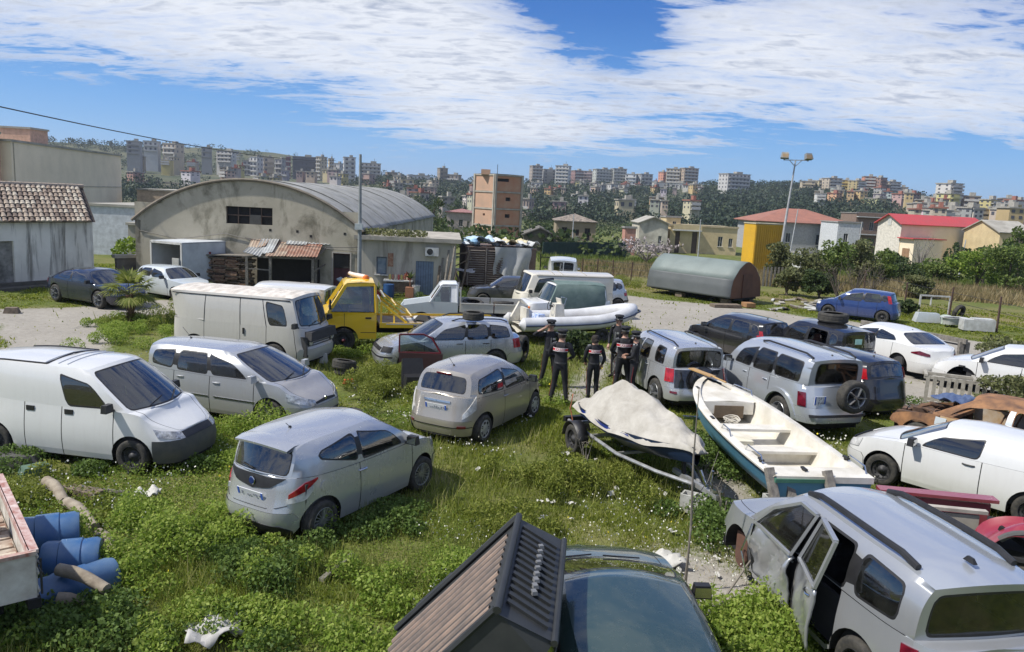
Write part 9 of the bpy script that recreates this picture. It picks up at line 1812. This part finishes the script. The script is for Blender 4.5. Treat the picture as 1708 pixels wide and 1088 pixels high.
mb=MB();mb.box((1.35,0.55,0.45),(0.5,0.3,0.35),0.2);mb.tube([(1.31,0.3,0.36),(1.31,0.8,0.36)],0.07,8);mb.lathe([(0.15,0),(0.15,0.03),(0,0.03)],14,'Y',(1.31,0.78,0.36));mb.build('bare_hub',mat('rusty_hub',(0.12,0.06,0.04),0.8),car,smooth=False)
mb=MB();mb.tube([c.side(0.98,0.98,1,.02),c.side(0.99,0.6,1,0.10),c.side(0.9,0.3,1,0.06)],0.012,5);mb.build('loose_trim',M_CHROME,car)
# ribbed load liner leaning over the green car
A0=Vector((0.16,7.16,1.92));A1=Vector((0.0,5.55,1.86));F0=Vector((-0.98,7.10,0.72));LN=thing('load_liner','black ribbed plastic load liner propped upside down against the green car','liner',tuple(A0));e1=(A1-A0);e2=(F0-A0);e3=e1 .cross(e2).normalized()*-1
if e3 .z>0:e3=-e3
M_LN=mat('black_liner',(0.018,0.020,0.021),0.5,col2=(0.032,0.034,0.034),scale=3);M_LND=mat('muddy_liner',(0.26,0.19,0.145),0.8,col2=(0.14,0.115,0.10),scale=5,b_str=.2)
def LP(u,v,w_):return e1*u+e2*v+e3*w_
mb=MB();NR=10
for k in range(NR):
 u0,u1=(k+0.28)/NR*.86+.07,(k+0.68)/NR*.86+.07;r_=MB()
 r_.grid([[LP(u0,v,0),LP(u0+.006,v,-.018),LP(u1-.006,v,-.018),LP(u1,v,0)]for v in(0.07,0.3,0.6,1.0)]);r_.build('rib',M_LND,LN,smooth=False)
mb.grid([[LP(u,v,0.0)for v in(0,.5,1.0)]for u in(0,.5,1)]);mb.build('floor',M_LN,LN,smooth=False)
EW=0.47;sl=(e2 .normalized()*-0.16)
def EP(u,w_):return e1*u+e3*w_+sl*(w_/EW)
mb=MB();mb.grid([[EP(u,w_)for w_ in(0,.3,EW)]for u in(-.02,.5,1.02)]);ew=mb.build('end_wall',M_LN,LN,smooth=False)
nrm=e1 .cross(e3+sl*(1/EW)).normalized();nrm=nrm if nrm.x>0 else-nrm
for k in range(13):
 u=0.07+k*0.068;r_=MB();r_.beam(EP(u,0.05)+nrm*.012,EP(u+.05,EW*.86)+nrm*.012,0.045,0.028);r_.build('rib',M_LN,ew,smooth=False)
mb=MB();mb.tube([EP(-.03,EW),EP(1.03,EW)],0.03,8);mb.build('lower_lip',M_LN,ew)
mb=MB();mb.tube([LP(-.02,-.01,-.02),LP(1.02,-.01,-.02)],0.034,10);mb.build('corner_fold',M_LN,LN)
rr=random.Random(4)
for k in range(9):b=MB();p=EP(0.22+k*.062,EW*.52)+nrm*.03;b.box(p,(0.05,0.045+rr.uniform(0,.03),0.03),0.3,0,None,.8);b.build('embossed_mark',mat('worn_emboss',(0.16,0.165,0.17),0.5),ew,smooth=False)
for u,lo in((0.0,-.03),(1.0,.03)):
 for v0,v1 in((0.0,0.24),(0.24,0.66),(0.66,1.0)):
  d_=0.5 if v0!=0.24 else 0.22;mb=MB();mb.grid([[LP(u+lo*(w_/.5),v,w_)for v in(v0,v1)]for w_ in(-.03,d_)]);
  s_=mb.build('side_wall',M_LN,LN,smooth=False);sm=s_.modifiers.new('s','SOLIDIFY');sm.thickness=0.03
 mb=MB();mb.face([LP(u,0,0),EP(u,EW),LP(u+lo,0,.5),LP(u+lo*.5,.25,.3)]);mb.build('corner_web',M_LN,LN,smooth=False)
 if u==0:mb=MB();mb.box(LP(-.09,.72,.06),(.5,.16,.14),0,0,e2 .to_track_quat('X','Z').to_matrix());mb.build('wheel_arch_flange',M_LN,LN,smooth=False)
 mb=MB();mb.tube([LP(u,0,-.03),LP(u,1.0,-.03)],0.03,6);mb.build('side_fold',M_LN,LN)
 # loose things on the ground
M_BLUE=mat('blue_plastic',(0.028,0.095,0.235),0.38,col2=(0.09,0.16,0.27),scale=3)
def drum(label,p,rx,ry,rz,L=0.75,r_=0.28):
 mb=MB();mb.lathe([(0,-L/2),(r_*.9,-L/2),(r_,-L*.42),(r_*.96,-L*.2),(r_*1.02,-L*.18),(r_*1.02,L*.18),(r_*.96,L*.2),(r_,L*.42),(r_*.9,L/2),(0,L/2)],28);o=mb.build('plastic_drum',M_BLUE,None,loc=p);o.rotation_euler=(rx,ry,rz);tag(o,label,'drum')
drum('upper blue plastic drum half hidden behind the rusty pickup bed',(-6.05,9.75,0.24),R(90),0,R(-62),0.74,0.29);drum('middle blue plastic drum lying in the weeds',(-5.45,9.25,0.16),R(90),0,R(-70),0.66,0.28);drum('lower blue plastic drum crossed by a log',(-5.12,8.65,0.14),R(90),0,R(-40),1.0,0.22)
def log(label,p0,p1,r_,m_=None,name='log',cat='log'):
 p0,p1=Vector(p0),Vector(p1);mid=(p0+p1)/2+Vector((.03,.02,.015));o=MB().tube([p0,p0 .lerp(mid,.5)+Vector((.015,0,.01)),mid,p1],[r_,r_*1.05,r_*.95,r_*.85],10).build(name,m_ or M_LOG,None);tag(o,label,cat)
M_LOG=mat('grey_log',(0.30,0.26,0.20),0.95,col2=(0.19,0.155,0.115),scale=5,b_str=.6);
log('upper piece of the long fallen pole in the left weeds',onz(78,803,.12),onz(108,838,.12),.09);log('lower piece of the long fallen pole in the left weeds',onz(112,838,.12),onz(158,880,.10),.085);log('half buried end of the fallen pole',onz(165,890,.05),onz(188,925,.03),.08);log('pale log lying across the lower blue drum',onz(98,950,.45),onz(178,983,.35),.075);log('short grey log end in front of the lower drum',onz(96,998,.25),onz(150,1014,.12),.07)
for(a_,b_,w_,lab)in(((110,815),(165,828),.22,'short brown board beside the fallen pole'),((535,968),(588,925),.07,'thin pale stick lying below the silver hatchback'),((215,822),(128,812),.05,'thin grey lath under the white panel van')):
 p,q=onz(*a_,.06),onz(*b_,.06);o=MB().beam(p,q,w_,0.04 if w_<.1 else.14).build('board',M_WOODOLD if w_>.1 else M_WOODGREY,None,smooth=False);tag(o,lab,'board')
loose_tyre('worn black car tyre lying flat in the grass behind the dusty silver estate',*onz(574,622,0)[:2],0.24,0.33,0.24,(math.pi/2-.12,0.1,0));loose_tyre('second tyre under the first in the grass',*onz(578,622,0)[:2],0.08,0.33,0.18,(math.pi/2,0,0))
loose_tyre('flat black tyre on the roof of the silver estate car',-1.12,22.0,1.62,0.31,0.22,(math.pi/2,0,0));loose_tyre('dusty grey truck tyre on the roof of the black tall hatchback',10.05,24.2,1.80,0.46,0.28,(math.pi/2,0,0));loose_tyre('black tyre on its side near the dusty silver estate front corner',*onz(585,700,0)[:2],0.06,0.28,0.18,(math.pi/2+.3,0,0));loose_tyre('half buried tyre at the edge of the dry grass by the white junk',*onz(1598,528,0)[:2],0.22,0.42,0.2,(0.3,0,.5))
p=onz(688,618,0);D_=thing('car_door','maroon car door frame standing in the weeds before the silver estate','car door',(p.x+.25,p.y-.6,0.02),R(3));M_MAR=mat('maroon_paint',(0.13,0.012,0.02),0.35)
fr=[(-.55,0,.62),(-.55,0,1.12),(.1,.05,1.14),(.34,.05,1.04),(.60,0,.64)];f=MB();[f.beam(a_,b_,.06,.04)for a_,b_ in zip(fr,fr[1:]+fr[:1])];f.build('frame',M_MAR,D_);g=MB();g.face(fr);g.build('window',M_GLASS,D_,smooth=False);g=MB();g.box((.05,0,.35),(1.2,.12,.54));g.build('panel',mat('dull_maroon',(0.05,0.02,0.02),.7),D_,smooth=False)
p=onz(692,655,0);S_=thing('car_seat','black crumpled car seat in the weeds beside the champagne hatchback','seat',(p.x,p.y,0),R(20));MB().box((0,0,.28),(.62,.5,.35),0,0,None,.85).build('cushion',M_BLACK,S_);MB().box((-.02,.25,.5),(.6,.16,.66),0,0,Matrix.Rotation(-.3,3,'X'),.85).build('backrest',M_BLACK,S_)
hs_=[onz(x,y,.04)for x,y in((598,668),(612,667),(628,664),(640,661),(633,650),(622,645),(630,642))];o=MB().tube(hs_,.02,6).build('hose',M_BLACK,None);tag(o,'loose black hose lying in the grass left of the champagne hatchback','hose')
for nm,px_,py_,d_,m_,lab in(('red_bottle',582,640,(.3,.14,.12),mat('orange_red',(0.55,0.08,0.03),.5),'orange-red plastic piece in front of the flat tyre'),('white_bag',618,632,(.3,.2,.1),M_FRAMEW,'white rag right of the flat tyre'),('white_block',540,605,(.22,.2,.28),M_FRAMEW,'small white block by the nose of the chalky van'),('old_box',20,522,(.5,.35,.2),M_WOODOLD,'wooden box beside the pale track at the left edge'),('dark_scrap',28,775,(.9,.5,.2),mat('dark_scrap',(.07,.07,.065),.8),'dark scrap heap under the white panel van'),('green_scrap',60,790,(.5,.3,.15),mat('green_scrap',(.08,.14,.10),.8),'greenish scrap beside the fallen pole top')):
 p=onz(px_,py_,0);mb=MB();mb.box((0,0,d_[2]/2),d_,rnd.uniform(0,1),0,None,.75);tag(mb.build(nm,m_,None,loc=(p.x,p.y,0),smooth=False),lab,'scrap')
cloth('grey_sheet','crumpled pale grey sheet in the grass at lower left','sheet',tuple(onz(357,1060,.05)),.55,.45,mat('pale_sheet'),.4,.05,21);cloth('white_sheet','torn white sheeting on the straw beside the green car','sheet',tuple(onz(1105,940,.03)),.6,.35,mat('white_plastic',(.48,.47,.43),.6),.2,.04,22);cloth('white_rag','small crumpled white rag in the left weeds','sheet',tuple(onz(247,828,.08)),.35,.3,mat('white_plastic'),.2,.04,23)
rr=random.Random(31);LM=[]
for k in range(4):
 mb=MB();mb.grid([[(i*.05-.08,j*.04-.06,.02+.03*math.sin(i*2.1+j*k)+.02*rr.random())for j in range(4)]for i in range(5)]);LM.append(mb.mesh('litter',mat('litter_white',(.50,.49,.45),.7),False))
for k in range(46):
 z_=rr.random()
 if z_<.5:px_,py_=rr.gauss(980,80),rr.gauss(820,32)
 elif z_<.7:px_,py_=rr.gauss(960,120),rr.gauss(690,40)
 elif z_<.85:px_,py_=rr.gauss(1150,40),rr.gauss(930,30)
 else:px_,py_=rr.gauss(620,60),rr.gauss(690,40)
 p=onz(px_,min(1040,py_),0);o=inst('litter',rr.choice(LM),None,(p.x,p.y,tz(p.x,p.y)+.05),(rr.uniform(-.3,.3),rr.uniform(-.3,.3),rr.uniform(0,6)),rr.uniform(.35,.9));tag(o,'scrap of pale litter lying in the grass','litter','bits of litter in the grass')
p=onz(1142,985,0);o=thing('sapling','thin bare upright stem in front of the covered craft','sapling',(p.x,p.y,0));MB().tube([(0,0,0),(.01,.02,.9),(-.03,.05,1.8),(-.04,.05,2.75)],[.022,.017,.012,.006],6).build('stem',mat('grey_stem',(.19,.17,.14),.9),o);MB().tube([(0,.03,1.2),(.2,.1,1.5),(.3,.1,1.9)],[.008,.006,.003],4).build('twig',mat('grey_stem'),o)
for k,(px_,py_,h_)in enumerate(((1205,880,.9),(975,800,1.0),(1165,830,.8))):
 p=onz(px_,py_,0);bare('bare_twigs',['bare twigs by the concrete block under the drawbar','dark bare twigs rising left of the covered craft','second bare twigs beside the drawbar'][k],p.x,p.y,h_,.55,60+k,5,mat('grey_stem'))
p0,p1=onz(1200,1010,.05),onz(1275,905,.5);MB_=MB().tube([p0,p0 .lerp(p1,.5)+Vector((.03,0,.08)),p1],[.02,.016,.008],6).build('fallen_branch',mat('grey_stem'),None);tag(MB_,'crooked bare branch leaning on the wrecked off-roader wing','branch')
CR=thing('timber_crib','slatted pale timber crates between the white hatchback and the burnt car','crate',tuple(onz(1540,662,.3)[:2])+(0,),R(-24));M_CRB=mat('pale_grey_timber',(.36,.34,.29),.9,col2=(.24,.22,.18),scale=8)
for z in(.85,.15):
 for y in(0,.6):MB().box((1.15,y,z),(2.4,.08,.08)).build('rail',M_CRB,CR,smooth=False)
for k in range(15):MB().box((.05+k*.165,-.03,.5),(.09,.03,.78)).build('slat',M_CRB,CR,smooth=False)
for x in(0,1.15,2.3):MB().box((x,.3,.9),(.08,.7,.06)).build('cross_bar',M_CRB,CR,smooth=False)
GR_=thing('guard_rail','long weathered rail on a wooden post behind the white coupe','rail',(13.4,29.6,0),0);MB().beam((0,0,.95),(2.0,-3.6,.95),.10,.16).build('rail',M_WOODGREY,GR_,smooth=False);MB().beam((0,.05,.8),(2.0,-3.55,.8),.05,.05).build('lower_rail',M_STEEL,GR_,smooth=False)
for q in((.1,-.15),(1.9,-3.45),(2.1,-3.45)):MB().box((q[0],q[1],.45),(.14,.14,.95)).build('post',M_WOODGREY,GR_,smooth=False)
M_ENAM=mat('grey_white_enamel',(.50,.51,.50),.5,col2=(.35,.35,.33),scale=3)
p=onz(1628,552,0);o=MB().box((0,0,.28),(1.35,.6,.5)).box((.2,0,.56),(.9,.5,.05)).build('white_crate',M_ENAM,None,loc=(p.x,p.y,0),rz=-.15,smooth=False);tag(o,'long off-white box on the road verge at the right','box')
p=onz(1590,545,0);mb=MB();mb.lathe([(.0,.1),(.30,.12),(.34,.4),(.38,.42),(.38,.45),(.30,.43)],16);mb.v=[(v[0]*1.7,v[1],v[2])for v in mb.v];tag(mb.build('bathtub',M_ENAM,None,loc=(p.x,p.y,0),rz=.1),'old white bathtub beside the off-white box','bathtub')
p=onz(1545,538,0);mb=MB();mb.box((0,0,.25),(1.2,.5,.45),0,0,None,.8);tag(mb.build('car_tailgate',P_LBLUE,None,loc=(p.x,p.y,0),rz=-.1),'pale detached tailgate lying by the blue car','car part')
p=onz(1532,522,0);F_=thing('window_frame','white empty window frame standing behind the pale tailgate','frame',(p.x,p.y,0),-.1);MB().box((.75,0,.95),(1.5,.06,.08)).box((0,0,.5),(.08,.06,.95)).box((1.5,0,.5),(.08,.06,.95)).box((.55,0,.7),(.06,.06,.5)).build('frame',M_FRAMEW,F_,smooth=False)
p=onz(1577,540,0);mb=MB();mb.lathe([(.42,0),(.36,.3),(.18,.42),(0,.44)],10);tag(mb.build('pale_tank',mat('pale_green',(.36,.42,.36),.6),None,loc=(p.x,p.y,0)),'pale green rounded tank beside the detached tailgate','tank')
rr=random.Random(77)
for k in range(26):
 p=onz(rr.uniform(1288,1375),rr.uniform(500,519),0);o=MB().box((0,0,.05),(rr.uniform(.25,.9),rr.uniform(.1,.35),.06),rr.uniform(0,3),0,Matrix.Rotation(rr.uniform(-.3,.3),3,'Y')).build('broken_board',[M_CRB,M_WOODOLD,M_FRAMEW][k%3],None,loc=(p.x,p.y,0),smooth=False);tag(o,'%s broken board in the rubble left of the blue car'%('pale grey','brown','whitish')[k%3],'board','boards in the roadside rubble')
p=at(985,452,50);o=MB().box((0,0,.42),(1.5,.5,.08)).box((-.5,0,.2),(.1,.4,.4)).box((.5,0,.2),(.1,.4,.4)).build('white_bench',M_FRAMEW,None,loc=(p.x,p.y,0),smooth=False);tag(o,'low white bench in the grass right of the farthest van','bench')
rr=random.Random(5)
for k in range(9):
 q=onz(rr.uniform(790,860),rr.uniform(492,502),0);mb=MB();mb.lathe([(0,0),(.2,.03),(.22,.15),(.1,.26),(0,.27)],7);mb.v=[(v[0]*rr.uniform(.7,1.3),v[1]*rr.uniform(.7,1.2),v[2])for v in mb.v];tag(mb.build('rubbish_bag',[M_FRAMEW,M_ENAM,M_BLACK][k%3],None,loc=(q.x,q.y,0)),'small %s rubbish bag in the weeds behind the pickup bed'%('white','greyish','black')[k%3],'bag','rubbish bags behind the pickup')
